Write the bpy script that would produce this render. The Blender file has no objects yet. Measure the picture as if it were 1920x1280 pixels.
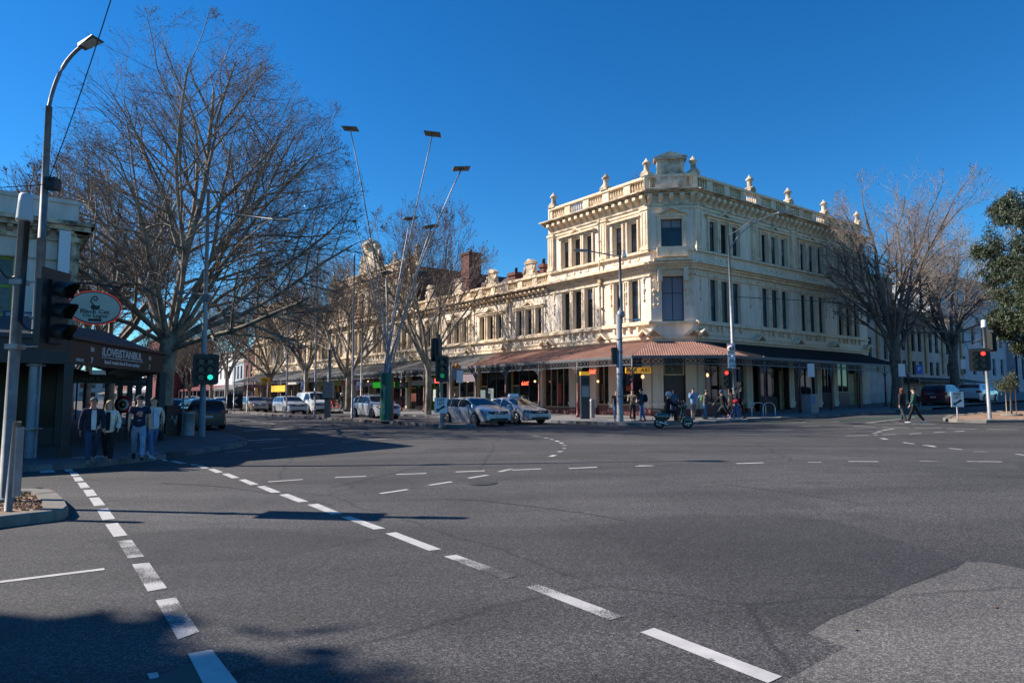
import bpy, bmesh, math, random
import numpy as np
from mathutils import Vector, Matrix, noise
R=math.radians
scene=bpy.context.scene
COL=scene.collection
# ------------------------------------------------------------ camera, sky, sun, exposure
F=1270.0/1920.0; CZ=1.6; PITCH=math.atan((745-640)/1270.0)
cam_d=bpy.data.cameras.new('camera'); cam=bpy.data.objects.new('camera',cam_d); COL.objects.link(cam)
cam.location=(0,0,CZ); cam.rotation_euler=(R(90)+PITCH,0,0)
cam_d.sensor_width=36.0; cam_d.lens=36.0*F; cam_d.clip_start=0.1; cam_d.clip_end=3000
scene.camera=cam
SUN_EL=34.5; SUN_DIR=Vector((-0.991*math.cos(R(SUN_EL)),0.130*math.cos(R(SUN_EL)),math.sin(R(SUN_EL)))).normalized()
world=bpy.data.worlds.new('World'); scene.world=world; world.use_nodes=True
wn=world.node_tree; bg=wn.nodes['Background']
sky=wn.nodes.new('ShaderNodeTexSky'); sky.sky_type='NISHITA'; sky.sun_disc=False
sky.sun_elevation=R(SUN_EL); sky.sun_rotation=math.atan2(SUN_DIR.x,SUN_DIR.y)
sky.air_density=1.0; sky.dust_density=0.0; sky.ozone_density=2.0; sky.altitude=300
hs=wn.nodes.new('ShaderNodeHueSaturation'); hs.inputs['Saturation'].default_value=1.36; hs.inputs['Hue'].default_value=0.497; hs.inputs['Value'].default_value=1.0
tint=wn.nodes.new('ShaderNodeMixRGB'); tint.blend_type='MULTIPLY'; tint.inputs[0].default_value=1; tint.inputs[2].default_value=(0.45,0.87,1.12,1)
wn.links.new(sky.outputs[0],hs.inputs['Color']); wn.links.new(hs.outputs[0],tint.inputs[1]); wn.links.new(tint.outputs[0],bg.inputs['Color'])
bg.inputs['Strength'].default_value=0.084
sl=bpy.data.lights.new('sun','SUN'); sl.energy=5.0; sl.angle=R(0.5); sl.color=(1.0,0.92,0.82)
so=bpy.data.objects.new('sun',sl); COL.objects.link(so); so.rotation_euler=SUN_DIR.to_track_quat('Z','Y').to_euler(); so.location=(-30,5,40)
vs=scene.view_settings; vs.view_transform='Standard'; vs.look='None'; vs.exposure=0.75; vs.gamma=1; vs.use_curve_mapping=False
# ------------------------------------------------------------ geometry of the place
CA,SA=0.7986,0.6018          # street grid: A = away along the boulevard, B = away along the cross street
ROT=math.atan2(SA,CA)
def W(a,b,z=0.0): return Vector((-SA*a+CA*b, CA*a+SA*b, z))
def AB(p): return (-SA*p[0]+CA*p[1], CA*p[0]+SA*p[1])
def sm(t): t=max(0.0,min(1.0,t)); return t*t*(3-2*t)
def zfB(B): return -0.15+0.30*sm((B-4)/12.0)+0.027*max(0.0,B-27)
def zf(x,y): return zfB(CA*x+SA*y)
def ray(px,py):
    a=(px-960)/1270.0; b=(640-py)/1270.0
    return Vector((a, math.cos(PITCH)-b*math.sin(PITCH), math.sin(PITCH)+b*math.cos(PITCH)))
def G(px,py,off=0.0):        # point of the ground (+off) along a sight line
    r=ray(px,py); f=lambda t: CZ+r.z*t-off-zf(r.x*t,r.y*t)
    t=1.0
    while f(t)>0 and t<400: t*=1.03
    lo,hi=t/1.03,t
    for _ in range(25):
        m=(lo+hi)/2
        if f(m)>0: lo=m
        else: hi=m
    return Vector((r.x*hi,r.y*hi,zf(r.x*hi,r.y*hi)+off))
def P(px,py,Y):
    r=ray(px,py); t=Y/r.y
    return Vector((r.x*t,Y,CZ+r.z*t))
def onB(px,b):               # A coordinate where the sight line meets plane B=b
    r=ray(px,745); t=b/(CA*r.x+SA*r.y); return (-SA*r.x+CA*r.y)*t
# ------------------------------------------------------------ materials
MATS={}
def nodes(name):
    m=bpy.data.materials.new(name); m.use_nodes=True; nt=m.node_tree
    return m,nt,nt.nodes['Principled BSDF']
def mat(name,c,rough=0.6,metal=0.0,var=0.0,scale=4.0,bump=0.0,bscale=None,c2=None,stretch=None,coat=0.0,spec=None,emit=None,es=0.0,contrast=(0.35,0.65),alpha=None):
    if name in MATS: return MATS[name]
    m,nt,b=nodes(name); c=tuple(c)+(1,)
    b.inputs['Base Color'].default_value=c; b.inputs['Roughness'].default_value=rough; b.inputs['Metallic'].default_value=metal
    if coat: b.inputs['Coat Weight'].default_value=coat; b.inputs['Coat Roughness'].default_value=0.06
    if spec is not None: b.inputs['Specular IOR Level'].default_value=spec
    if emit: b.inputs['Emission Color'].default_value=tuple(emit)+(1,); b.inputs['Emission Strength'].default_value=es
    if alpha is not None: b.inputs['Alpha'].default_value=alpha
    if var or c2 or bump:
        tc=nt.nodes.new('ShaderNodeTexCoord'); mp=nt.nodes.new('ShaderNodeMapping')
        nt.links.new(tc.outputs['Object'],mp.inputs[0])
        if stretch: mp.inputs['Scale'].default_value=stretch
    if var or c2:
        n=nt.nodes.new('ShaderNodeTexNoise'); n.inputs['Scale'].default_value=scale; n.inputs['Detail'].default_value=5; n.inputs['Roughness'].default_value=0.62
        nt.links.new(mp.outputs[0],n.inputs['Vector'])
        cr=nt.nodes.new('ShaderNodeValToRGB'); cr.color_ramp.elements[0].position=contrast[0]; cr.color_ramp.elements[1].position=contrast[1]
        d=c2 if c2 else tuple(v*(1-var) for v in c[:3])
        u=c if c2 else tuple(min(1,v*(1+var*0.5)) for v in c[:3])+(1,)
        cr.color_ramp.elements[0].color=tuple(d)+(1,); cr.color_ramp.elements[1].color=u
        nt.links.new(n.outputs[0],cr.inputs[0]); nt.links.new(cr.outputs[0],b.inputs['Base Color'])
    if bump:
        n2=nt.nodes.new('ShaderNodeTexNoise'); n2.inputs['Scale'].default_value=bscale or scale*6; n2.inputs['Detail'].default_value=4
        nt.links.new(mp.outputs[0],n2.inputs['Vector'])
        bp=nt.nodes.new('ShaderNodeBump'); bp.inputs['Strength'].default_value=bump; bp.inputs['Distance'].default_value=0.02
        nt.links.new(n2.outputs[0],bp.inputs['Height']); nt.links.new(bp.outputs[0],b.inputs['Normal'])
    MATS[name]=m; return m
def asphalt(name,base,speck,big):
    m,nt,b=nodes(name); tc=nt.nodes.new('ShaderNodeTexCoord'); L=nt.links.new; N=nt.nodes.new
    def noi(s,d=4,r=0.6,st=None):
        n=N('ShaderNodeTexNoise'); n.inputs['Scale'].default_value=s; n.inputs['Detail'].default_value=d; n.inputs['Roughness'].default_value=r
        if st:
            mp=N('ShaderNodeMapping'); mp.inputs['Rotation'].default_value=(0,0,st[0]); mp.inputs['Scale'].default_value=st[1]; L(tc.outputs['Object'],mp.inputs[0]); L(mp.outputs[0],n.inputs['Vector'])
        else: L(tc.outputs['Object'],n.inputs['Vector'])
        return n
    def mr(n,a,c,lo,hi):
        r=N('ShaderNodeMapRange'); r.inputs[1].default_value=a; r.inputs[2].default_value=c; r.inputs[3].default_value=lo; r.inputs[4].default_value=hi; L(n.outputs[0],r.inputs[0]); return r
    def mul(x,y):
        q=N('ShaderNodeMath'); q.operation='MULTIPLY'; L(x.outputs[0],q.inputs[0]); L(y.outputs[0],q.inputs[1]); return q
    vor=N('ShaderNodeTexVoronoi'); vor.inputs['Scale'].default_value=95; L(tc.outputs['Object'],vor.inputs['Vector'])
    sp=N('ShaderNodeSeparateColor'); L(vor.outputs['Color'],sp.inputs[0])
    g1=mr(sp,0.45,1.0,1-speck*0.45,1+speck*1.9)
    g2=mr(noi(38,5,0.75),0.35,0.68,1-speck*0.6,1+speck*0.7)
    g3=mr(noi(0.25,5,0.55),0.3,0.7,1-big,1+big)
    g4=mr(noi(0.9,4,0.6,(-ROT,(0.25,1.6,1))),0.35,0.7,0.86,1.08)
    g5=mr(noi(1.1,4,0.6,(-ROT-R(90),(0.12,1.3,1))),0.4,0.7,0.90,1.05)
    g6=mr(noi(0.33,6,0.7),0.54,0.66,1.0,0.72); g7=mr(noi(0.6,3,0.5,(-ROT,(0.06,0.9,1))),0.42,0.62,0.82,1.14); g8=mr(noi(2.2,5,.8),0.66,0.74,1.0,0.72)
    v=mul(mul(mul(mul(g1,g2),mul(g3,g4)),mul(g5,g6)),mul(g7,g8))
    cb=N('ShaderNodeCombineColor')
    for i,k in enumerate(base):
        q=N('ShaderNodeMath'); q.operation='MULTIPLY'; q.inputs[1].default_value=k; L(v.outputs[0],q.inputs[0]); L(q.outputs[0],cb.inputs[i])
    # sealed cracks: thin dark wandering lines
    wv=N('ShaderNodeTexVoronoi'); wv.feature='DISTANCE_TO_EDGE'; wv.inputs['Scale'].default_value=0.11
    mp=N('ShaderNodeMixRGB'); mp.blend_type='ADD'; mp.inputs[0].default_value=0.55; nn=noi(0.7,3); L(tc.outputs['Object'],mp.inputs[1]); L(nn.outputs['Color'],mp.inputs[2]); L(mp.outputs[0],wv.inputs['Vector'])
    cr=mr(wv,0.001,0.005,0.62,1.0)
    q=N('ShaderNodeMixRGB'); q.blend_type='MULTIPLY'; q.inputs[0].default_value=1; L(cb.outputs[0],q.inputs[1]); L(cr.outputs[0],q.inputs[2])
    L(q.outputs[0],b.inputs['Base Color']); b.inputs['Roughness'].default_value=0.85
    bp=N('ShaderNodeBump'); bp.inputs['Strength'].default_value=0.5; bp.inputs['Distance'].default_value=0.006
    L(vor.outputs['Distance'],bp.inputs['Height']); L(bp.outputs[0],b.inputs['Normal'])
    MATS[name]=m; return m
def worn(name,c,under,amt=0.45,scale=9):
    m,nt,b=nodes(name); L=nt.links.new; N=nt.nodes.new; tc=N('ShaderNodeTexCoord'); ge=N('ShaderNodeNewGeometry')
    def noi(s,d,r): n=N('ShaderNodeTexNoise'); n.inputs['Scale'].default_value=s; n.inputs['Detail'].default_value=d; n.inputs['Roughness'].default_value=r; L(ge.outputs['Position'],n.inputs['Vector']); return n
    f=noi(70,6,.85); g=noi(1.7,3,.5); k=N('ShaderNodeMath'); k.operation='MULTIPLY_ADD'; k.inputs[1].default_value=0.9; L(g.outputs[0],k.inputs[0]); L(f.outputs[0],k.inputs[2])
    cr=N('ShaderNodeValToRGB'); cr.color_ramp.elements[0].position=amt; cr.color_ramp.elements[1].position=amt+.035; cr.color_ramp.elements[0].color=tuple(under)+(1,); cr.color_ramp.elements[1].color=tuple(c)+(1,)
    h=N('ShaderNodeMath'); h.operation='MULTIPLY'; h.inputs[1].default_value=0.6; L(k.outputs[0],h.inputs[0]); L(h.outputs[0],cr.inputs[0]); 
    d=noi(5,4,.6); mr=N('ShaderNodeMapRange'); mr.inputs[1].default_value=.3; mr.inputs[2].default_value=.7; mr.inputs[3].default_value=.78; mr.inputs[4].default_value=1.05; L(d.outputs[0],mr.inputs[0])
    mx=N('ShaderNodeMixRGB'); mx.blend_type='MULTIPLY'; mx.inputs[0].default_value=1; L(cr.outputs[0],mx.inputs[1]); L(mr.outputs[0],mx.inputs[2]); L(mx.outputs[0],b.inputs['Base Color']); b.inputs['Roughness'].default_value=.7
    MATS[name]=m; return m
M_ASPH=asphalt('asphalt',(0.0585,0.0545,0.052),0.80,0.22)
M_ASPH2=asphalt('asphalt_old',(0.130,0.120,0.108),0.6,0.12)
M_PAINT=worn('road_paint',(0.52,0.50,0.47),(0.075,0.071,0.067),0.435,14)
M_PAINTW=worn('road_paint_worn',(0.50,0.48,0.45),(0.062,0.058,0.055),0.545,26)
M_GREEN=worn('green_lane_paint',(0.035,0.075,0.05),(0.07,0.066,0.063),0.52,20)
M_BLUEST=mat('bluestone',(0.14,0.14,0.145),0.8,var=0.35,scale=3,bump=0.3)
M_BLUED=mat('bluestone_dark',(0.055,0.057,0.062),0.8,var=0.4,scale=3,bump=0.3)
M_CONC=mat('concrete',(0.20,0.18,0.155),0.85,var=0.22,scale=2.2,bump=0.3)
M_PAVE=mat('paving',(0.20,0.195,0.19),0.85,var=0.22,scale=0.9,bump=0.2)
M_PAVED=mat('paving_dark',(0.10,0.105,0.11),0.85,var=0.25,scale=0.9,bump=0.2)
M_MULCH=mat('granitic_sand',(0.42,0.27,0.17),0.95,c2=(0.20,0.12,0.08),scale=7,bump=0.8,bscale=60)
M_STUC=mat('cream_stucco',(0.80,0.69,0.56),0.85,c2=(0.67,0.535,0.40),scale=1.1,stretch=(2.6,2.6,0.3),bump=0.25,bscale=14,contrast=(0.30,0.60))
M_TRIM=mat('cream_trim',(0.79,0.645,0.46),0.85,c2=(0.54,0.39,0.24),scale=2.4,stretch=(1,1,0.5),bump=0.25,bscale=18,contrast=(0.28,0.58))
M_CORN=mat('weathered_cornice',(0.74,0.60,0.44),0.9,c2=(0.27,0.20,0.14),scale=1.6,bump=0.4,bscale=16,contrast=(0.36,0.60))
M_PIPE=mat('tan_pipe',(0.50,0.36,0.19),0.6,var=0.2,scale=3)
M_GLASS=mat('window_glass',(0.012,0.016,0.020),0.06,spec=0.7,var=0.5,scale=0.6)
M_GLASSB=mat('window_glass_sky',(0.06,0.085,0.11),0.12,spec=0.8,var=0.7,scale=0.9)  # bluish sky reflection is put into the pane colour
M_GLASSD=mat('window_glass_curtained',(0.085,0.08,0.07),0.2,spec=0.6,var=0.8,scale=1.6,stretch=(4,4,.5))
M_GLASSC=mat('car_glass',(0.010,0.014,0.018),0.03,spec=0.8)
M_SASH=mat('green_sash',(0.035,0.05,0.045),0.5)
M_BLIND=mat('white_blind',(0.20,0.22,0.27),0.8)
M_RUST=mat('red_iron_roof',(0.31,0.16,0.115),0.75,c2=(0.20,0.095,0.065),scale=1.3,stretch=(1,1,1),bump=0.15,contrast=(0.3,0.62))
M_GREYR=mat('grey_iron_roof',(0.20,0.195,0.185),0.6,c2=(0.09,0.085,0.08),scale=1.0,bump=0.15)
M_DKROOF=mat('dark_iron_roof',(0.014,0.011,0.011),0.6,var=0.3,scale=1.5)
M_IRONG=mat('grey_painted_iron',(0.12,0.125,0.135),0.55,var=0.3,scale=6)
M_IRONR=mat('red_painted_iron',(0.17,0.035,0.035),0.5,var=0.35,scale=5)
M_IROND=mat('dark_painted_iron',(0.022,0.028,0.038),0.5,var=0.3,scale=5)
M_BRICK=mat('red_brick',(0.17,0.07,0.05),0.9,c2=(0.11,0.04,0.035),scale=9,bump=0.4)
M_SLATE=mat('dark_slate_roof',(0.085,0.05,0.048),0.8,var=0.4,scale=2)
M_BASE=mat('maroon_plinth',(0.17,0.055,0.052),0.45,var=0.25,scale=3)
M_STEEL=mat('galvanised_steel',(0.29,0.29,0.295),0.5,0.3,var=0.2,scale=5)
M_STEELD=mat('weathered_steel',(0.19,0.19,0.19),0.6,0.2,var=0.3,scale=5)
M_BLACK=mat('black_plastic',(0.010,0.011,0.012),0.45)
M_BLACKM=mat('black_painted_wood',(0.012,0.014,0.018),0.45,var=0.3,scale=3)
M_WHITE=mat('white_paint',(0.72,0.72,0.70),0.5)
M_SIGNW=mat('sign_white',(0.70,0.71,0.72),0.4)
M_TXTK=mat('sign_black_ink',(0.012,0.012,0.014),0.5)
M_TXTW=mat('sign_white_ink',(0.62,0.62,0.62),0.5)
M_RED=mat('sign_red',(0.55,0.03,0.03),0.45)
M_TYRE=mat('tyre_rubber',(0.012,0.012,0.013),0.8)
M_RIM=mat('alloy_rim',(0.42,0.43,0.45),0.3,0.8)
M_CHROME=mat('chrome',(0.7,0.7,0.72),0.12,1.0)
M_BARK=mat('plane_bark',(0.36,0.30,0.22),0.9,c2=(0.13,0.105,0.08),scale=2.6,stretch=(1,1,0.6),bump=0.5,bscale=10,contrast=(0.38,0.60))
M_BARKD=mat('dark_bark',(0.065,0.05,0.042),0.95,var=0.4,scale=4,bump=0.6,bscale=14)
M_TWIG=mat('twig_bark',(0.175,0.135,0.11),0.9,var=0.45,scale=0.7)
M_BARKM=mat('mid_bark',(0.17,0.14,0.115),0.9,c2=(0.07,0.056,0.047),scale=2.6,bump=0.5,bscale=10)
M_TWIGP=mat('pale_twig_bark',(0.34,0.265,0.21),0.9,var=0.35,scale=0.7)
M_SEED=mat('dry_seed_heads',(0.12,0.055,0.035),0.95)
M_SKIN=mat('skin',(0.55,0.32,0.23),0.55)
M_SKIN2=mat('skin_tan',(0.33,0.17,0.11),0.55)
M_NEON=mat('red_neon',(0.4,0.02,0.01),0.4,emit=(1.0,0.06,0.03),es=3.5)
M_GLOBE=mat('lit_globe',(0.8,0.6,0.4),0.4,emit=(1.0,0.6,0.28),es=1.0)
def cloth(n,c): return mat('cloth_'+n,c,0.9,var=0.25,scale=9,bump=0.3,bscale=30)
# ------------------------------------------------------------ mesh builder
class MB:
    def __init__(s,T=None): s.v=[];s.f=[];s.m=[];s.T=T or (lambda a,b,c:(a,b,c)); s.k=0; s.sm=[]
    def add(s,vs,fs,smooth=False):
        o=len(s.v)
        s.v.extend(s.T(*p) for p in vs); s.f.extend([tuple(i+o for i in f) for f in fs]); s.m.extend([s.k]*len(fs)); s.sm.extend([smooth]*len(fs))
    def box(s,x0,x1,y0,y1,z0,z1):
        s.add([(x0,y0,z0),(x1,y0,z0),(x1,y1,z0),(x0,y1,z0),(x0,y0,z1),(x1,y0,z1),(x1,y1,z1),(x0,y1,z1)],
              [(0,3,2,1),(4,5,6,7),(0,1,5,4),(1,2,6,5),(2,3,7,6),(3,0,4,7)])
    def taper(s,x0,x1,y0,y1,z0,z1,e):
        s.add([(x0,y0,z0),(x1,y0,z0),(x1,y1,z0),(x0,y1,z0),(x0+e,y0+e,z1),(x1-e,y0+e,z1),(x1-e,y1-e,z1),(x0+e,y1-e,z1)],
              [(0,3,2,1),(4,5,6,7),(0,1,5,4),(1,2,6,5),(2,3,7,6),(3,0,4,7)])
    def quad(s,a,b,c,d): s.add([a,b,c,d],[(0,1,2,3)])
    def prism(s,poly,ax,t0,t1):    # poly of (u,v); extruded along axis ax between t0,t1
        n=len(poly)
        def mk(u,v,t): return {0:(t,u,v),1:(u,t,v),2:(u,v,t)}[ax]
        vs=[mk(u,v,t0) for u,v in poly]+[mk(u,v,t1) for u,v in poly]
        s.add(vs,[tuple(range(n))[::-1],tuple(range(n,2*n))]+[(i,(i+1)%n,n+(i+1)%n,n+i) for i in range(n)])
    def tube(s,pts,r,n=8,cap=True,ell=None):
        pts=[Vector(p) for p in pts]; k=len(pts)
        if not isinstance(r,(list,tuple)): r=[r]*k
        vs=[];fs=[]
        for i,p in enumerate(pts):
            d=(pts[min(i+1,k-1)]-pts[max(i-1,0)]).normalized()
            ref=Vector((0,0,1)) if abs(d.z)<0.9 else Vector((0,1,0))
            u=d.cross(ref).normalized(); w=u.cross(d).normalized()
            for j in range(n):
                a=2*math.pi*j/n; q=p+u*math.cos(a)*r[i]*(ell[0] if ell else 1)+w*math.sin(a)*r[i]*(ell[1] if ell else 1); vs.append(tuple(q))
        for i in range(k-1):
            for j in range(n): fs.append((i*n+j,i*n+(j+1)%n,(i+1)*n+(j+1)%n,(i+1)*n+j))
        if cap: fs.append(tuple(range(n))); fs.append(tuple(range((k-1)*n,k*n))[::-1])
        s.add(vs,fs,n>5)
    def lathe(s,c,prof,n=12,axis='z'):
        vs=[];fs=[];k=len(prof)
        for r,h in prof:
            for j in range(n):
                a=2*math.pi*j/n; x,y=r*math.cos(a),r*math.sin(a)
                vs.append({'z':(c[0]+x,c[1]+y,c[2]+h),'y':(c[0]+x,c[1]+h,c[2]+y),'x':(c[0]+h,c[1]+x,c[2]+y)}[axis])
        for i in range(k-1):
            for j in range(n): fs.append((i*n+j,i*n+(j+1)%n,(i+1)*n+(j+1)%n,(i+1)*n+j))
        fs.append(tuple(range(n))[::-1]); fs.append(tuple(range((k-1)*n,k*n)))
        s.add(vs,fs,n>6)
    def ball(s,c,rx,ry,rz,n=10,m=6):
        vs=[(c[0],c[1],c[2]-rz)];fs=[]
        for i in range(1,m):
            t=-math.pi/2+math.pi*i/m
            for j in range(n):
                a=2*math.pi*j/n; vs.append((c[0]+rx*math.cos(t)*math.cos(a),c[1]+ry*math.cos(t)*math.sin(a),c[2]+rz*math.sin(t)))
        vs.append((c[0],c[1],c[2]+rz)); e=len(vs)-1
        for j in range(n): fs.append((0,1+(j+1)%n,1+j)); fs.append((e,1+(m-2)*n+j,1+(m-2)*n+(j+1)%n))
        for i in range(m-2):
            for j in range(n): fs.append((1+i*n+j,1+i*n+(j+1)%n,1+(i+1)*n+(j+1)%n,1+(i+1)*n+j))
        s.add(vs,fs,True)
    def mesh(s,name,mats):
        me=bpy.data.meshes.new(name); me.from_pydata(s.v,[],s.f)
        for m in (mats if isinstance(mats,(list,tuple)) else [mats]): me.materials.append(m)
        me.polygons.foreach_set('material_index',s.m); me.polygons.foreach_set('use_smooth',s.sm)
        me.update(); return me
def link(name,data,parent=None,loc=None,rot=None,**pr):
    o=bpy.data.objects.new(name,data); COL.objects.link(o)
    if parent: o.parent=parent
    if loc is not None: o.location=loc
    if rot is not None: o.rotation_euler=rot if not isinstance(rot,(int,float)) else (0,0,rot)
    for k,v in pr.items(): o[k]=v
    return o
def part(name,mb,m,parent,**kw): return link(name,mb.mesh(name,m),parent,**kw)
def thing(name,label,cat,loc=(0,0,0),rot=0,group=None):
    o=link(name,None,None,loc,rot); o.empty_display_size=0.3
    o['label']=label; o['category']=cat
    if group: o['group']=group
    return o
def tag(o,label,cat,group=None):
    o['label']=label; o['category']=cat
    if group: o['group']=group
    return o
def kids(o): return [c for c in bpy.data.objects if c.parent==o]
KC={}
def copy_tree(o,loc,rot=None,label=None):
    def cp(x,par):
        c=x.copy(); COL.objects.link(c); c.parent=par
        for ch in KC.setdefault(x.name,kids(x)): cp(ch,c)
        return c
    r=cp(o,None); r.location=loc
    if rot is not None: r.rotation_euler=(0,0,rot)
    if label: r['label']=label
    return r
def text(txt,size,m,parent,loc,rot,depth=0.004,align='CENTER',sx=1.0,shear=0,name='lettering'):
    c=bpy.data.curves.new('t','FONT'); c.body=txt; c.size=size; c.extrude=depth; c.align_x=align; c.align_y='CENTER'; c.shear=shear; c.resolution_u=2; c.offset=size*0.018
    o=bpy.data.objects.new('t',c); me=bpy.data.meshes.new_from_object(o); bpy.data.objects.remove(o)
    me.materials.clear(); me.materials.append(m)
    q=link(name,me,parent,loc,rot); q.scale=(sx,1,1); return q
def ground_poly(name,pts,off,m,kind='structure',step=2.0,**pr):   # pts world xy; draped over the fall of the ground
    bm=bmesh.new(); vs=[bm.verts.new((p[0],p[1],0)) for p in pts]; bm.faces.new(vs)
    bs=[CA*p[0]+SA*p[1] for p in pts]; b=math.floor(min(bs)/step)*step
    while b<max(bs):
        if b>min(bs) and 2<b<200:
            geom=bm.verts[:]+bm.edges[:]+bm.faces[:]
            bmesh.ops.bisect_plane(bm,geom=geom,plane_co=(CA*b,SA*b,0),plane_no=(CA,SA,0),dist=1e-5)
        b+=step
    for v in bm.verts: v.co.z=zf(v.co.x,v.co.y)+off
    bmesh.ops.recalc_face_normals(bm,faces=bm.faces[:])
    for f in bm.faces:
        if f.normal.z<0: f.normal_flip()
    bmesh.ops.triangulate(bm,faces=bm.faces[:])
    me=bpy.data.meshes.new(name); bm.to_mesh(me); bm.free(); me.materials.append(m)
    o=link(name,me); 
    if kind: o['kind']=kind
    for k,v in pr.items(): o[k]=v
    return o
# ------------------------------------------------------------ ground, footpaths, islands, paint
def build_road():
    bs=[-400,-100,-30]+[x*0.75 for x in range(-10,24)]+[20,27,60,110,600]
    vs=[];fs=[];As=[-400,-30,60,200,900]
    for a in As:
        for b in bs: p=W(a,b,zfB(min(b,110)) if b>0 else -0.15); vs.append(tuple(p))
    n=len(bs)
    for i in range(len(As)-1):
        for j in range(n-1): fs.append((i*n+j,i*n+n+j,i*n+n+j+1,i*n+j+1))
    me=bpy.data.meshes.new('road'); me.from_pydata(vs,[],fs); me.materials.append(M_ASPH); me.update()
    return link('road',me,kind='structure')
_z=zfB
def zfB(B): return _z(min(B,110.0))
ROAD=build_road()
cc=[(1514,1187),(1557,1160),(1627,1134),(1696,1101),(1793,1067),(1812,1052),(1860,1055),(1920,1066)]
patch=[G(*p) for p in cc]+[G(2500,1120),G(2900,1500),G(1700,2600),G(1200,1500),G(1464,1281),G(1586,1213)]
ground_poly('old_asphalt_patch',patch,0.0015,M_ASPH2)
M_ASPH3=asphalt('asphalt_newer',(0.047,0.0445,0.043),0.72,0.12)
ground_poly('newer_asphalt_patch',[G(1095,985),G(1310,962),G(1560,975),G(1812,1051),G(1696,1100),G(1557,1159),G(1513,1186),G(1330,1110)],0.0012,M_ASPH3)
ground_poly('newer_asphalt_patch',[G(640,905),G(760,897),G(800,915),G(670,926)],0.0012,M_ASPH3)
M_ASPH4=asphalt('asphalt_polished',(0.070,0.066,0.062),0.55,0.15)
ground_poly('polished_asphalt_strip',[G(1180,842),G(1900,868),G(1920,884),G(1500,868),G(1180,850)],0.0012,M_ASPH4)
ground_poly('polished_asphalt_strip',[G(180,1010),G(420,985),G(700,1010),G(520,1045),G(260,1060)],0.0012,M_ASPH3)
ground_poly('green_bike_lane',[G(265,1280),G(375,1236),G(430,1290),G(560,1500),G(250,1500)],0.0025,M_GREEN)
ground_poly('green_bike_lane',[G(1388,793.5),G(1560,788),G(1740,777),G(1760,779),G(1600,789.5),G(1400,795)],0.0025,M_GREEN)
def dash(pts,m=M_PAINT):
    c=sum(pts,Vector())/len(pts); me=bpy.data.meshes.new('painted_dash')
    me.from_pydata([tuple(p-c+Vector((0,0,0.005))) for p in pts],[],[tuple(range(len(pts)))]); me.materials.append(m)
    n=me.polygons[0].normal
    if n.z<0: me.flip_normals()
    return link('painted_dash',me,ROAD,tuple(c))
def quads(L,ox,oy,k,worn_ix=()):
    for i,q in enumerate(L): dash([G(ox+x/k,oy+y/k) for x,y in q],M_PAINTW if i in worn_ix else M_PAINT)
K1=2.743
quads([[(325,106),(365,106),(380,120),(338,120)],[(355,124),(395,124),(410,142),(370,145)],[(375,150),(415,148),(432,168),(388,172)],[(398,178),(440,176),(463,203),(415,207)],
 [(427,216),(478,212),(500,243),(448,249)],[(457,256),(510,253),(542,293),(485,299)],[(497,316),(555,310),(593,364),(527,371)],[(540,392),(605,384),(656,448),(585,457)],
 [(602,478),(676,470),(741,558),(659,567)],[(679,598),(767,589),(859,720),(760,738)],[(800,784),(905,768),(1025,945),(915,985)],[(965,1058),(1090,1037),(1300,1310),(1110,1340)],
 [(825,58),(850,57),(868,65),(842,66)],[(870,66),(905,66),(965,79),(925,80)],[(975,83),(1000,82),(1030,88),(990,88)],[(1010,91),(1040,89),(1075,102),(1042,105)],
 [(1068,109),(1100,106),(1148,123),(1113,128)],[(1140,133),(1175,130),(1232,152),(1193,156)],[(1227,163),(1262,160),(1332,186),(1287,190)],[(1320,197),(1362,194),(1445,227),(1395,230)],
 [(1435,240),(1480,235),(1587,274),(1535,279)],[(1580,291),(1635,286),(1760,337),(1705,342)],[(757,1160),(812,1153),(818,1180),(770,1190)],[(200,118),(275,112),(285,124),(210,127)]],0,840,K1,(8,9,10))
quads([[(108,519),(160,516),(337,578),(275,583)],[(335,604),(390,597),(625,685),(560,693)],[(637,722),(700,713),(1015,825),(940,838)],[(1060,880),(1120,865),(1565,1030),(1490,1050)]],600,780,K1,(3,2))
quads([[(2,1047),(65,1027),(655,1252),(590,1282)]],1200,760,2.461)
def line(p,q,w=0.11,m=M_PAINT):
    a=G(*p);b=G(*q);n=Vector((-(b-a).y,(b-a).x,0)).normalized()*w/2
    k=max(1,int((b-a).length/3)); 
    for i in range(k):
        s=a.lerp(b,i/k);e=a.lerp(b,(i+1)/k)
        pts=[s-n,e-n,e+n,s+n]
        for v in pts: v.z=zf(v.x,v.y)
        dash(pts,m)
def lines(L,ox,oy,k,w=0.11,m=M_PAINT):
    for a,b,c,d in L: line((ox+a/k,oy+b/k),(ox+c/k,oy+d/k),w,m)
lines([(78,315,238,309),(392,300,547,294),(697,287,848,281),(310,398,452,377),(562,355,678,337),(763,319,863,303),(920,286,985,272),(990,277,1138,271),(1280,269,1425,262)],600,780,K1)
lines([(1622,258,1712,254)],600,780,K1,0.08,M_PAINTW)
lines([(1095,100,1130,105),(1155,111,1170,114),(1185,118,1198,121),(1214,126,1226,131),(1236,136,1246,141)],600,780,K1,0.12)
lines([(1248,150,1264,151),(1248,166,1266,166),(1228,184,1242,180),(1185,208,1208,200)],600,780,K1,0.14)
lines([(1380,173,1557,161)],0,840,K1); lines([(-60,696,537,622)],0,840,K1,0.09)
lines([(445,268,570,264),(962,258,1098,259),(1510,258,1670,260),(-6,278,62,278),(1220,172,1262,178),(1310,182,1362,188),(1425,197,1486,204),(1735,224,1800,232)],1200,760,2.461)
lines([(775,262,835,261),(1290,256,1375,258),(1540,212,1640,217)],1200,760,2.461,0.07,M_PAINTW)
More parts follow.
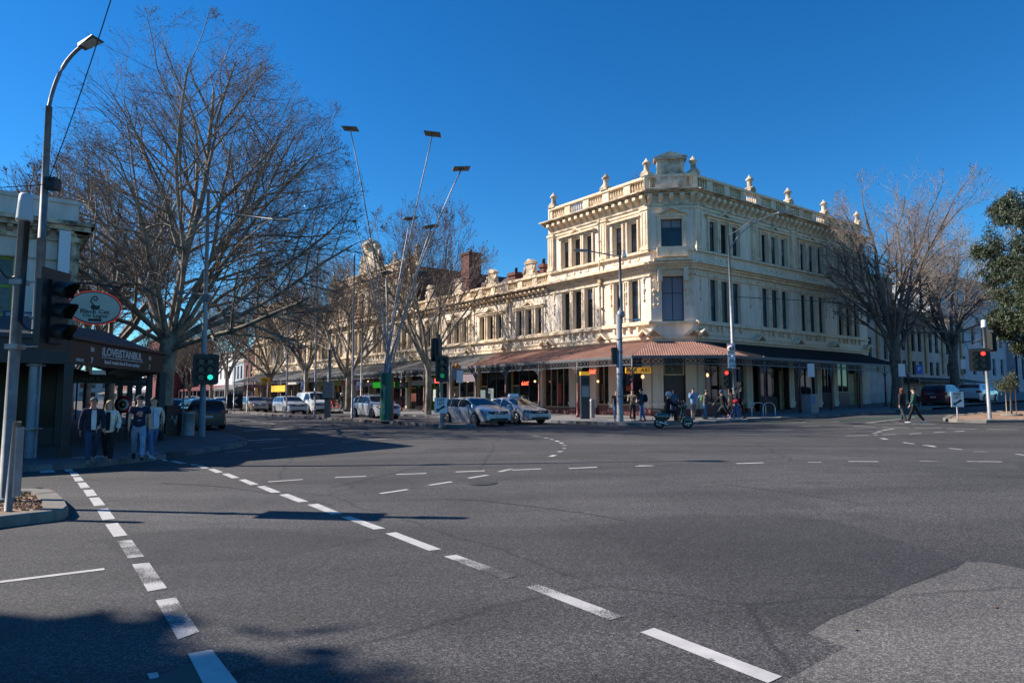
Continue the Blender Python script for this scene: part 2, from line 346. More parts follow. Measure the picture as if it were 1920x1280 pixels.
lines([(220,108,445,133),(790,223,940,212),(925,263,1065,252),(1115,247,1300,237),(1345,236,1500,226),(1570,222,1755,214),(540,243,630,238),(610,290,815,273),(350,313,550,293),(300,268,495,248),(1060,195,1160,203),(85,335,275,322),(740,162,810,171)],400,760,3.84)
lines([(220,183,535,163),(230,255,480,238)],400,760,3.84,0.35)
k4=4.572
lines([(0,1063,190,1065),(240,1068,430,1072),(500,1072,700,1075),(0,1092,195,1098),(250,1100,470,1105),(530,1107,755,1108),(800,1112,1060,1115),(1140,1118,1410,1122),(250,1165,370,1162),(480,1158,585,1153),(690,1147,780,1142),(870,1138,955,1132),(-60,1175,130,1169),(100,1065,525,1015),(430,1230,515,1243),(600,1253,705,1270)],1600,560,k4)
lines([(170,1155,200,1150),(205,1142,238,1136),(250,1128,295,1122),(305,1117,345,1112),(180,1168,203,1170),(245,1195,285,1205)],1600,560,k4,0.16)
lines([(-180,1055,-120,1055),(-460,1092,-290,1090),(-560,1060,-400,1056)],1600,560,k4)
# rounded kerb stone meshes shared by all stones
def stone(m,seed,L=1.0):
    r=random.Random(seed); b=MB(); h=0.012
    x=L/2-0.006
    b.add([(-x,-.15,-.25),(x,-.15,-.25),(x,.15,-.25),(-x,.15,-.25),(-x,-.15,.12),(x,-.15,.12+r.uniform(-h,h)/3),(x,.15,.15),(-x,.15,.15),(-x,-.125,.15+r.uniform(-h,h)/2),(x,-.125,.15+r.uniform(-h,h)/2)],
       [(0,3,2,1),(0,1,5,4),(4,5,9,8),(8,9,6,7),(2,3,7,6),(1,2,6,9,5),(3,0,4,8,7)])
    return b.mesh('kerb_stone',m)
STN=[stone(M_BLUEST,1),stone(M_BLUED,2),stone(M_CONC,3),stone(M_BLUEST,4)]
CST=[stone(M_CONC,5),stone(M_CONC,6)]
def kerb(parent,pts,inward=1,L=1.0,meshes=STN,maxd=200,seed=0):
    r=random.Random(seed); pts=[Vector((p[0],p[1],0)) for p in pts]
    for i in range(len(pts)-1):
        a,b=pts[i],pts[i+1]; d=b-a; n=max(1,round(d.length/L)); u=d.normalized(); inn=Vector((-u.y,u.x,0))*inward
        for j in range(n):
            c=a+d*((j+.5)/n)+inn*0.15
            if c.length>maxd: continue
            m=meshes[0] if r.random()<.55 else meshes[r.randrange(len(meshes))]
            c.z=zf(c.x,c.y)+r.uniform(-.006,.004)
            o=link('kerb_stone',m,parent,tuple(c),math.atan2(u.y,u.x)+(0 if inward>0 else math.pi)); o.scale=(d.length/n/1.0,1,1)
def smooth_poly(pts,it=2):
    for _ in range(it):
        q=[pts[0]]
        for i in range(len(pts)-1):
            a,b=Vector(pts[i][:2]),Vector(pts[i+1][:2]); q+= [a*.75+b*.25,a*.25+b*.75]
        q.append(pts[-1]); pts=[Vector(p[:2]) for p in q]
    return pts
# far corner footpath in front of the hotel building
fk=[W(230,25.3),W(60,25.3)]+smooth_poly([W(40,25.3),W(28,25.4),W(24.0,26.0),W(22.2,29.5),W(21.4,34),W(20.6,40)])+[W(19.5,50),W(19.5,108)]
FPF=ground_poly('footpath_far',fk+[W(230,108)],0.135,M_PAVE)
kerb(FPF,fk[1:-1],inward=-1 if (fk[1]-fk[0]).length<0 else 1,L=1.4,seed=3,maxd=110)
# near left footpath under the restaurant verandah
lk=[G(-400,905),G(0,886),G(130,880),G(250,868),G(330,857),G(400,846),G(450,839),G(468,833),G(455,825),G(420,818),G(386,813)]
lk=smooth_poly(lk,1); aL,bL=AB(lk[-1]); lk=lk+[W(aL+3,bL-0.8),W(60,bL-0.8),W(230,bL-0.8)]
FPN=ground_poly('footpath_near',lk+[W(230,-60),W(8,-60)],0.135,M_PAVED)
kerb(FPN,lk[:-1],1,1.2,seed=5,maxd=90)
# boulevard median
BM=(AB(G(862,803))[1]+AB(G(450,776))[1])/2; AM=AB(G(862,803))[0]; MW=1.75
def median(name,a0,a1,b0,b1,m,L=1.0,seed=1,end=True):
    w=b1-b0
    pts=[W(a1,b0),W(a0+.9,b0),W(a0+.25,b0+.25*w),W(a0,b0+.5*w),W(a0+.25,b0+.75*w),W(a0+.9,b1),W(a1,b1)]
    o=ground_poly(name,pts,0.125,m); kerb(o,pts,1,L,seed=seed,maxd=95); return o
MED=median('median_island',AM,230,BM,BM+MW,M_MULCH)
# island of the cross street at the right
ri=[G(2140,783),G(1920,792),G(1850,793),G(1795,792),G(1772,790),G(1768,788),G(1776,784),G(1850,777),G(1920,771),G(2010,765)]
RIS=ground_poly('median_island',ri,0.125,M_MULCH); kerb(RIS,ri,-1,1.2,CST,seed=8)
# island at the left foreground
gi=[G(*p,.15) for p in [(-420,1010),(-150,988),(0,968),(60,961),(100,957),(122,953),(129,947),(122,934),(108,922),(95,917),(60,915),(0,915),(-300,918)]]
LIS=ground_poly('median_island',gi,0.11,M_MULCH); kerb(LIS,gi,1,0.9,CST,seed=9)
rr=random.Random(4); b=MB()
for i in range(700):
    t=rr.random(); p=G(rr.uniform(-60,82),rr.uniform(917,957),.12); s=rr.uniform(.008,.03)
    b.ball((p.x,p.y,p.z+s*.2),s,s*rr.uniform(.5,1),s*.5,5,3)
part('bark_chips',b,mat('bark_chips',(0.14,0.08,0.05),0.95,var=.5,scale=20),LIS,kind='stuff')
b=MB(); M_GRASS=mat('grass_tuft',(0.06,0.085,0.03),0.8)
for cx,cy in [(40,928),(52,925),(46,931),(30,921),(75,917)]:
    for k in range(40):
        p=G(cx+rr.gauss(0,5),cy+rr.gauss(0,1.2),.12); h=rr.uniform(.02,.06); dx,dy=rr.uniform(-.03,.03),rr.uniform(-.03,.03)
        b.add([(p.x-.004,p.y,p.z),(p.x+.004,p.y,p.z),(p.x+dx,p.y+dy,p.z+h)],[(0,1,2)])
part('grass',b,M_GRASS,LIS,kind='stuff')
# ------------------------------------------------------------ the long cream hotel and shop terrace
KK=0.88; A0=30.5*KK; B0=37.2*KK
def hz(z): return 1.6+KK*(z-1.6)
GZ=zf(*W(A0,B0)[:2])-0.25
HB=thing('terrace_building','long ornate cream Victorian terrace with a three storey corner pavilion and iron verandah','building',W(A0,B0,0),ROT)
TL=lambda s,d,z:(-d,s,z)                 # boulevard face: s = distance away from the corner
TR=lambda s,d,z:(s,-d,z)                 # cross street face
q2=math.sqrt(.5); CH=2.2*KK
TC=lambda s,d,z:(s*q2-d*q2, CH-s*q2-d*q2, z)   # splayed corner, s 0..CH*1.414
CL=CH*1.41421
DEP={TL:.34,TR:.24,TC:.3}
SOLID={}
def wall(mb,s0,s1,z0,z1,holes,dep=0.28):
    ss=sorted({s0,s1}|{h[0] for h in holes}|{h[1] for h in holes}); zz=sorted({z0,z1}|{h[2] for h in holes}|{h[3] for h in holes})
    for i in range(len(ss)-1):
        for j in range(len(zz)-1):
            a,b_,c,d=ss[i],ss[i+1],zz[j],zz[j+1]; m=((a+b_)/2,(c+d)/2)
            if any(h[0]<m[0]<h[1] and h[2]<m[1]<h[3] for h in holes): continue
            mb.quad((a,0,c),(b_,0,c),(b_,0,d),(a,0,d))
    for a,b_,c,d in holes:
        mb.quad((a,0,c),(a,-dep,c),(a,-dep,d),(a,0,d)); mb.quad((b_,0,c),(b_,-dep,c),(b_,-dep,d),(b_,0,d))
        mb.quad((a,0,c),(b_,0,c),(b_,-dep,c),(a,-dep,c)); mb.quad((a,0,d),(b_,0,d),(b_,-dep,d),(a,-dep,d))
PANE={};rwin=random.Random(11)
def window(T,parent,a,b_,c,d,dep=0.28,sash=M_SASH,name='window',bars=True,blind=None,arch=False):
    f=MB(T); w=.06
    f.box(a,a+w,-dep+.005,-dep+.06,c,d); f.box(b_-w,b_,-dep+.005,-dep+.06,c,d); f.box(a+w,b_-w,-dep+.005,-dep+.058,d-w,d); f.box(a+w,b_-w,-dep+.005,-dep+.058,c,c+w)
    if bars: f.box(a+w,b_-w,-dep+.006,-dep+.05,c+(d-c)*.62,c+(d-c)*.62+.05)
    if bars and b_-a>1.2: f.box((a+b_)/2-.03,(a+b_)/2+.03,-dep+.007,-dep+.046,c+w,d-w)
    wo=part(name,f,sash,parent)
    g=MB(T); g.quad((a+.02,-dep+.02,c),(b_-.02,-dep+.02,c),(b_-.02,-dep+.02,d),(a+.02,-dep+.02,d)); part('pane',g,rwin.choice((M_GLASS,M_GLASS,M_GLASS,M_GLASSB,M_GLASSD)),wo)
    bl=blind if blind is not None else (rwin.uniform(.1,.6) if rwin.random()<.45 else 0)
    if bl:
        g=MB(T); g.quad((a+w,-dep+.028,d-(d-c)*bl),(b_-w,-dep+.028,d-(d-c)*bl),(b_-w,-dep+.028,d-w),(a+w,-dep+.028,d-w)); part('blind',g,M_BLIND,wo)
    return wo
def strip(mb,s0,s1,z0,z1,d1,d0=0.002): mb.box(s0,s1,d0,d1,z0,z1)
def cornice(mb,s0,s1,z,h,proj):            # stepped moulding ending at top z+h
    st=[(0,.35,.35),(.35,.6,.6),(.6,.88,1.0),(.88,1.0,.86)]
    for a,b_,p in st: mb.box(s0-proj*p*.0,s1,0.002,proj*p,z+h*a,z+h*b_)
def brackets(mb,s0,s1,z0,z1,proj,pitch):
    n=max(1,round((s1-s0)/pitch)); 
    for i in range(n):
        s=s0+(i+.5)*(s1-s0)/n; w=pitch*.22
        mb.prism([(0.003,z1),(proj,z1),(proj,z1-(z1-z0)*.35),(proj*.45,z1-(z1-z0)*.6),(proj*.35,z0),(0.003,z0)],0,s-w,s+w) if False else mb.add(
          [(s-w,0.003,z1),(s-w,proj,z1),(s-w,proj,z1-(z1-z0)*.35),(s-w,proj*.4,z1-(z1-z0)*.7),(s-w,0.003,z0),(s+w,0.003,z1),(s+w,proj,z1),(s+w,proj,z1-(z1-z0)*.35),(s+w,proj*.4,z1-(z1-z0)*.7),(s+w,0.003,z0)],
          [(0,1,2,3,4),(9,8,7,6,5),(0,5,6,1),(1,6,7,2),(2,7,8,3),(3,8,9,4)])
def pediment(T,parent,c,w,z,h,d=.22,name='pediment',m=M_TRIM,hollow=True):
    mb=MB(T); t=h*.26
    if hollow:
        mb.add([(c-w/2,.004,z),(c-w/2,d,z),(c+w/2,.004,z),(c+w/2,d,z),(c,.004,z+h),(c,d,z+h),(c-w/2+t*1.6,.004,z),(c-w/2+t*1.6,d,z),(c+w/2-t*1.6,.004,z),(c+w/2-t*1.6,d,z),(c,.004,z+h-t*1.2),(c,d,z+h-t*1.2)],
          [(0,1,5,4),(2,4,5,3),(1,7,11,5),(3,5,11,9),(0,6,7,1),(2,3,9,8),(6,10,11,7),(8,9,11,10)])
        mb.add([(c-w/2+t*1.6,.02,z),(c+w/2-t*1.6,.02,z),(c,.02,z+h-t*1.2)],[(0,1,2)])
    else: mb.add([(c-w/2,.004,z),(c-w/2,d,z),(c+w/2,.004,z),(c+w/2,d,z),(c,.004,z+h),(c,d,z+h)],[(0,1,5,4),(2,4,5,3),(1,3,5),(0,2,3,1)])
    return part(name,mb,m,parent)
def finial(T,parent,s,z,d=-.15,sc=1.0):
    mb=MB(T); k=sc
    mb.box(s-.42*k,s+.42*k,d-.34*k,d+.36*k,z,z+.22*k)
    mb.add([(s-.46*k,d+.38*k,z+.22*k),(s+.46*k,d+.38*k,z+.22*k),(s,d+.38*k,z+.5*k),(s-.46*k,d-.36*k,z+.22*k),(s+.46*k,d-.36*k,z+.22*k),(s,d-.36*k,z+.5*k)],[(0,1,2),(5,4,3),(0,2,5,3),(1,4,5,2)])
    mb.lathe((s,d,z+.22*k),[(.30*k,0),(.24*k,.12*k),(.22*k,.75*k),(.26*k,.8*k),(.36*k,.85*k),(.36*k,.95*k),(.27*k,1.0*k),(.2*k,1.15*k),(.09*k,1.22*k),(.1*k,1.3*k),(.02*k,1.36*k)],10)
    return part('finial',mb,M_CORN,parent)
def drop(mb,s,z,L,d=.06):                   # moulded plaster festoon
    mb.box(s-.02,s+.02,.003,d*.6,z-L,z)
    for f,r in ((0,.13),(.12,.09),(.45,.15),(.58,.08),(.9,.1)): mb.lathe((s,.0,z-L*f),[(r,.003),(r*.8,d*.8),(r*.3,d*1.4)],7,'y')
    mb.box(s-.16,s+.16,.003,d*.7,z+.04,z+.1)
def scroll(mb,c,w,z):
    for q in (-1,1):
        mb.box(*sorted((c+q*.32*w,c+q*.48*w)),.003,.04,z+.14,z+.19); mb.box(*sorted((c+q*.30*w,c+q*.33*w)),.003,.04,z-.02,z+.16); mb.box(*sorted((c+q*.2*w,c+q*.31*w)),.003,.04,z-.06,z-.01)
        mb.lathe((c+q*.09*w,0,z+.02),[(.14,.003),(.11,.06),(.03,.07)],7,'y')
# levels
ZP=hz(5.76); ZS1=hz(6.9); ZB=hz(10.75); ZBC=hz(11.3); ZS2=hz(12.1); ZC0=hz(15.55); ZC1=hz(16.65); ZT=hz(17.85)
Z2C0=hz(10.45); Z2C1=hz(11.25); Z2T=hz(12.35)
def upper_first(T,s0,s1,wins,parent,three):
    """first floor: tall windows in threes between panelled piers"""
    z0,z1=hz(7.12),hz(10.25 if three else 9.35)
    holes=[(c-w/2,c+w/2,z0,z1) for c,w in wins]
    mb=MB(T); wall(mb,s0,s1,ZP-.15,ZB if three else Z2C1-.15,holes,DEP[T]); part('wall',mb,M_STUC,parent)
    for h in holes: window(T,parent,*h,dep=DEP[T])
    t=MB(T)
    strip(t,s0,s1,ZS1-.06,ZS1+.12,.24); strip(t,s0,s1,ZS1+.12,ZS1+.2,.14); strip(t,s0,s1,ZP+.02,ZP+.2,.2); strip(t,s0,s1,ZP+.3,ZP+.36,.07)
    if three:
        strip(t,s0,s1,hz(10.36),hz(10.52),.10); 
        for c,w in wins:
            t.box(c-w/2-.13,c-w/2-.02,.003,.06,z0,z1); t.box(c+w/2+.02,c+w/2+.13,.003,.06,z0,z1)
            t.box(c-w/2-.05,c-w/2+.12,.003,.16,ZS1-.42,ZS1-.08); t.box(c+w/2-.12,c+w/2+.05,.003,.16,ZS1-.42,ZS1-.08)
        strip(t,s0,s1,hz(8.35),hz(8.43),.035) if False else None
        for s in np.arange(s0+.2,s1-.2,.36): t.box(s-.03,s+.03,.003,.05,hz(10.55),hz(10.68))
        cs=sorted(c for c,w in wins); xs=[s0+.55]+[(cs[i]+cs[i+1])/2 for i in range(len(cs)-1)]+[s1-.55]
        for x in xs: drop(t,x,hz(10.2),1.5)
    else:
        for c,w in wins:
            for q in (-1,1): t.box(c+q*(w/2+.02)-.05,c+q*(w/2+.02)+.05,.003,.09,z0,z1)
        a,b_=wins[0][0]-wins[0][1]/2-.3,wins[-1][0]+wins[-1][1]/2+.3
        if a>b_: a,b_=wins[-1][0]-wins[-1][1]/2-.3,wins[0][0]+wins[0][1]/2+.3
        strip(t,a,b_,hz(9.45),hz(9.6),.12); strip(t,a-.1,b_+.1,hz(9.6),hz(9.7),.2)
        pediment(T,parent,(a+b_)/2,1.5,hz(9.702),.42)
        scroll(t,(a+b_)/2,3.6,ZS1-.42)
        drop(t,s0+.5,hz(9.9),1.9); drop(t,s1-.5,hz(9.9),1.9)
    part('moulding',t,M_TRIM,parent)
def upper_second(T,s0,s1,wins,parent,ped=True):
    z0,z1=hz(12.35),hz(14.6)
    holes=[(c-w/2,c+w/2,z0,z1) for c,w in wins]
    mb=MB(T); wall(mb,s0,s1,ZB,ZC1-.2,holes,DEP[T]); part('wall',mb,M_STUC,parent)
    for h in holes: window(T,parent,*h,dep=DEP[T])
    t=MB(T); strip(t,s0,s1,ZS2,ZS2+.13,.22); strip(t,s0,s1,hz(15.25),hz(15.38),.08)
    for c,w in wins:
        for q in (-1,1): t.box(c+q*(w/2+.09)-.06,c+q*(w/2+.09)+.06,.003,.13,z0,z1+.1)
    a,b_=min(c-w/2 for c,w in wins)-.25,max(c+w/2 for c,w in wins)+.25
    strip(t,a,b_,z1+.1,z1+.26,.12); strip(t,a-.12,b_+.12,z1+.26,z1+.36,.3)
    if ped: pediment(T,parent,(a+b_)/2,1.55,z1+.362,.42)
    scroll(t,(a+b_)/2,3.6,ZS2-.32)
    part('moulding',t,M_TRIM,parent)
def parapet(T,s0,s1,zc0,zc1,zt,parent,pitch=.62,bal=True,broken=False):
    c=MB(T); cornice(c,s0,s1+(.5 if abs(s1-D1[-1])<.01 or abs(s1-DR[-1])<.01 else 0),zc1-.30,.30,.64); c.box(s0,s1,.003,.1,zc0-.02,zc0+.08); part('cornice',c,M_CORN,parent)
    b_=MB(T); brackets(b_,s0,s1,zc0+.1,zc1-.302,.46,pitch); part('bracket',b_,M_TRIM,parent,kind='stuff')
    p=MB(T); p.box(s0,s1,-.34,-.02,zc1,zc1+.22); p.box(s0,s1,-.38,.04,zt-.17,zt); 
    n=max(1,round((s1-s0)/1.9))
    for i in range(n+1):
        s=s0+i*(s1-s0)/n; p.box(max(s0,s-.28),min(s1,s+.28),-.31,-.04,zc1+.222,zt-.172)
    part('parapet',p,M_TRIM,parent)
    g=MB(T)
    for i in range(n):
        x0=s0+i*(s1-s0)/n+.3; x1=s0+(i+1)*(s1-s0)/n-.3
        k=max(2,int((x1-x0)/.22))
        for j in range(k):
            s=x0+(j+.5)*(x1-x0)/k; g.lathe((s,-.17,zc1+.22),[(.06,0),(.035,.08),(.075,(zt-zc1)*.28),(.035,(zt-zc1)*.5),(.06,(zt-zc1)-.39)],5)
    part('baluster',g,M_TRIM,parent,kind='stuff')
    for i in range(n):
        if (i*7+int(s0*3))%5!=1: bk=MB(T); bk.box(s0+i*(s1-s0)/n+.28,s0+(i+1)*(s1-s0)/n-.28,-.315,-.27,zc1+.22,zt-.17); part('parapet_panel',bk,M_TRIM,parent)
def pilaster(T,parent,c,w,z0,z1,d=.2,cap=True,flute=False):
    mb=MB(T); mb.box(c-w/2,c+w/2,.003,d,z0,z1); 
    if cap: mb.box(c-w/2-.06,c+w/2+.06,.002,d+.06,z1-.18,z1); mb.box(c-w/2-.05,c+w/2+.05,.001,d+.05,z0,z0+.22)
    mb.box(c-w*.28,c-w*.2,d,d+.03,z0+.35,z1-.3); mb.box(c+w*.2,c+w*.28,d,d+.03,z0+.35,z1-.3)
    if flute:
        for q in (-.1,0,.1): mb.box(c+q*w-.015,c+q*w+.015,d,d+.025,z0+1,z1-.5)
    return part('pilaster',mb,M_TRIM,parent)
def pipe(T,parent,s,z0,z1,d=.2):
    mb=MB(T); mb.tube([(s,d,z0),(s,d,z1)],.06,6)
    for z in np.arange(z0+.6,z1,1.6): mb.box(s-.1,s+.1,.003,d+.07,z,z+.07)
    mb.box(s-.13,s+.13,.004,d+.1,z1-.25,z1); part('downpipe',mb,M_PIPE,parent)
def trio(c,w=.86,sp=1.28): return [(c-sp,w),(c,w*1.1),(c+sp,w)]
def three_storey(T,divs,wl,parent,fin=True,pipes=True):
    s0,s1=divs[0],divs[-1]
    for i in range(len(divs)-1):
        a,b_=divs[i],divs[i+1]; c=(a+b_)/2
        ws=wl[i]
        upper_first(T,a,b_,ws,parent,True); upper_second(T,a,b_,ws,parent,len(ws)>2)
    c=MB(T); cornice(c,s0,s1,ZB+.05,ZBC-ZB,.58); part('cornice',c,M_TRIM,parent)
    parapet(T,s0,s1,ZC0,ZC1,ZT,parent)
    for i,d in enumerate(divs):
        dd=min(max(d,s0+.32),s1-.32)
        pilaster(T,parent,dd,.6,ZS2+.15,ZC0-.1)
        if pipes and 0<i<len(divs)-1: pipe(T,parent,dd+.35,ZP+.2,ZB,.16); pipe(T,parent,dd+.35,ZS2-.7,ZC0,.2)
        if fin: finial(T,parent,dd,ZT,-.17,.78)
        pediment(T,parent,dd,1.15,ZP+.21,.46,.5)
def two_storey(T,divs,wl,parent,crest=True):
    s0,s1=divs[0],divs[-1]
    for i in range(len(divs)-1):
        a,b_=divs[i],divs[i+1]; upper_first(T,a,b_,wl[i],parent,False)
        c=(a+b_)/2
        if crest:
            mb=MB(T); mb.box(c-.75,c+.75,-.4,.02,Z2T-.05,Z2T+.25); mb.box(c-.42,c+.42,-.36,.0,Z2T+.25,Z2T+1.0); mb.box(c-.55,c+.55,-.42,.08,Z2T+1.0,Z2T+1.12)
            mb.add([(c-.6,.1,Z2T+1.12),(c+.6,.1,Z2T+1.12),(c,.1,Z2T+1.42),(c-.6,-.42,Z2T+1.12),(c+.6,-.42,Z2T+1.12),(c,-.42,Z2T+1.42)],[(0,1,2),(5,4,3),(0,2,5,3),(1,4,5,2)])
            for q in (-1,1): mb.lathe((c+q*.6,-.1,Z2T+.25),[(.2,0),(.24,.15),(.12,.4),(.14,.55),(.02,.62)],7)
            part('parapet_crest',mb,M_CORN,parent)
        if i>0 or True: pediment(T,parent,a+.3,1.15,ZP+.21,.46,.5)
    parapet(T,s0,s1,Z2C0,Z2C1,Z2T,parent,.55)
    for i,d in enumerate(divs[1:-1]): pipe(T,parent,d,ZP+.2,Z2C0+.1,.22)
kk=lambda L:[x*KK-A0 for x in L]
# boulevard face, from the corner away
DR=[CH]+[x*KK-B0 for x in (46.8,52.3,58.1,64.5)]
D1=[CH,37.3*KK-A0,44.0*KK-A0]
c1=35.1*KK-A0; c2=40.5*KK-A0
three_storey(TL,D1,[[(c1+.68,.8),(c1-.68,.8)],trio(c2,.8,1.2)],HB)
D2=kk([44.0,49.64,55.8,61.6,67.3])
two_storey(TL,D2,[trio((D2[i]+D2[i+1])/2,.8,1.22) for i in range(4)],HB)
D3=kk([67.3,73.0,80.0,87.0,92.5])
three_storey(TL,D3,[trio((D3[i]+D3[i+1])/2,.8,1.22) for i in range(4)],HB,pipes=False)
D4=kk([92.5,97.0,101.5,106])
two_storey(TL,D4,[trio((D4[i]+D4[i+1])/2,.8,1.22) for i in range(3)],HB)
D5=kk([106,111.5,117,122.5,128])
three_storey(TL,D5,[trio((D5[i]+D5[i+1])/2,.8,1.22) for i in range(4)],HB,pipes=False)
# central crest of the middle pavilion
mb=MB(TL); c=80*KK-A0
mb.box(c-2.6,c+2.6,-.6,.06,ZT,ZT+1.0); mb.box(c-1.5,c+1.5,-.55,.05,ZT+1.0,ZT+2.6); mb.box(c-1.7,c+1.7,-.6,.14,ZT+2.6,ZT+2.8)
mb.lathe((c,-.25,ZT+2.8),[(1.1,0),(1.0,.3),(.7,.6),(.3,.8),(.1,1.1)],12)
for q in (-1,1): mb.lathe((c+q*2.2,-.25,ZT+1.0),[(.32,0),(.38,.3),(.2,.8),(.25,1.0),(.03,1.2)],8)
part('parapet_crest',mb,M_CORN,HB)
# splayed corner
mb=MB(TC); w0,w1=CL/2-.68,CL/2+.68
wall(mb,0,CL,ZP-.15,ZB,[(w0,w1,hz(7.05),hz(10.35))],.35); wall(mb,0,CL,ZB,ZC1-.2,[(w0+.02,w1-.02,hz(12.5),hz(14.55))],.35); part('wall',mb,M_STUC,HB)
window(TC,HB,w0,w1,hz(7.05),hz(10.35),.35,blind=.96); window(TC,HB,w0+.02,w1-.02,hz(12.5),hz(14.55),.35,blind=.28)
t=MB(TC); strip(t,-.05,CL+.05,ZS1-.06,ZS1+.12,.16); strip(t,-.05,CL+.05,ZP+.02,ZP+.2,.12); strip(t,0,CL,ZS2,ZS2+.13,.13); strip(t,0,CL,hz(15.25),hz(15.38),.08); strip(t,0,CL,hz(10.45),hz(10.6),.1)
t.box(w0-.28,w1+.28,.004,.45,hz(11.75)-.06,hz(12.38)); t.box(w0-.5,w1+.5,.005,.75,hz(11.32),hz(11.5)); t.box(w0-.35,w1+.35,.003,.12,hz(14.7),hz(14.85))
for q in (w0-.12,w1+.12): t.box(q-.09,q+.09,.003,.1,hz(12.4),hz(14.7)); t.box(q-.14,q+.14,.004,.5,hz(9.9),hz(10.9)); t.box(q-.1,q+.1,.003,.22,hz(9.3),hz(9.9)); drop(t,q+(-.1 if q<CL/2 else .1),hz(9.2),.9)
for q in (.2,CL-.2): drop(t,q,hz(10.3),2.0)
part('moulding',t,M_TRIM,HB); pediment(TC,HB,CL/2,1.9,hz(14.86),.5,.3)
c=MB(TC); cornice(c,-.15,CL+.15,ZB+.05,ZBC-ZB,.583); part('cornice',c,M_TRIM,HB)
parapet(TC,-.30,CL+.30,ZC0,ZC1+.004,ZT+.004,HB)
pediment(TC,HB,.15,1.1,ZP+.21,.46,.5); pediment(TC,HB,CL-.15,1.1,ZP+.21,.46,.5)
mb=MB(TC); x0,x1=CL/2-.95,CL/2+.95
mb.box(x0,x1,-.75,.02,ZT-.9,ZT+.05); mb.box(x0+.18,x1-.18,-.7,.0,ZT+.05,ZT+.95); mb.box(x0+.1,x0+.35,-.6,.06,ZT+.05,ZT+.94); mb.box(x1-.35,x1-.1,-.6,.06,ZT+.05,ZT+.94)
mb.box(x0-.08,x1+.08,-.8,.18,ZT+.95,ZT+1.1)
mb.add([(x0-.12,.2,ZT+1.1),(x1+.12,.2,ZT+1.1),(CL/2,.2,ZT+1.45),(x0-.12,-.8,ZT+1.1),(x1+.12,-.8,ZT+1.1),(CL/2,-.8,ZT+1.45)],[(0,1,2),(5,4,3),(0,2,5,3),(1,4,5,2)])
part('parapet_crest',mb,M_CORN,HB)
# cross street face
DR=[CH]+[x*KK-B0 for x in (46.8,52.3,58.1,64.5)]
wr=[trio((DR[i]+DR[i+1])/2+(-.15 if i==0 else 0),.8,1.22) for i in range(4)]
three_storey(TR,DR,wr,HB,pipes=False)
# roofs, hidden walls, chimneys
def block(name,a0,a1,b0,b1,z,m): 
    mb=MB(); mb.box(b0,b1,a0,a1,GZ,z); part(name,mb,m,HB)
block('roof_block',CH,D1[-1],.45,DR[-1]-.1,ZC1-.1,M_SLATE); block('roof_block',.45,CH,CH,DR[-1]-.1,ZC1-.1,M_SLATE)
block('roof_block',D1[-1],D3[0],.45,12,Z2C1-.1,M_SLATE); block('roof_block',D3[0],D3[-1],.45,13,ZC1-.1,M_SLATE)
block('roof_block',D4[0],D4[-1],.45,12,Z2C1-.1,M_SLATE); block('roof_block',D5[0],D5[-1],.45,13,ZC1-.1,M_SLATE)
mb=MB()
for a,b_,w,z1 in ((kk([70])[0],0,0,0),):
    pass
# end wall of the corner pavilion above the lower wing
mb=MB(); mb.box(.0,9,D1[-1],D1[-1]+.12,Z2C1-1,ZC1); mb.box(.0,.4,D1[-1]-.01,D1[-1]+.13,ZC1,ZT-.01); part('wall',mb,M_STUC,HB)
mb=MB(); mb.prism([(4,Z2C1-.2),(12,Z2C1-.2),(9,hz(15.2)),(7,hz(15.2))],1,D2[2],D2[4]); part('roof',mb,M_SLATE,HB)
mb=MB(); mb.prism([(2.2,Z2C1-.2),(9,Z2C1-.2),(7,hz(13.2)),(4.5,hz(13.2))],1,D2[0]+.2,D2[2]-.01); part('roof',mb,M_SLATE,HB)
def chimney(a,b_,w,z0,z1,parent=HB):
    mb=MB(); mb.box(b_-w/2,b_+w/2,a-w/2,a+w/2,z0,z1-.3); mb.box(b_-w/2-.1,b_+w/2+.1,a-w/2-.1,a+w/2+.1,z1-.3,z1-.1); mb.box(b_-w/2-.02,b_+w/2+.02,a-w/2-.02,a+w/2+.02,z1-.1,z1)
    c=part('chimney',mb,M_BRICK,parent)
    mb=MB(); mb.lathe((b_,a,z1),[(.14,0),(.12,.4),(.15,.45)],8); part('chimney_pot',mb,M_BLACKM,c)
chimney(D2[1]-1.0,5.5,.9,Z2C1,hz(13.9)); chimney(onB(882,B0+5)-A0,5,1.5,Z2C1,P(882,475,W(onB(882,B0+5),B0+5).y).z); chimney(D2[0]+2.6,1.6,.5,Z2C1,hz(13.7)); chimney(D2[2]-2.3,3,1.0,Z2C1,hz(14.0)); chimney(D4[1],5,1.2,Z2C1,hz(15))
# rooftop drum and aerial
mb=MB(); p=(3.6,1.5); mb.lathe((CH+3.5,3.2,ZC1),[(.75,0),(.75,1.75),(.8,1.8),(.8,1.95)],14); part('vent_drum',mb,M_STEEL,HB)
mb=MB(); mb.tube([(1.0,4,ZC1),(1.0,4,ZT+.94)],.025,5); mb.tube([(1.0,3.2,ZT+.7),(1,5.6,ZT+.1)],.018,4)
for i in range(7): mb.tube([(.6,3.4+.3*i,ZT+.65-.075*i),(1.4,3.4+.3*i,ZT+.65-.075*i)],.01,4)
part('aerial',mb,M_STEELD,HB)
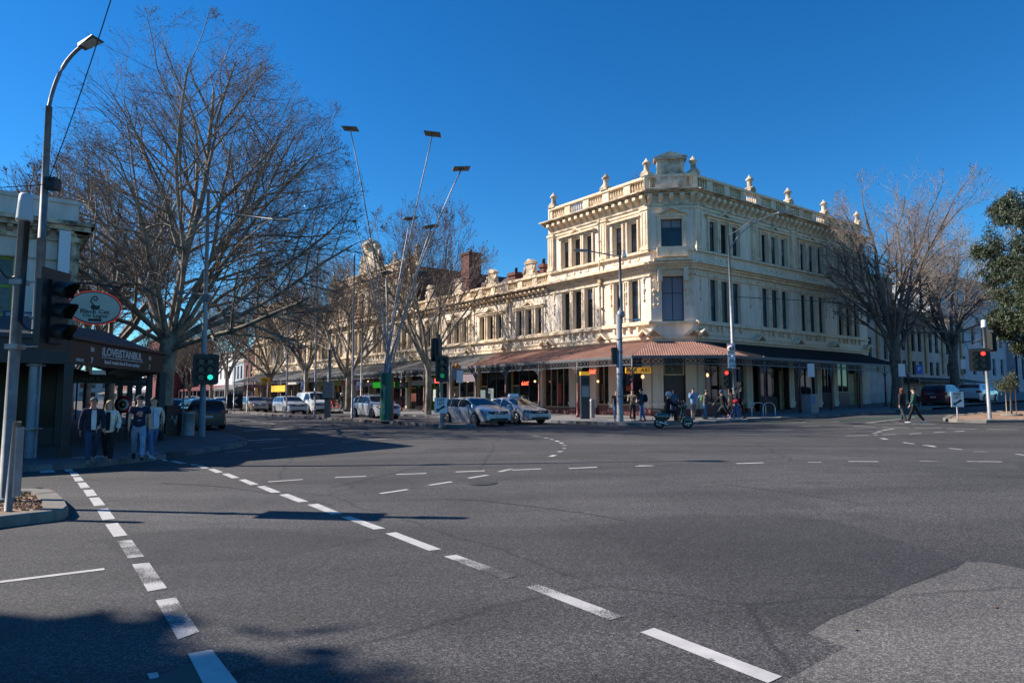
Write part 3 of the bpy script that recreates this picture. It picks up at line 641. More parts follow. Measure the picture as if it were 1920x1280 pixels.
# ---- ground floor: piers, plinths, shop windows, doors
def pier(T,s0,s1,z1=None):
    z1=z1 or ZP-.16; mb=MB(T); mb.box(s0,s1,-.3,.1,.9,z1); mb.box(s0-.05,s1+.05,-.28,.16,z1-.5,z1-.3); mb.box(s0-.04,s1+.04,-.28,.15,1.1,1.3)
    for q in np.arange(s0+.15,s1-.1,.14): mb.box(q,q+.05,.1,.125,1.5,z1-.8)
    part('pier',mb,M_STUC,HB)
    mb=MB(T); mb.box(s0-.07,s1+.07,-.3,.17,GZ,.9); part('plinth',mb,M_BASE,HB)
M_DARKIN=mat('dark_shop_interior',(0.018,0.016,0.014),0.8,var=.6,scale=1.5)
def shopwin(T,a,b_,z0=1.05,z1=None,m=M_PIPE,n=2,glass=M_GLASS,stall=M_BASE):
    z1=z1 or ZP-.45
    if stall: mb=MB(T); mb.box(a,b_,-.25,-.02,GZ,z0-.02); part('stall_riser',mb,stall,HB)
    f=MB(T); w=.07
    for i in range(n+1): s=a+i*(b_-a-w)/n; f.box(s,s+w,-.2,-.08,z0,z1)
    f.box(a,b_,-.21,-.07,z0-.019,z0+.08); f.box(a,b_,-.21,-.07,z1-.08,z1); f.box(a+w,b_-w,-.19,-.09,z1-.9,z1-.84)
    wo=part('shop_window',f,m,HB)
    g=MB(T); g.quad((a,-.14,z0),(b_,-.14,z0),(b_,-.14,z1),(a,-.14,z1)); part('pane',g,glass,wo)
    return wo
def door(T,a,b_,m,z0=None,z1=3.0):
    z0=z0 or .2; d=MB(T); d.box(a,b_,-.5,-.44,z0,z1)
    for q in (0,1):
        x0=a+(b_-a)*(.08+.47*q); x1=x0+(b_-a)*.37
        for u0,u1 in ((.08,.4),(.46,.92)): d.box(x0,x1,-.44,-.42,z0+(z1-z0)*u0,z0+(z1-z0)*u1)
    do=part('door',d,m,HB)
    h=MB(T); h.tube([((a+b_)/2+.08,-.4,z0+.9),((a+b_)/2+.08,-.4,z0+1.2)],.02,6); part('handle',h,M_PIPE,do)
    f=MB(T); f.box(a-.1,a,-.5,-.3,z0,ZP-.5); f.box(b_,b_+.1,-.5,-.3,z0,ZP-.5); f.box(a,b_,-.49,-.32,z1,z1+.1); part('door_frame',f,M_PIPE,HB)
    g=MB(T); g.quad((a,-.45,z1+.1),(b_,-.45,z1+.1),(b_,-.45,ZP-.5),(a,-.45,ZP-.5)); part('pane',g,M_GLASS,HB)
def lintel(T,s0,s1):
    mb=MB(T); mb.box(s0,s1,-.5,.0,ZP-.5,ZP-.16); part('lintel',mb,M_TRIM,HB)
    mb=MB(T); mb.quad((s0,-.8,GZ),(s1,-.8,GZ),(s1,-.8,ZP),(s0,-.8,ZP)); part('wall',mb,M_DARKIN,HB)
lintel(TL,CH,D5[-1]); lintel(TR,CH,DR[-1]); lintel(TC,0,CL)
# corner door between two fluted piers
pier(TC,.02,.68); pier(TC,CL-.68,CL-.02); 
mb=MB(TC); mb.box(.72,CL-.72,-.62,-.55,.2,3.0); dd=part('door',mb,mat('dark_red_timber',(0.05,0.012,0.01),0.35,var=.4,scale=3),HB)
h=MB(TC); h.box(CL/2-.3,CL/2+.3,-.55,-.5,1.5,1.58); h.box(CL/2+.05,CL/2+.09,-.55,-.48,1.1,1.6); part('handle',h,M_PIPE,dd)
mb=MB(TC); mb.box(.72,CL-.72,-.6,-.45,3.0,3.08); mb.box(.72,.8,-.6,-.4,3.08,ZP-.5); mb.box(CL-.8,CL-.72,-.6,-.4,3.08,ZP-.5); part('door_frame',mb,M_TRIM,HB)
g=MB(TC); g.quad((.8,-.56,3.08),(CL-.8,-.56,3.08),(CL-.8,-.56,ZP-.5),(.8,-.56,ZP-.5)); part('stained_glass_pane',g,mat('leaded_glass',(0.16,0.15,0.07),0.3,c2=(0.02,0.03,0.02),scale=6),HB)
# boulevard bays (hotel end)
pier(TL,CH+.05,CH+.75); shopwin(TL,CH+.8,CH+3.0,1.1,n=2)
pier(TL,CH+3.05,CH+3.75); shopwin(TL,CH+3.8,D1[1]+.9,1.1,n=2,m=M_PIPE); 
pier(TL,D1[1]+.95,D1[1]+1.55); door(TL,D1[1]+1.7,D1[1]+2.9,mat('dark_red_timber',(0,0,0)),z1=3.1)
pier(TL,D1[1]+3.05,D1[1]+3.7); shopwin(TL,D1[1]+3.75,D1[1]+6.6,.9,n=4,m=M_PIPE)
pier(TL,D1[1]+6.7,D1[1]+7.2)
s=D1[1]+7.3; rs=random.Random(5)
SHOPC=[(0.03,0.06,0.07),(0.05,0.07,0.07),(0.25,0.24,0.22),(0.10,0.26,0.03),(0.05,0.02,0.02),(0.16,0.05,0.02),(0.3,0.26,0.2),(0.45,0.22,0.02),(0.10,0.02,0.02),(0.2,0.19,0.17)]
k=0
while s<D5[-1]-2:
    c=SHOPC[k%len(SHOPC)]; mm=mat('shopfront_paint_%d'%(k%len(SHOPC)),c,0.5,var=.2,scale=2)
    wdt=min(rs.uniform(3.0,4.6),D5[-1]-.5-s); 
    shopwin(TL,s,s+wdt*.62,.85+rs.uniform(-.4,.1),n=2,m=mm,stall=mm)
    door(TL,s+wdt*.68,s+wdt*.93,mm,z1=2.5)
    mb=MB(TL); mb.box(s+wdt*.96,s+wdt*1.04,-.3,.08,.1,ZP-.2); part('pier',mb,M_STUC if k%3 else mm,HB)
    s+=wdt*1.06; k+=1
# cross street bays
xs=[CH+.1,CH+.75]
pier(TR,CH+.05,CH+.65); shopwin(TR,CH+.7,CH+2.5,1.2,n=1); shopwin(TR,CH+3.3,CH+5.1,1.2,n=1,stall=M_BASE); pier(TR,CH+2.55,CH+3.25); pier(TR,CH+5.15,CH+5.8)
M_CREAMD=mat('cream_door_paint',(0.52,0.42,0.25),.6,var=.2,scale=3)
M_DKWALL=mat('dark_maroon_wall',(.035,.016,.015),.6,var=.3,scale=2)
for a_,b__ in ((DR[1]+2.45,DR[1]+2.6),(DR[2]-1.2,DR[2]+.15)): mb=MB(TR); mb.box(a_,b__,-.28,.05,GZ,ZP-.3); part('infill_panel',mb,M_DKWALL,HB)
shopwin(TR,DR[1]+.2,DR[1]+2.4,1.6,n=2,m=M_DKWALL,stall=M_DKWALL); door(TR,DR[1]+2.7,DR[1]+3.6,M_CREAMD,.55,3.4); pier(TR,DR[1]+3.8,DR[1]+4.4)
shopwin(TR,DR[2]+.2,DR[2]+2.6,1.7,n=2,m=M_DKWALL,stall=M_DKWALL); pier(TR,DR[2]+2.7,DR[2]+3.3); shopwin(TR,DR[2]+3.4,DR[3]-.1,1.9,n=3,m=M_DKWALL,stall=M_DKWALL)
pier(TR,DR[3],DR[3]+.6); shopwin(TR,DR[3]+.7,DR[3]+2.6,2.0,n=2); door(TR,DR[3]+3.0,DR[3]+4.2,M_CREAMD,.9,3.4); pier(TR,DR[3]+4.5,DR[4])
for a,w in ((D5[-1],.3),):
    mb=MB(TL); mb.box(a,a+.3,-12,.02,GZ,ZC1); part('wall',mb,M_BRICK,HB)
mb=MB(TR); mb.box(DR[-1]-.02,DR[-1]+.3,-10,-.01,GZ,ZC1); part('wall',mb,M_STUC,HB)
# ---- verandah: corrugated iron roof, gutter, lace frieze, posts, brackets
VD=3.25; VG=hz(4.35); VW=hz(5.62)
Q1=Vector((0,CH)); Q2=Vector((CH,0)); ua=Vector((-q2,-q2)); 
d45=VD; P1=Vector((-VD,CH+0.0-(d45*1.41421-VD))); P2=Vector((CH-(d45*1.41421-VD),-VD))
def corr(g0,g1,wn,tf,name,m,pitch=.14,zg=VG,zw=VW,amp=.016,depth=VD):
    g0=Vector(g0);g1=Vector(g1);L=(g1-g0).length;u=(g1-g0)/L;n=int(L/pitch*2);vs=[];fs=[]
    for i in range(n+1):
        s=i*L/n; p=g0+u*s; t=tf(s); q=p+Vector(wn)*depth*t; a=amp if i%2 else -amp
        vs.append((p.x,p.y,zg+a)); vs.append((q.x,q.y,zg+(zw-zg)*t+a))
    for i in range(n): fs.append((2*i,2*i+2,2*i+3,2*i+1))
    mb=MB(); mb.add(vs,fs); return part(name,mb,m,HB)
off=(CH-P1.y)
f1=lambda s:min(1.0,max(0.001,s/off)) if off>0 else 1
sec=[(P1.y,D2[1]+2.0,M_RUST),(D2[1]+2.0,D5[-1],M_GREYR)]
for i,(a,b_,m) in enumerate(sec): corr((-VD,a),(-VD,b_),(1,0),(lambda s:min(1,s/max(off,.01))) if i==0 else (lambda s:1),'verandah_roof',m)
Lc=(P2-P1).length
corr(P1,P2,(q2,q2),lambda s:max(.001,min(1,s/((Lc-CL)/2),(Lc-s)/((Lc-CL)/2))),'verandah_roof',M_RUST)
corr(P2,(P2.x+2.2,-VD),(0,1),lambda s:min(1,s/max(off,.01)) if False else max(.001,min(1,s/(CH-P2.x))),'verandah_roof',M_RUST)
xr=P2.x+2.2
corr((xr,-VD),(DR[-1]-1.0,-VD),(0,1),lambda s:max(.001,min(1,(s+2.2)/(CH-P2.x))),'verandah_roof',M_DKROOF)
def run(p0,p1,posts,lace=True,postmat=None):
    p0=Vector(p0);p1=Vector(p1);L=(p1-p0).length;u=(p1-p0)/L;nn=Vector((u.y,-u.x))
    T=lambda s,d,z:(p0.x+u.x*s+nn.x*d,p0.y+u.y*s+nn.y*d,z)
    g=MB(T); g.box(0,L,-.06,.06,VG-.1,VG+.03); g.box(0,L,-.035,.035,VG-.52,VG-.46); g.box(0,L,-.03,.03,VG-.16,VG-.12); part('gutter',g,M_IRONG,HB)
    if lace:
        f=MB(T); n=int(L/.3)
        for i in range(n):
            x=i*L/n; w=L/n
            for (x0,z0,x1,z1) in ((x,VG-.46,x+w,VG-.16),(x,VG-.16,x+w,VG-.46)):
                dx,dz=x1-x0,z1-z0; l=math.hypot(dx,dz); ox,oz=-dz/l*.018,dx/l*.018
                f.add([(x0-ox,0,z0-oz),(x1-ox,0,z1-oz),(x1+ox,0,z1+oz),(x0+ox,0,z0+oz)],[(0,1,2,3)])
            f.lathe((x+w/2,0,VG-.31),[(.07,-.01),(.07,.01)],6,'y')
        part('lace_frieze',f,M_IROND,HB,kind='stuff')
    zb=lambda x,y: zf(*(W(A0+y,B0+x)[:2]))+.12
    for s in posts:
        x,y,_=T(s,0,0); z0=zb(x,y); m=MB()
        m.lathe((x,y,z0),[(.13,0),(.13,.15),(.09,.2),(.075,.9),(.095,.95),(.06,1.0),(.055,2.2)],8)
        po=part('verandah_post',m,M_IRONR,HB)
        m=MB(); m.lathe((x,y,z0+2.2),[(.055,0),(.05,VG-z0-2.2-.75),(.085,VG-z0-2.2-.7),(.05,VG-z0-2.2-.62),(.05,VG-z0-2.2+.1)],8)
        for q in (-1,1):
            pts=[(s+q*(.05+.75*math.sin(t)),0,VG-.52-.75*(1-math.sin(t))*1.0-.75*(math.cos(t)-1)*0) for t in np.linspace(0,math.pi/2,6)]
            pts=[T(s+q*(.03+.72*(1-math.cos(t))),0,VG-.5-.75*(1-math.sin(t))) for t in np.linspace(0,math.pi/2,7)]
            m.tube(pts,.022,5); m.tube([T(s+q*.05,0,VG-.62),T(s+q*.42,0,VG-.56)],.02,4); m.tube([T(s+q*.04,0,VG-.95),T(s+q*.2,0,VG-.62)],.015,4)
        part('post_capital',m,M_IRONG,po)
Lr=D5[-1]-P1.y
posts=[onB(x,B0-VD)-A0-P1.y for x in (1083,1011,948,892,843)]; sp=posts[-1]-posts[-2]
while posts[-1]+4.2<Lr: posts.append(posts[-1]+4.2)
run((-VD,P1.y),(-VD,D5[-1]),posts); run(P1,P2,[0,Lc]); run(P2,(DR[-1]-1.0,-VD),[3.6+3.9*i for i in range(6)],lace=True)
# ------------------------------------------------------------ bare plane trees
def grow(seed,trunk,limbs,ell,counts,ratio,r0,mats,ang=(25,55),trop=0.03,twig_r=0.007,seeds=0.3,wob=0.10,minl=0.25,leaf=None):
    """trunk: list of (x,y,z,r); limbs: list of (z-index point, azimuth deg, elevation deg, length); ell=(cx,cy,cz,rx,ry,rz)"""
    rng=np.random.default_rng(seed); E=np.array(ell,float)
    def inside(p): return (((p-E[:3])/E[3:])**2).sum(1)
    def frames(d):
        ref=np.where(np.abs(d[:,2:3])>0.9,np.array([[1.,0,0]]),np.array([[0,0,1.]]))
        u=np.cross(d,ref); u/=np.linalg.norm(u,axis=1,keepdims=True)+1e-9; w=np.cross(u,d); return u,w
    def tubes(P,Rr,n):          # P (N,K,3) R (N,K)
        N,K,_=P.shape; D=np.empty_like(P); D[:,1:-1]=P[:,2:]-P[:,:-2]; D[:,0]=P[:,1]-P[:,0]; D[:,-1]=P[:,-1]-P[:,-2]
        D/=np.linalg.norm(D,axis=2,keepdims=True)+1e-9
        u,w=frames(D.reshape(-1,3)); u=u.reshape(N,K,3); w=w.reshape(N,K,3)
        a=np.arange(n)*2*np.pi/n
        V=P[:,:,None,:]+Rr[:,:,None,None]*(u[:,:,None,:]*np.cos(a)[None,None,:,None]+w[:,:,None,:]*np.sin(a)[None,None,:,None])
        idx=np.arange(N*K*n).reshape(N,K,n); nx=np.roll(idx,-1,axis=2)
        Fc=np.stack([idx[:,:-1],nx[:,:-1],nx[:,1:],idx[:,1:]],-1).reshape(-1,4)
        return V.reshape(-1,3),Fc
    T=np.array([t[:3] for t in trunk],float); TR_=np.array([t[3] for t in trunk])
    big=[];sml=[]
    big.append(tubes(T[None],TR_[None],12))
    S=[];D=[];L=[];Rd=[]
    for (pt,az,el,ln,rr_) in limbs:
        S.append(pt); D.append((math.cos(R(el))*math.cos(R(az)),math.cos(R(el))*math.sin(R(az)),math.sin(R(el)))); L.append(ln); Rd.append(rr_)
    S=np.array(S,float);D=np.array(D);L=np.array(L);Rd=np.array(Rd); leafpts=[]
    nl=len(counts)
    for lv in range(nl+1):
        K=[9,7,5,4,3,3][min(lv,5)]; sides=[8,6,4,3,3,3][min(lv,5)]
        N=len(S); P_=np.empty((N,K+1,3)); P_[:,0]=S; d=D.copy(); dd=np.empty((N,K+1,3)); dd[:,0]=d
        step=(L/K)[:,None]
        for k in range(K):
            q=P_[:,k]; rad=q-E[:3]; rad/=np.linalg.norm(rad,axis=1,keepdims=True)+1e-6
            d=d+rng.normal(0,wob,(N,3))+np.array([0,0,trop*(1 if lv else 1.6)])+rad*0.04
            d/=np.linalg.norm(d,axis=1,keepdims=True)
            out=inside(q+d*step)>1.0
            st=np.where(out[:,None],step*0.35,step)
            P_[:,k+1]=q+d*st; dd[:,k+1]=d
        t=np.linspace(0,1,K+1)[None]; Rr=np.maximum(Rd[:,None]*(1-t*(0.62 if lv<nl else .5)),twig_r*.6)
        (big if lv<2 else sml).append(tubes(P_,Rr,sides))
        if lv==nl: leafpts=(P_,dd); break
        m=counts[lv]; lo=[.22,.25,.2,.15,.1][min(lv,4)]
        tt=(np.arange(m)[None]+rng.random((N,m)))/m*(1-lo)+lo; tt[:,-1]=1.0
        f=tt*K; i=np.minimum(f.astype(int),K-1); fr=(f-i)[...,None]; ar=np.arange(N)[:,None]
        pos=P_[ar,i]*(1-fr)+P_[ar,i+1]*fr; base=dd[ar,i+1]
        u,w=frames(base.reshape(-1,3)); ph=rng.random(N*m)*2*np.pi; an=np.radians(rng.uniform(ang[0],ang[1],N*m)); an[m-1::m]*=.3
        nd=base.reshape(-1,3)*np.cos(an)[:,None]+(u*np.cos(ph)[:,None]+w*np.sin(ph)[:,None])*np.sin(an)[:,None]
        S=pos.reshape(-1,3); D=nd; L=(L[:,None]*ratio*(1.25-.55*tt)*rng.uniform(.75,1.2,(N,m))).reshape(-1); L=np.maximum(L,minl)
        Rd=(Rd[:,None]*(1-tt*.62)*rng.uniform(.46 if lv==0 else .40,.70 if lv==0 else .62,(N,m))).reshape(-1); Rd=np.maximum(Rd,twig_r)
        ok=inside(S)<1.08; S,D,L,Rd=S[ok],D[ok],L[ok],Rd[ok]
    def mk(name,chunks,mat_):
        V=[];Fs=[];o=0
        for v,f in chunks: V.append(v);Fs.append(f+o);o+=len(v)
        V=np.concatenate(V);Fs=np.concatenate(Fs)
        me=bpy.data.meshes.new(name); me.vertices.add(len(V)); me.vertices.foreach_set('co',V.ravel().astype(np.float32))
        c=Fs.shape[1]; me.loops.add(Fs.size); me.loops.foreach_set('vertex_index',Fs.ravel().astype(np.int32))
        me.polygons.add(len(Fs)); me.polygons.foreach_set('loop_start',np.arange(0,Fs.size,c,dtype=np.int32)); me.polygons.foreach_set('loop_total',np.full(len(Fs),c,dtype=np.int32))
        me.materials.append(mat_); me.update(); me.validate(); me.polygons.foreach_set('use_smooth',np.ones(len(Fs),bool)); return me
    out={'trunk':mk('trunk',big,mats[0]),'twigs':mk('twigs',sml,mats[1])}
    P_,dd=leafpts
    if seeds:
        ends=P_[:,-1]; k=rng.random(len(ends))<seeds; e=ends[k]+rng.normal(0,.03,(k.sum(),3)); n=len(e); s=rng.uniform(.012,.030,(n,1,1))
        tet=np.array([[1,1,1],[-1,-1,1],[-1,1,-1],[1,-1,-1]],float)[None]*s
        V=(e[:,None]+tet).reshape(-1,3); b_=np.arange(n)[:,None]*4
        Fs=np.concatenate([b_+np.array(q)[None] for q in ((0,1,2),(0,3,1),(0,2,3),(1,3,2))])
        me=mk('seed_heads',[(V,Fs)],M_SEED); me.polygons.foreach_set('use_smooth',np.zeros(len(Fs),bool)); out['seed_heads']=me
    if leaf:
        cnt,ll,lw,ms,droop=leaf; pts=P_[:,1:].reshape(-1,3); idx=rng.integers(0,len(pts),cnt); c=pts[idx]+rng.normal(0,.10,(cnt,3))
        d=rng.normal(0,1,(cnt,3)); d[:,2]-=droop; d/=np.linalg.norm(d,axis=1,keepdims=True); u,w=frames(d); ph=rng.random(cnt)*6.28; u2=u*np.cos(ph)[:,None]+w*np.sin(ph)[:,None]
        s=rng.uniform(.6,1.3,(cnt,1)); a=c; b_=c+d*ll*s*.5+u2*lw*s*.5; e=c+d*ll*s; g=c+d*ll*s*.5-u2*lw*s*.5
        V=np.stack([a,b_,e,g],1).reshape(-1,3); Fs=np.arange(cnt*4).reshape(-1,4)
        me=mk('leaves',[(V,Fs)],ms[0]); [me.materials.append(x) for x in ms[1:]]; me.polygons.foreach_set('material_index',rng.integers(0,len(ms),cnt).astype(np.int32)); me.polygons.foreach_set('use_smooth',np.zeros(cnt,bool)); out['leaves']=me
    return out
def plant(T,label,loc,rot=0,sc=1.0,group=None,name='plane_tree',cat='tree'):
    t=thing(name,label,cat,loc,rot,group); t.scale=(sc,sc,sc) if not isinstance(sc,tuple) else sc
    for k,me in T.items(): 
        o=link(k,me,t); 
        if k!='trunk': o['kind']='stuff'
    return t
def fork(seed,h,n,el,ln,rr_,sp=.25,az0=0):
    r=random.Random(seed); L=[]
    for i in range(n):
        z=h-sp*r.random()*3; L.append(((r.uniform(-.08,.08),r.uniform(-.08,.08),z),az0+i*360/n+r.uniform(-18,18),r.uniform(*el),ln*r.uniform(.85,1.1),rr_*r.uniform(.75,1.1)))
    return L
# the great plane tree on the near footpath
TP=Vector(((308-960)/1274*33.5,33.5,0)); TP.z=zf(TP.x,TP.y)+.1
def rel(px,py,dy=0): q=P(px,py,TP.y+dy)-TP; return q
trunk=[(0,0,-.2,.62),(0.02,0,.5,.52),(.0,0,1.5,.47),(.02,0,2.8,.45),(.10,0,4.2,.46),(.18,0,5.0,.48),(.2,0,5.5,.3)]
z0=5.0
lm=[((.2,0,z0),95,74,16,.2),((.1,-.1,z0),150,62,15,.19),((.2,.1,z0),40,68,14.5,.18),((0,0,z0-.1),188,50,11.0,.16),((.3,0,z0-.3),10,34,12.5,.15),((.3,.2,z0-.2),35,44,12,.14),((0,.0,z0-.2),165,40,11.5,.14),((.2,-.2,z0),-80,60,9.5,.18),((.2,.2,z0),80,48,9.5,.18),((.3,-.1,z0-.5),-14,16,11.0,.17),((0,-.1,z0),-140,58,10.0,.15),((.3,.1,z0),-30,56,11.5,.15),((.0,.2,z0),135,42,9.5,.16),((.2,0,z0),60,84,17,.25),((.3,0,z0),18,60,15,.16),((.3,.1,z0),2,50,13.5,.14),((.0,0,z0),172,68,15,.16),((.3,-.1,z0),-15,70,15,.15)]
c=rel(392,330)
BT=grow(7,trunk,lm,(c.x/.885-.3,0.0,12.8,8.7,8.2,10.3),[11,8,6,4],.50,.3,(M_BARK,M_TWIG),ang=(28,64),trop=.010,twig_r=.0075,seeds=.3,wob=.085,minl=.4)
plant(BT,'huge bare plane tree with a thick forked trunk behind the dark restaurant verandah',tuple(TP),0,.885,None)
# street trees: three forms, copied
sm_trunk=lambda h,r:[(0,0,-.2,r*1.35),(.02,0,.4,r*1.05),(.05,.02,h*.5,r*.92),(.02,0,h,r*.9),(.0,.0,h+.3,r*.5)]
TA=grow(21,sm_trunk(3.2,.2),fork(3,3.3,8,(46,78),8.2,.11),(0,0,8.6,4.3,4.3,6.0),[8,7,6,4],.50,.12,(M_BARK,M_TWIG),ang=(22,48),trop=.05,twig_r=.0085,seeds=.2,minl=.3)
TB=grow(33,sm_trunk(3.0,.2),fork(9,3.1,8,(40,74),8.2,.12,az0=25),(0,0,8.2,4.7,4.7,5.7),[8,7,6,4],.50,.12,(M_BARK,M_TWIG),ang=(24,52),trop=.045,twig_r=.0085,seeds=.2,minl=.3)
GF='bare plane trees along the shop side of the boulevard'
def wz(a,b,o=.1): p=W(a,b); p.z=zf(p.x,p.y)+o; return tuple(p)
def atpx(px,b): return onB(px,b)
for i,(px,t,rot,sc,lab) in enumerate([(802,TA,0.3,1.24,'slim bare plane tree just behind the median traffic light and the silver hatchback'),(652,TB,1.1,1.28,'bare plane tree on the far footpath between the control box and the silver off-roader'),
     (572,TA,2.0,1.34,'bare plane tree rising behind the white van'),(505,TB,2.9,1.34,'bare plane tree behind the orange hotel awning sign'),(425,TA,4.1,1.45,'farthest large bare plane tree, left of the row of tall steel masts'),(395,TB,5.0,1.3,'bare plane tree in front of the distant dark red building')]):
    plant(t,lab,wz(atpx(px,26.2),26.2),rot,sc,GF)
GN='bare plane trees beyond the restaurant on the near footpath'
for i,(a,b,t,rot,sc,lab) in enumerate([(50,5.5,TB,.4,1.45,'bare plane tree behind the hanging oval sign'),(63,5.5,TA,2.2,1.4,'bare plane tree, second beyond the hanging oval sign'),(78,5.5,TB,3.5,1.4,'bare plane tree glimpsed left of the great trunk, third beyond the oval sign'),(96,5.6,TA,.9,1.4,'small looking far bare plane tree at the left of the boulevard')]):
    plant(t,lab,wz(a,b),rot,sc,GN)
for i,(a,rot,lab) in enumerate([(88,1.,'bare median tree behind the tallest steel masts'),(104,2.4,'bare tree on the median, second beyond the masts'),(125,3.3,'bare tree far down the median, third beyond the masts'),(150,5.,'farthest bare tree on the median')]):
    plant(TA if i%2 else TB,lab,wz(a,BM+.9),rot,.85,'bare trees down the median')
# two trees of the cross street
TCX=grow(51,[(0,0,-.2,.5),(.0,0,.8,.38),(.1,0,2.0,.36),(-.05,0,3.6,.36),(.1,0,4.6,.3),(.1,0,5.4,.15)],
    [((0,0,4.4),30,66,10,.17),((0,0,4.2),150,60,8.0,.16),((0,0,4.6),95,80,10.5,.18),((.0,0,3.2),180,72,8.5,.15),((0,0,3.9),-10,42,8.2,.15),((0,0,4.5),-80,55,7,.13),((0,0,4.3),80,50,7,.13),((0,0,4.8),-150,55,7,.13),((0,0,4.0),10,28,7.5,.11),((0,0,4.3),178,36,5.0,.10),((.1,0,4.5),0,62,9.5,.13),((0,0,4.5),60,66,9.5,.13),((0,0,4.5),-30,70,9.5,.13)],(2.3,0,10.8,6.6,6.0,8.2),[8,6,5,3],.50,.2,(M_BARKM,M_TWIGP),ang=(24,54),trop=.05,twig_r=.009,seeds=.3,minl=.35)
p=P(1683,760,47); plant(TCX,'large bare plane tree with a dark leaning trunk at the end of the hotel verandah',(p.x,p.y,zf(p.x,p.y)+.1),0.15,1.0,'bare plane trees of the cross street',)
p=P(1792,760,58); plant(TCX,'bare plane tree with a low dark fork behind the parked white car',(p.x,p.y,zf(p.x,p.y)+.1),0.5,.98,'bare plane trees of the cross street')
# evergreen at the right edge and the sapling on the island
LG=[mat('gum_leaf_a',(0.04,0.068,0.026),0.5),mat('gum_leaf_b',(0.06,0.085,0.038),0.5),mat('gum_leaf_c',(0.03,0.05,0.022),0.5),mat('gum_leaf_d',(0.07,0.058,0.034),0.6)]
EG=grow(61,[(0,0,-.2,.3),(0,0,1.5,.24),(.1,0,3,.22),(0,0,5,.15)],fork(4,4.6,7,(5,75),4.6,.1,sp=.5)+fork(8,3.6,4,(-5,35),3.4,.07),(0,0,6.3,3.5,3.5,4.2),[8,7,6],.5,.1,(M_BARKD,M_BARKD),ang=(25,60),trop=.0,twig_r=.01,seeds=0,wob=.14,leaf=(130000,.15,.036,LG,.9))
p=P(2042,760,33); plant(EG,'evergreen gum tree with drooping grey green leaves at the right edge',(p.x,p.y,zf(p.x,p.y)+.1),0.6,1.2,None,'gum_tree')
p=P(2110,760,30); plant(EG,'second evergreen gum tree outside the right edge',(p.x,p.y,zf(p.x,p.y)+.1),2.6,.95,None,'gum_tree')
SP=grow(71,[(0,0,-.1,.05),(0,0,.6,.04),(.02,0,1.3,.035),(0,0,1.6,.02)],fork(5,1.45,6,(15,75),.75,.02,sp=.1),(0,0,1.95,.75,.75,.62),[6,5],.5,.02,(M_BARK,M_TWIG),ang=(25,60),trop=.0,twig_r=.004,seeds=0,wob=.14,minl=.12,leaf=(2600,.10,.032,LG,.5))
sp_=G(1897,779,.12); SAP=plant(SP,'staked young street tree with a small leafy crown on the right island',tuple(sp_),0,1.0,None,'young_tree')
mb=MB(); mb.tube([(-.25,0,0),(-.25,0,1.3)],.02,6); mb.tube([(.25,0,0),(.25,0,1.3)],.02,6); part('stake',mb,M_PIPE,SAP)
mb=MB(); mb.lathe((0,0,-.02),[(.5,0),(.45,.12),(.3,.12),(.25,.08)],12); part('planter_ring',mb,M_CONC,SAP)
# leafy street tree beside the photographer, outside the frame: its shade falls on the road
EG2=grow(81,[(0,0,-.2,.3),(0,0,1.5,.24),(.1,0,3,.22),(0,0,5,.15)],fork(14,4.4,8,(0,75),3.4,.1,sp=.5),(0,0,5.8,2.7,2.7,2.3),[7,6,5],.5,.1,(M_BARKD,M_BARKD),ang=(25,60),trop=.0,twig_r=.01,seeds=0,wob=.14,leaf=(26000,.22,.11,LG,.6))
plant(EG2,'leafy evergreen beside the camera whose shade falls on the road',(-23.6,3.7,zf(-23.6,3.7)),0,2.0,None,'gum_tree')
# ------------------------------------------------------------ restaurant building on the near left corner
LA,LB=28.3,1.9
LZ=zf(*W(LA,LB)[:2])+.13
LBD=thing('corner_restaurant_building','cream two storey corner building with bracketed cornice above a black restaurant verandah','building',tuple(W(LA,LB,0)),ROT)
HL=8.55
M_DKG=mat('tinted_dark_glass',(0.006,0.007,0.008),.3,spec=.25)
M_LST=mat('grey_cream_render',(0.76,0.66,0.58),0.85,c2=(0.52,0.42,0.34),scale=1.2,stretch=(1.2,1.2,.4),bump=.2,contrast=(.3,.6))
M_LTR=mat('stained_cornice',(0.72,0.56,0.38),0.9,c2=(0.10,0.07,0.05),scale=2.2,bump=.3,contrast=(.35,.6))
M_LIME=mat('lime_frame',(0.22,0.30,0.03),.5)
TK=lambda s,d,z:(-s,-d,z)      # face to the cross street, s runs to the left from the corner
TJ=lambda s,d,z:(d,s,z)        # face to the boulevard
mb=MB(TK); wins=[(1.75,3.3,4.35,6.35),(5.2,6.7,4.35,6.35),(8.4,9.9,4.35,6.35)]; wall(mb,0,16,3.4,HL-1.1,wins,.2); part('wall',mb,M_LST,LBD)
for h in wins:
    a,b_,c,d=h; f=MB(TK); f.box(a,b_,-.19,-.12,c,c+.09); f.box(a,b_,-.19,-.12,d-.09,d); f.box(a,b_,-.189,-.13,(c+d)/2-.05,(c+d)/2+.05); f.box(a,a+.05,-.188,-.125,c,d); f.box(b_-.05,b_,-.188,-.125,c,d)
    w=part('window',f,M_LIME,LBD); g=MB(TK); g.quad((a,-.16,c),(b_,-.16,c),(b_,-.16,d),(a,-.16,d)); part('pane',g,mat('dusty_glass',(0.10,0.115,0.125),.25,c2=(0.03,0.04,0.05),scale=2.5),w)
mb=MB(TJ); wall(mb,0,22,3.4,HL-1.1,[(2,3,4.2,6.4),(5,6,4.2,6.4),(8,9,4.2,6.4)],.2); part('wall',mb,M_LST,LBD)
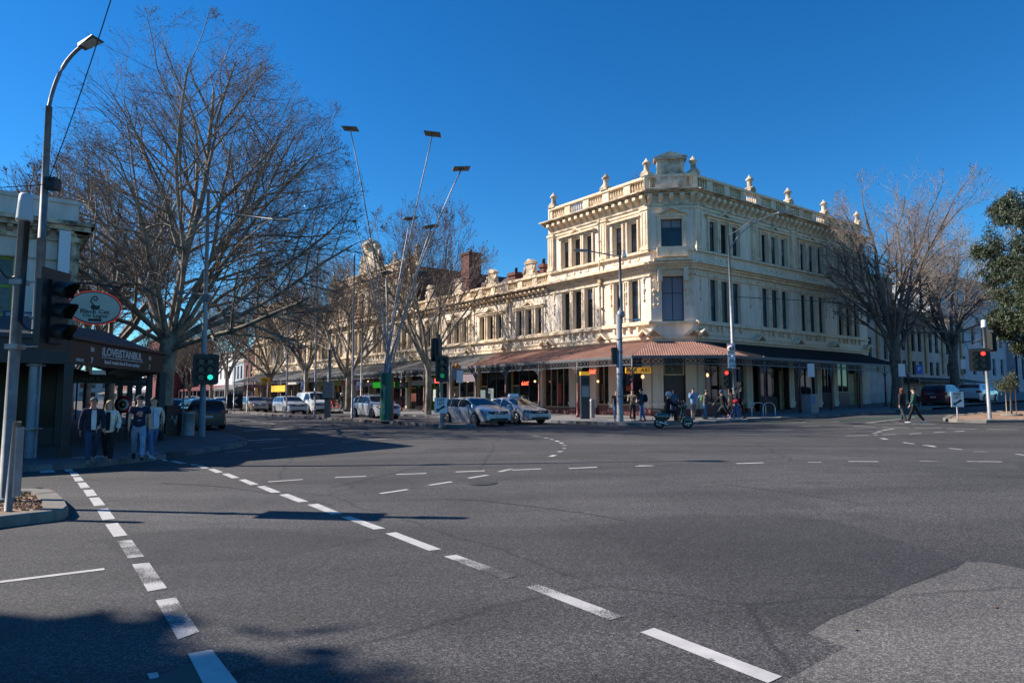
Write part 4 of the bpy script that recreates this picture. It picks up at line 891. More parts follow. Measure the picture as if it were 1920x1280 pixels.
for T,L in ((TK,16),(TJ,22)):
    t=MB(T); a0=-.5; t.box(a0+.42,L,.003,.12,HL-1.5,HL-1.35); t.box(a0+.1,L,-.1,.35,HL-1.12,HL-.95); t.box(a0,L,-.1,.5,HL-.95,HL-.8); part('cornice',t,M_LTR,LBD)
    t=MB(T); brackets(t,0,L,HL-1.34,HL-1.13,.3,.35); part('bracket',t,M_LTR,LBD,kind='stuff')
    t=MB(T); t.box(0.003,L,-.35,.04,HL-.8,HL); t.box(0.0,L,-.4,.1,HL-.12,HL+.02); part('parapet',t,M_LST,LBD)
    t=MB(T); t.box(.002,.55,.003,.1,3.7,HL-1.36); 
    for i in range(4): t.box(.08+.12*i,.14+.12*i,.1,.13,HL-2.1,HL-1.5)
    t.box(-.04,.6,.002,.16,HL-1.5,HL-1.3); part('pilaster',t,M_LTR,LBD)
    t=MB(T); t.box(0,L,.003,.06,HL-2.2,HL-2.15); t.box(.56,L,.003,.12,4.0,4.15); part('moulding',t,M_LTR,LBD)
mb=MB(); mb.box(-16,-.25,.25,22,0,HL-.8); part('roof_block',mb,M_DARKIN,LBD)
# dark shop fronts below
mb=MB(TK); 
for s in (.0,3.2,6.4,9.6,12.8): mb.box(s,s+.35,-.25,.05,LZ,3.5)
mb.box(0,16,-.2,-.02,LZ,LZ+.6); mb.box(0,16,-.2,-.02,2.9,3.5); part('shopfront',mb,M_BLACKM,LBD)
for s in (.35,3.55,6.75,9.95): 
    mb=MB(TK); mb.quad((s,-.1,LZ+.6),(s+2.85,-.1,LZ+.6),(s+2.85,-.1,2.9),(s,-.1,2.9)); part('pane',mb,M_DKG,LBD)
    mb=MB(TK); mb.box(s+1.35,s+1.42,-.12,-.04,LZ+.6,2.9); part('mullion',mb,M_BLACKM,LBD)
mb=MB(TJ); 
for s in (.3,3.6,6.9,10.2,13.5,17): mb.box(s,s+.35,-.25,.05,LZ,3.5)
mb.box(.3,20,-.2,-.02,LZ,LZ+.6); mb.box(.3,20,-.2,-.02,2.9,3.5); mb.quad((.3,-.1,LZ+.6),(20,-.1,LZ+.6),(20,-.1,2.9),(.3,-.1,2.9)); part('shopfront',mb,M_BLACKM,LBD)
# verandah: ground points of the fascia
def loc(p): q=Vector(p[:2])-Vector(W(LA,LB)[:2]); return Vector((CA*q.x+SA*q.y,-SA*q.x+CA*q.y))
V1=loc(((126-960)/1274*18.6,18.6)); V2=loc(((303-960)/1274*25.7,25.7)); V0=V1+Vector((-14,-.0)); V3=Vector((V2.x+.6,22))
FT,FB=3.24,2.52
mb=MB(); RT=4.05
mb.add([(V0.x,V0.y,FT),(V1.x,V1.y,FT),(V2.x,V2.y,FT),(V3.x,V3.y,FT),(V3.x-2.6,22,RT),(V2.x-1.9,V2.y+.6,RT),(V1.x-1.1,V1.y+3.2,RT),(V0.x,V0.y+3.4,RT),(-.0,0.02,RT+.05),(-.0,22,RT+.05),(-16,.02,RT+.05)],
   [(0,1,6,7),(1,2,5,6),(2,3,4,5),(7,6,8,10),(6,5,8),(5,4,9,8)]); part('verandah_roof',mb,mat('dark_blue_iron_roof',(0.035,0.045,0.06),.5,var=.3,scale=2),LBD)
def seg(p,q,z0,z1,w,m,name):
    u=(q-p).normalized(); n=Vector((u.y,-u.x))*w; b=MB(); a=[(p.x,p.y),(q.x,q.y),(q.x-n.x,q.y-n.y),(p.x-n.x,p.y-n.y)]
    b.add([(x,y,z0) for x,y in a]+[(x,y,z1) for x,y in a],[(0,1,2,3),(4,5,6,7),(0,1,5,4),(1,2,6,5),(2,3,7,6),(3,0,4,7)]); return part(name,b,m,LBD)
M_FAS=mat('brown_fascia_board',(0.030,0.020,0.016),.55,var=.3,scale=2)
seg(V0,V1,FB,FT-.02,.06,M_BLACKM,'fascia'); FAS=seg(V1,V2,FB,FT-.02,.06,M_FAS,'sign_fascia'); seg(V2,V3,FB,FT-.02,.06,M_BLACKM,'fascia')
seg(V0,V1,FT-.06,FT+.06,-.12,M_IROND,'gutter'); seg(V1,V2,FT-.0195,FT+.06,-.10,M_IROND,'gutter'); seg(V2,V3,FT-.06,FT+.06,-.12,M_IROND,'gutter')
u=(V2-V1).normalized(); nrm=Vector((u.y,-u.x)); ang=math.atan2(u.y,u.x); SL=(V2-V1).length
def sg(txt,s,z,size,sx=1.0,par=FAS,**k): p=V1+u*s+nrm*.006; text(txt,size,M_TXTW,par,(p.x,p.y,z),(R(90),0,ang),.003,sx=sx,**k)
sg('iLOVEiSTANBUL',3.55,2.99,.36,1.22); sg('hand made food from turkey',3.55,2.69,.17,1.38); sg('HALAL',.62,2.66,.13,1.2)
def bar(s0,s1,z0,z1,m=M_TXTW):
    b=MB(lambda s,d,z:((V1+u*s+nrm*d).x,(V1+u*s+nrm*d).y,z)); b.box(s0,s1,.004,.01,z0,z1); return part('underline',b,m,FAS)
bar(1.95,5.2,2.815,2.835)
for s in (1.35,5.85):
    sg('ist',s,3.02,.22,1.1); sg('y',s,2.74,.26,1.1)
# second sign board hung further in and posts
mb=MB(); 
for p in [V1,V1.lerp(V2,.33),V1.lerp(V2,.66),V2,V2+Vector((.1,3.4)),V2+Vector((.2,6.8)),V0.lerp(V1,.72),V2+Vector((.3,10.2)),V2+Vector((.3,13.6))]:
    b=MB(); b.box(p.x-.11,p.x+.11,p.y-.11,p.y+.11,LZ-.05,FB+.02); b.box(p.x-.17,p.x+.17,p.y-.17,p.y+.17,LZ-.05,LZ+.25)
    if p in (V1.lerp(V2,.33),V1.lerp(V2,.66)): continue
    part('verandah_post',b,M_BLACKM,LBD)
s1=Vector((V2.x-3.0,V2.y+1.6)); s2=Vector((V2.x+.1,V2.y+5.2))
bd=seg(Vector((V1.x-.6,V2.y+2.2)),Vector((V2.x-1.2,V2.y+2.6)),2.15,2.5,.04,M_BLACKM,'hanging_board')
text('iLOVEiSTANBUL',.2,mat('dim_sign_ink',(.2,.2,.21),.6),bd,(V2.x-2.6,V2.y+2.33,2.32),(R(90),0,0.1),.003,sx=1.2)
bd=seg(Vector((V2.x-1.0,V2.y+4.6)),Vector((V2.x+.45,V2.y+4.8)),2.1,2.45,.04,M_BLACKM,'hanging_board')
text('HOUSE CH',.17,mat('dim_sign_ink',(.2,.2,.21),.6),bd,(V2.x-.3,V2.y+4.6,2.3),(R(90),0,0.1),.003)
# white vertical light box and hanging oval cafe sign
lbx=thing('light_box_sign','tall narrow blank white light box fixed to the corner pilaster of the cream building','sign',tuple(P(112,600,23.6)),ROT)
mb=MB(); mb.box(-.17,.17,-.45,.35,.2,3.1); part('case',mb,M_SIGNW,lbx); 
mb=MB(); mb.box(-.172,-.19,-.43,.33,.25,3.05); part('side_panel',mb,M_STEELD,lbx)
oc=P(178,577,22.0); ov=thing('oval_hanging_sign','pale oval cat cafe sign with red edge lights hanging from a bracket','sign',tuple(oc),math.atan2(oc.y,oc.x)-R(90))
S_=22.0/1274; rx,rz=43*S_,31*S_
def ellip(rx,rz,y0,y1,n=36): 
    b=MB(); b.add([(rx*math.cos(2*math.pi*i/n),y,rz*math.sin(2*math.pi*i/n)) for y in (y0,y1) for i in range(n)],[tuple(range(n)),tuple(range(n,2*n))]+[(i,(i+1)%n,n+(i+1)%n,n+i) for i in range(n)]); return b
part('edge_band',ellip(rx,rz,-.05,.05),M_IROND,ov); part('board',ellip(rx*.95,rz*.93,-.06,.06),mat('cafe_sign_face',(.42,.43,.36),.5,var=.1,scale=3),ov)
b=MB(); b.tube([(rx*1.02*math.cos(t),-.02,rz*1.03*math.sin(t)) for t in np.linspace(0,2*math.pi,49)],.009,5,False); part('light_rope',b,mat('dull_red_rope',(.5,.03,.03),.5,emit=(1,.08,.05),es=.25),ov)
tt=[(.0,.02,.0)]; sp=[(.10-.09*math.cos(t)*(1-t/9)-.1,-.068,.28+.10*math.sin(t)*(1-t/9)) for t in np.linspace(0,6.5,26)]
b=MB(); b.tube(sp,.016,5); b.tube([sp[0],(-.13,-.068,.2),(-.05,-.068,.1),(.02,-.068,.02)],.018,5)
b.add([(-.11,-.068,-.02),(.13,-.068,-.02),(.13,-.068,.09),(.06,-.068,.05),(-.04,-.068,.05),(-.11,-.068,.09)],[(0,1,2,3,4,5)]); b.ball((.01,-.068,-.0),.13,.01,.07,12,6); part('cat_drawing',b,M_TXTK,ov)
text('Black Cat',.19,M_TXTK,ov,(0.0,-.066,-.13),(R(90),0,0),.004,sx=1.12); text('On Lygon',.16,M_TXTK,ov,(0.02,-.066,-.265),(R(90),0,0),.004,sx=1.1)
b=MB(); b.box(-.17,.2,-.068,-.062,-.45,-.36); part('emblem',b,M_TXTK,ov)
b=MB(); b.tube([(-rx-.9,0,rz+.28),(.75,0,rz+.2)],.025,6)
for x in (-.35,.35): b.tube([(x,0,rz+.22),(x,0,rz-.12)],.012,5)
for i in range(9): t=i*.7; 
b.tube([(-.9+.07*math.cos(t),0,rz+.15+.07*math.sin(t)) for t in np.linspace(0,6,12)],.012,4); b.tube([(.6+.06*math.cos(t),0,rz+.12+.06*math.sin(t)) for t in np.linspace(0,6,12)],.012,4); part('bracket',b,M_IROND,ov)
qs=thing('street_name_sign','small blue street name plate on the cream wall behind the signal pole','sign',tuple(P(36,590,21.5)),ROT)
b=MB(); b.box(-.42,.42,-.02,.02,-.11,.11); part('plate',b,mat('blue_plate',(.02,.03,.09),.5),qs); text('QUEENSBERRY',.13,M_TXTW,qs,(0,-.022,0),(R(90),0,0),.002,sx=.8)
# things under the verandah
mn=thing('menu_board','dark red painted cabinet with white graffiti beside the silver bin','cabinet',tuple(G(322,822)+Vector((0,0,.0))),ROT)
b=MB(); b.box(-.28,.28,-.25,.25,0,1.35); b.box(-.3,.3,-.27,.27,1.35,1.4); part('case',b,mat('dark_red_box',(.09,.015,.015),.5,var=.3,scale=3),mn)
b=MB(); 
for k in range(7): 
    a=k*.9; b.tube([(-.15+.04*k,-.256,.75+.18*math.sin(a)),(-.05+.03*k,-.256,.85+.15*math.cos(a*1.3))],.012,4)
part('graffiti',b,M_TXTW,mn)
bn=thing('litter_bin','round brushed steel litter bin on the near left kerb','bin',tuple(G(352,822,.0)),0)
b=MB(); b.lathe((0,0,0),[(.27,0),(.27,.06),(.25,.08),(.25,1.0),(.27,1.02),(.27,1.1),(.2,1.12),(.18,1.06)],20); part('drum',b,M_STEEL,bn)
# cafe tables and chairs under the verandah
def cafe(px,py,lab,k):
    p=G(px,py,.0); t=thing('cafe_table',lab,'table',tuple(p),k); b=MB(); b.lathe((0,0,.70),[(.33,0),(.33,.03)],14); part('top',b,M_BLACKM,t); b=MB(); b.tube([(0,0,0),(0,0,.7)],.03,6); part('pedestal',b,M_BLACKM,t); b=MB(); b.lathe((0,0,0),[(.22,0),(.2,.03),(.03,.05)],12); part('foot',b,M_BLACKM,t)
def chair(px,py,lab,k):
    p=G(px,py,.0); t=thing('cafe_chair',lab,'chair',tuple(p),k,'cafe chairs under the verandah'); b=MB(); b.box(-.2,.2,-.2,.2,.44,.47); part('seat',b,M_BLACKM,t)
    b=MB(); b.box(-.2,.2,.18,.21,.62,.86); part('backrest',b,M_BLACKM,t)
    for x in (-.18,.18):
        for y in (-.18,.18): b=MB(); b.tube([(x,y,0),(x,y,.46 if y<0 else .86)],.014,5); part('leg',b,M_BLACKM,t)
cafe(214,842,'round black cafe table under the verandah left of the woman in the pale jacket',0); cafe(236,832,'round black cafe table under the verandah right of the woman in the pale jacket',0)
for i,(x,y,l) in enumerate([(207,836,'black cafe chair left of the nearer table'),(222,838,'black cafe chair right of the nearer table'),(229,828,'black cafe chair left of the farther table'),(244,829,'black cafe chair right of the farther table'),(300,826,'black cafe chair beside the dark red cabinet')]): chair(x,y,l,i*1.3)
rs_=thing('round_red_sign','round red and white evil eye disc hung between the verandah posts','sign',tuple(P(231,758,28)),0)
for r,m,y in ((.36,M_RED,0),(.24,M_SIGNW,-.01),(.15,mat('blue_plate',(0,0,0)),-.02),(.07,mat('amber_eye',(.8,.35,.02),.5),-.03)): b=MB(); b.lathe((0,y,0),[(r,0),(r,-.01)],20,'y'); part('disc',b,m,rs_)
# tactile paving
b=MB(); 
for gx,gy in ((262,851),(160,858)):
    c=G(gx,gy,.137)
    for i in range(6):
        for j in range(5): p=c+Vector((i*.12-.3,j*.16,0)); b.lathe((p.x,p.y,zf(p.x,p.y)+.135),[(.035,0),(.025,.006)],6)
part('tactile_studs',b,M_PAINT,FPN,kind='stuff')
# ------------------------------------------------------------ neighbours of the hotel along the cross street
def plainbuild(name,label,a0,b0,b1,depth,h,floors,m,trim,wins,gz=None,par=.6,pil=(),aw=False,T=None,mglass=None,cat='building'):
    p=W(a0,b0); t=thing(name,label,cat,tuple(p),ROT); L=b1-b0; z0=zfB(b0)-.4; TT=lambda s,d,z:(s,-d,z)
    holes=[]
    for (zb,zt) in floors:
        for (c,w) in wins: holes.append((c-w/2,c+w/2,zb,zt))
    mb=MB(TT); wall(mb,0,L,z0,h,holes,.22); part('wall',mb,m,t)
    for h_ in holes: window(TT,t,*h_,dep=.22)
    mb=MB(); mb.box(.01,L-.01,.25,depth,z0,h-.02); part('roof_block',mb,m,t)
    mb=MB(TT); mb.box(-.05,L+.05,-.3,.22,h,h+.2); mb.box(0,L,.003,.15,h-.9,h-.75); mb.box(.0,L,-.28,.04,h+.2,h+par); part('cornice',mb,trim,t)
    for c in pil: mb=MB(TT); mb.box(c-.22,c+.22,.002,.14,z0+3.2,h-.9); part('pilaster',mb,trim,t)
    return t,TT,z0,L
EB=64.5*KK
M_SAND=mat('sandy_trim',(.40,.30,.16),.85,var=.25,scale=2); M_GRCR=mat('pale_render',(.50,.46,.41),.85,c2=(.36,.32,.28),scale=1.2,bump=.2)
t,TT,z0,L=plainbuild('side_wing','pale three storey rear wing with sandy pilasters behind the large bare tree',A0+.6,EB+.3,EB+6.5,10,11.6,[(7.9,9.7),(4.9,6.7)],M_GRCR,M_SAND,[(1.5,.7),(4.4,.7)],pil=(.3,2.9,5.9))
t,TT,z0,L=plainbuild('cream_side_building','plain cream two storey building with sandy pilasters and a low dark awning',A0+1.0,EB+6.55,EB+22.5,10,9.2,[(5.9,8.0),(3.7-.0,5.0)],M_GRCR,M_SAND,[(1.2,.75),(2.6,.75),(4.6,.75),(6.0,.75),(8.4,.75),(9.8,.75),(12.4,.75),(14.0,.75)],pil=(.25,3.6,7.2,11.1,15.6))
mb=MB(TT); mb.add([(0,.01,3.5),(L,.01,3.5),(L,2.2,3.1),(0,2.2,3.1),(0,.01,3.36),(L,.01,3.36),(L,2.2,2.98),(0,2.2,2.98)],[(0,1,2,3),(4,5,6,7),(3,2,6,7),(0,3,7,4),(1,2,6,5)]); part('awning',mb,M_DKROOF,t)
for s in (2,5.5,9,12.5): mb=MB(TT); mb.box(s,s+1.5,.004,.06,z0+.4,2.9); part('door',mb,M_BLACKM if s<6 else M_CREAMD,t)
t,TT,z0,L=plainbuild('white_modern_building','tall plain white building beyond the cream one',A0+3,EB+22.6,EB+42,16,14.5,[(4.2,6.2),(7.6,9.6)],mat('white_render',(.42,.43,.45),.8,var=.1,scale=1),mat('white_render',(0,0,0)),[(3,1),(6,1),(9,1),(12,1),(15,1),(17.6,1)])
t,TT,z0,L=plainbuild('grey_blue_building','long grey blue building at the far right behind the gum tree',A0+2,EB+42.2,EB+90,16,8.5,[(3.8,6.4)],mat('grey_render',(.33,.36,.40),.8,var=.15,scale=1),mat('grey_render',(0,0,0)),[(2+3.2*i,1.1) for i in range(14)])
t,TT,z0,L=plainbuild('far_cross_building','pale building far along the cross street',-18,60,110,14,9,[(4,6)],mat('grey_render',(0,0,0)),M_GRCR,[(3+3.3*i,1.1) for i in range(14)])
# ------------------------------------------------------------ boulevard beyond the terrace
def bfront(name,label,a0,a1,h,m,trim,wn,floors,depth=10,roof=None,cat='building',b=None,verandah=None):
    b=b or B0; p=W(a0,b); t=thing(name,label,cat,tuple(p),ROT); L=a1-a0
    holes=[(c-w/2,c+w/2,z0,z1) for (z0,z1) in floors for (c,w) in wn]
    mb=MB(TL); wall(mb,0,L,-.2,h,holes,.2); part('wall',mb,m,t)
    for q in holes: window(TL,t,*q,dep=.2,bars=True)
    mb=MB(); mb.box(.21,depth,.0,L,-.2,h-.02); part('roof_block',mb,roof or m,t)
    mb=MB(TL); mb.box(-.03,L+.03,-.25,.25,h,h+.25); mb.box(0,L,.004,.12,h-.7,h-.55); part('cornice',mb,trim,t)
    if verandah:
        mb=MB(TL); mb.add([(0,.01,3.9),(L,.01,3.9),(L,3,3.2),(0,3,3.2),(0,3,2.9),(L,3,2.9)],[(0,1,2,3),(3,2,5,4)]); part('verandah_roof',mb,verandah,t)
        for s in np.arange(.3,L,3.2): mb=MB(TL); mb.tube([(s,2.9,0),(s,2.9,3.1)],.06,6); part('verandah_post',mb,M_WHITE,t)
        for i,s in enumerate(np.arange(.4,L-2,3.2)): mb=MB(TL); mb.box(s,s+2.4,.01,.05,.5,2.7); part('shop_window',mb,M_GLASS,t)
    return t
e=A0+D5[-1]
M_WHB=mat('white_render2',(.62,.62,.62),.8,var=.15,scale=1); M_REDT=mat('dark_red_trim',(.16,.03,.03),.6,var=.2,scale=3)
bfront('brick_shop','narrow brown brick shop joined to the far end of the terrace',e+.4,e+6,9.5,M_BRICK,M_TRIM,[(1.5,.9),(4,.9)],[(5,7)],verandah=M_GREYR)
bfront('green_grey_shop','grey shop with a green sign panel beyond the brick shop',e+6.1,e+13,8.5,mat('grey_render',(0,0,0)),M_TRIM,[(1.5,1),(3.5,1),(5.5,1)],[(4.8,7)],verandah=M_GREYR)
bfront('white_red_shop','white two storey shop house with dark red gables and verandah',e+13.1,e+26,9.5,M_WHB,M_REDT,[(2,1),(5,1),(8,1),(11,1)],[(5,7.2)],verandah=M_REDT)
bfront('dark_red_building','large dark red building down the boulevard',e+44,e+62,14,mat('deep_red_render',(.17,.025,.02),.8,var=.25,scale=1),M_BRICK,[(3,1),(8,1),(13,1)],[(5,7),(9,11)],b=B0-6)
bfront('brown_brick_shops','brown brick shops between the white shop and the dark red building',e+26.2,e+43.8,8,M_BRICK,M_WHITE,[(2,1),(6,1),(10,1),(14,1)],[(4.6,6.6)],verandah=M_REDT)
for i,(x0,x1,h,m,l) in enumerate([(62.5,95,10,M_GRCR,'pale shop row far down the boulevard'),(95.5,130,12,M_WHB,'white shop row far down the boulevard'),(131,190,11,M_BRICK,'brick shop row at the far end of the boulevard')]):
    bfront('far_shop_row',l,e+x0,e+x1,h,m,M_TRIM,[(2+3.5*k,1) for k in range(int((x1-x0)/3.5))],[(4.6,6.8)],verandah=M_GREYR)
# closing block across the far end and the near side row
mb=MB(); 
t=thing('far_end_building','pale apartment block closing the far end of the boulevard','building',tuple(W(330,-30)),ROT)
TT=lambda s,d,z:(s,-d,z); ho=[(4+4*i,5.6+4*i,z,z+1.8) for i in range(18) for z in (2,5.5,9)]
mb=MB(TT); wall(mb,0,80,-.2,13,ho,.2); part('wall',mb,M_GRCR,t)
for h_ in ho: window(TT,t,*h_,dep=.2)
mb=MB(); mb.box(0,80,.25,15,-.2,12.9); part('roof_block',mb,M_GRCR,t)
NR=thing('near_side_row','low dark shop row beyond the restaurant on the near side','building',tuple(W(LA+22.5,LB,0)),ROT)
mb=MB(); mb.box(-14,0,0,180,-.2,6.2); part('wall',mb,M_LST,NR)
mb=MB(TJ); mb.add([(0,.01,3.9),(150,.01,3.9),(150,2.6,3.2),(0,2.6,3.2),(0,2.6,2.7),(150,2.6,2.7)],[(0,1,2,3),(3,2,5,4)]); part('verandah_roof',mb,M_DKROOF,NR)
for i in range(24):
    mb=MB(TJ); mb.box(1+6*i,5+6*i,.01,.05,.5,2.6); part('shop_window',mb,M_GLASS,NR)
    mb=MB(TJ); mb.tube([(1+6*i,2.5,0),(1+6*i,2.5,2.8)],.06,6); part('verandah_post',mb,M_BLACKM,NR)
# signs of the shops under the long verandah
def hsign(name,label,px0,px1,y0,y1,bpl,m,txt=None,tm=None,tsize=.3,cat='sign',thick=.08):
    a0_=onB(px1,bpl); a1_=onB(px0,bpl); r0=ray(px1,y0); tt=bpl/(CA*r0.x+SA*r0.y); z1=CZ+r0.z*tt; r1=ray(px1,y1); z0=CZ+r1.z*(bpl/(CA*r1.x+SA*r1.y))
    t=thing(name,label,cat,tuple(W(a0_,bpl,z0)),ROT); mb=MB(); mb.box(-thick,0,0,a1_-a0_,0,z1-z0); part('board',mb,m,t)
    if txt: text(txt,tsize,tm or M_TXTW,t,(-thick-.006,(a1_-a0_)/2,(z1-z0)/2),(R(90),0,R(-90)),.004)
    return t
M_YEL=mat('yellow_sign',(.80,.42,.03),.5,emit=(.9,.42,.03),es=.22); M_GRN=mat('green_sign',(.03,.30,.02),.5,emit=(.03,.6,.02),es=.25)
# yellow hotel sign facing the corner
ys=thing('yellow_hotel_sign','yellow board with dark lettering hung under the verandah corner','sign',tuple(P(1199,694,40.3)),R(6))
k=40.3/1274; b=MB(); b.box(-27*k,22*k,-.05,.05,-5.6*k,5.6*k); part('board',b,M_YEL,ys); text('BAR  ABS',.34,mat('sign_brown_ink',(.05,.02,.01),.5),ys,(-.1,-.055,0),(R(90),0,0),.003,sx=1.05,shear=.2)
def neon(px,py,Y,label,w=10,group='red neon scripts in the hotel windows'):
    p=P(px,py,Y); t=thing('neon_sign',label,'neon sign',tuple(p),R(6),None); k=Y/1274; s=w*k; b=MB()
    pts=[(-s/2,-.0,-.08),(-s*.42,0,.12),(-s*.40,0,-.1),(-s*.2,0,-.08),(-s*.12,0,.1),(-s*.06,0,-.1),(s*.05,0,.06),(s*.12,0,-.09),(s*.2,0,.1),(s*.3,0,-.07),(s*.38,0,.1),(s*.5,0,.08)]
    b.tube(pts,.032,5); b.tube([(-s*.55,0,-.13),(s*.45,0,-.11)],.02,4); part('glass_tube',b,M_NEON,t)
neon(985,718,1274*0+49.6,'red neon script in the hotel window behind the silver taxi',13); neon(1111,696,44.8,'red neon script in the hotel window above the parking meter',13); neon(1186,713,44.3,'red neon script under the yellow hotel board',17); neon(1351,709,44.2,'red neon script in the corner window left of the red traffic light',12); neon(1372,706,45,'red neon script in the corner window right of the red traffic light',5)
gl=P(1206,705,42.3)
for (x,y,l) in ((1206,706,'round lit globe lamp left of the corner door'),(1325,703,'round lit globe lamp right of the corner door')):
    p=P(x,y,43.2); t=thing('globe_lamp',l,'lamp',tuple(p),0,None); b=MB(); b.ball((0,0,0),.14,.14,.14,14,9); part('globe',b,M_GLOBE,t); b=MB(); b.tube([(0,0,.13),(0,.0,.35),(0,.5,.4)],.02,5); part('arm',b,M_IROND,t)
for (x,y,w,h,l,m) in ((1180,728,14,9,'orange red poster in the window under the neon script',mat('poster_red',(.35,.05,.02),.6)),(1355,726,17,7,'dim red poster in the window behind the traffic light',mat('poster_dim',(.12,.03,.02),.6)),(1131,735,6,30,'framed brown menu board on the pier left of the corner pole',mat('poster_brown',(.13,.05,.035),.5)),(1050,737,8,38,'tall red banner beside the hotel side door',mat('poster_red2',(.28,.02,.015),.6)),(1300,727,12,8,'small dark plaque right of the corner door',mat('plaque',(.03,.012,.012),.4)),(1300,739,12,14,'larger dark plaque below the small one right of the corner door',mat('plaque',(0,0,0)))):
    Y=43.6 if x>1140 else (46.3 if x>1100 else 48.8)
    if x==1300: Y=42.35
    p=P(x,y,Y); k=Y/1274; t=thing('wall_poster',l,'poster',tuple(p),R(8) if x==1300 else (R(-53) if x<1200 else ROT)); b=MB(); b.box(-w*k*.5,w*k*.5,-.04,.0,-h*k/2,h*k/2); part('panel',b,m,t)
for i,sgn in enumerate([(857,892,700,715,29.6,mat('pinkgrey_sign',(.20,.15,.16),.6),None,'pinkish grey fascia board under the verandah behind the hatchback'),(805,842,708,718,29.6,M_BLACKM,'PHO','black shop board with red letters left of the traffic light'),
   (700,740,715,726,31.2,M_GRN,None,'bright green shop board behind the lamp cluster'),(592,640,712,722,31.0,mat('lime_sign',(.25,.28,.03),.6),None,'yellow green shop board behind the second tree'),
   (505,535,722,734,29.3,M_YEL,None,'orange shop awning board far along the verandah'),(540,560,716,720,29.3,mat('pale_awning',(.45,.42,.4),.7),None,'pale fascia strip far along the verandah')]):
    hsign('shop_sign',sgn[7],*sgn[:6],txt=sgn[6],tm=M_NEON if sgn[6] else None,tsize=.55)
yo=thing('awning_top_sign','orange sign standing on the verandah roof near the far pavilion','sign',tuple(P(497,717,80)),R(-10)); k=80/1274
b=MB(); b.box(-9*k,9*k,-.08,.08,0,10*k); b.box(-13*k,8*k,-.06,.06,-4*k,-1.5*k); part('board',b,mat('orange_sign',(.75,.32,.01),.5),yo); b=MB(); b.box(-4*k,-3*k,-.1,.1,2*k,7*k); b.box(0,4*k,-.1,.1,2*k,3*k); b.box(0,1*k,-.1,.1,3*k,7*k); part('mark',b,mat('sign_brown_ink',(0,0,0)),yo)
# ------------------------------------------------------------ poles, lamps, signals
def polething(name,label,cat,base,group=None,rot=0): return thing(name,label,cat,tuple(base),rot,group)
def pole(t,top,r0,r1,m=M_STEEL,n=10,base=True,name='pole'):
    b=MB(); b.tube([(0,0,0),tuple(Vector(top)*.5),tuple(top)],[r0,(r0+r1)/2,r1],n); 
    if base: b.lathe((0,0,0),[(r0*2,0),(r0*2,.03),(r0*1.3,.05)],8)
    return part(name,b,m,t)
M_LENSR=mat('lit_red_lens',(.3,.01,.01),.3,emit=(1,.03,.02),es=2.2); M_LENSG=mat('lit_green_lens',(.01,.25,.2),.3,emit=(.02,.75,.62),es=.65); M_LENSD=mat('unlit_lens',(.03,.03,.03),.25)
def signal(t,c,face,lit=None,n=3,s=1.0,plate=True,cols=1,name='lantern',dim=False):
    """c centre (local), face = heading in radians the lenses look towards"""
    ux=Vector((math.cos(face),math.sin(face),0)); uy=Vector((-math.sin(face),math.cos(face),0)); c=Vector(c)
    T=lambda x,y,z: tuple(c+ux*x+uy*y+Vector((0,0,z)))
    b=MB(T); w=.17*s; h=.34*s
    for k in range(cols):
        o=(k-(cols-1)/2)*2.1*w; b.box(-.14*s,.06*s,o-w,o+w,-h*n/2,h*n/2)
        for i in range(1,n): b.box(-.145*s,.065*s,o-w*1.01,o+w*1.01,-h*n/2+h*i-.006,-h*n/2+h*i+.006)
    q=part(name,b,M_BLACK,t)
    if plate:
        b=MB(T); r=.12*s; W_=(w*cols*1.05+.16*s); H_=h*n/2+.15*s; pts=[]
        for (sx,sz,a0) in ((1,1,0),(-1,1,90),(-1,-1,180),(1,-1,270)):
            for a in (0,30,60,90): pts.append((sx*(W_-r)+r*math.cos(R(a0+a)),sz*(H_-r)+r*math.sin(R(a0+a))))
        b.prism(pts,0,-.03*s,-.015*s); part('backing_board',b,M_BLACK,q)
    for k in range(cols):
        for i in range(n):
            o=(k-(cols-1)/2)*2.1*w; z=h*(n/2-.5-i); b=MB(T); nn=12
            ring=[(math.cos(2*math.pi*j/nn),math.sin(2*math.pi*j/nn)) for j in range(nn)]
            b.add([(.062*s,o+.115*s*y,z+.115*s*zz) for y,zz in ring],[tuple(range(nn))]); on=(lit==i and k==cols-1)
            part('lens',b,(M_LENSR if i==0 else (mat('dim_green_lens',(.01,.25,.1),.3,emit=(.02,.9,.35),es=.08) if dim else M_LENSG)) if on else M_LENSD,q)
            b=MB(T); arc=[(math.cos(R(a)),math.sin(R(a))) for a in range(-35,216,25)]; L_=.30*s
            vs=[(.06*s,o+.15*s*y,z+.15*s*zz) for y,zz in arc]+[(.06*s+L_*(.45+.55*max(0,zz)),o+.15*s*y,z+.15*s*zz-.02) for y,zz in arc]; m=len(arc)
            b.add(vs,[(j,j+1,m+j+1,m+j) for j in range(m-1)]); part('visor',b,M_BLACK,q)
    return q
def lamphead(t,p,d,L=.75,w=.3,m=M_STEEL):
    d=Vector(d).normalized(); s=Vector((-d.y,d.x,0)).normalized(); u=d.cross(s); p=Vector(p)
    T=lambda x,y,z: tuple(p+d*x+s*y+u*z)
    b=MB(T); b.add([(0,-w*.3,-.06),(L,-w*.5,-.03),(L,w*.5,-.03),(0,w*.3,-.06),(0,-w*.25,.06),(L*.9,-w*.4,.03),(L*.9,w*.4,.03),(0,w*.25,.06)],[(0,3,2,1),(4,5,6,7),(0,1,5,4),(1,2,6,5),(2,3,7,6),(3,0,4,7)])
    h=part('lamp_head',b,m,t); b=MB(T); b.box(L*.2,L*.9,-w*.32,w*.32,-.075,-.062); b.box(.0,.0,0,0,0,0) if 0 else None; part('lamp_lens',b,mat('lamp_diffuser',(.5,.5,.45),.4),h)
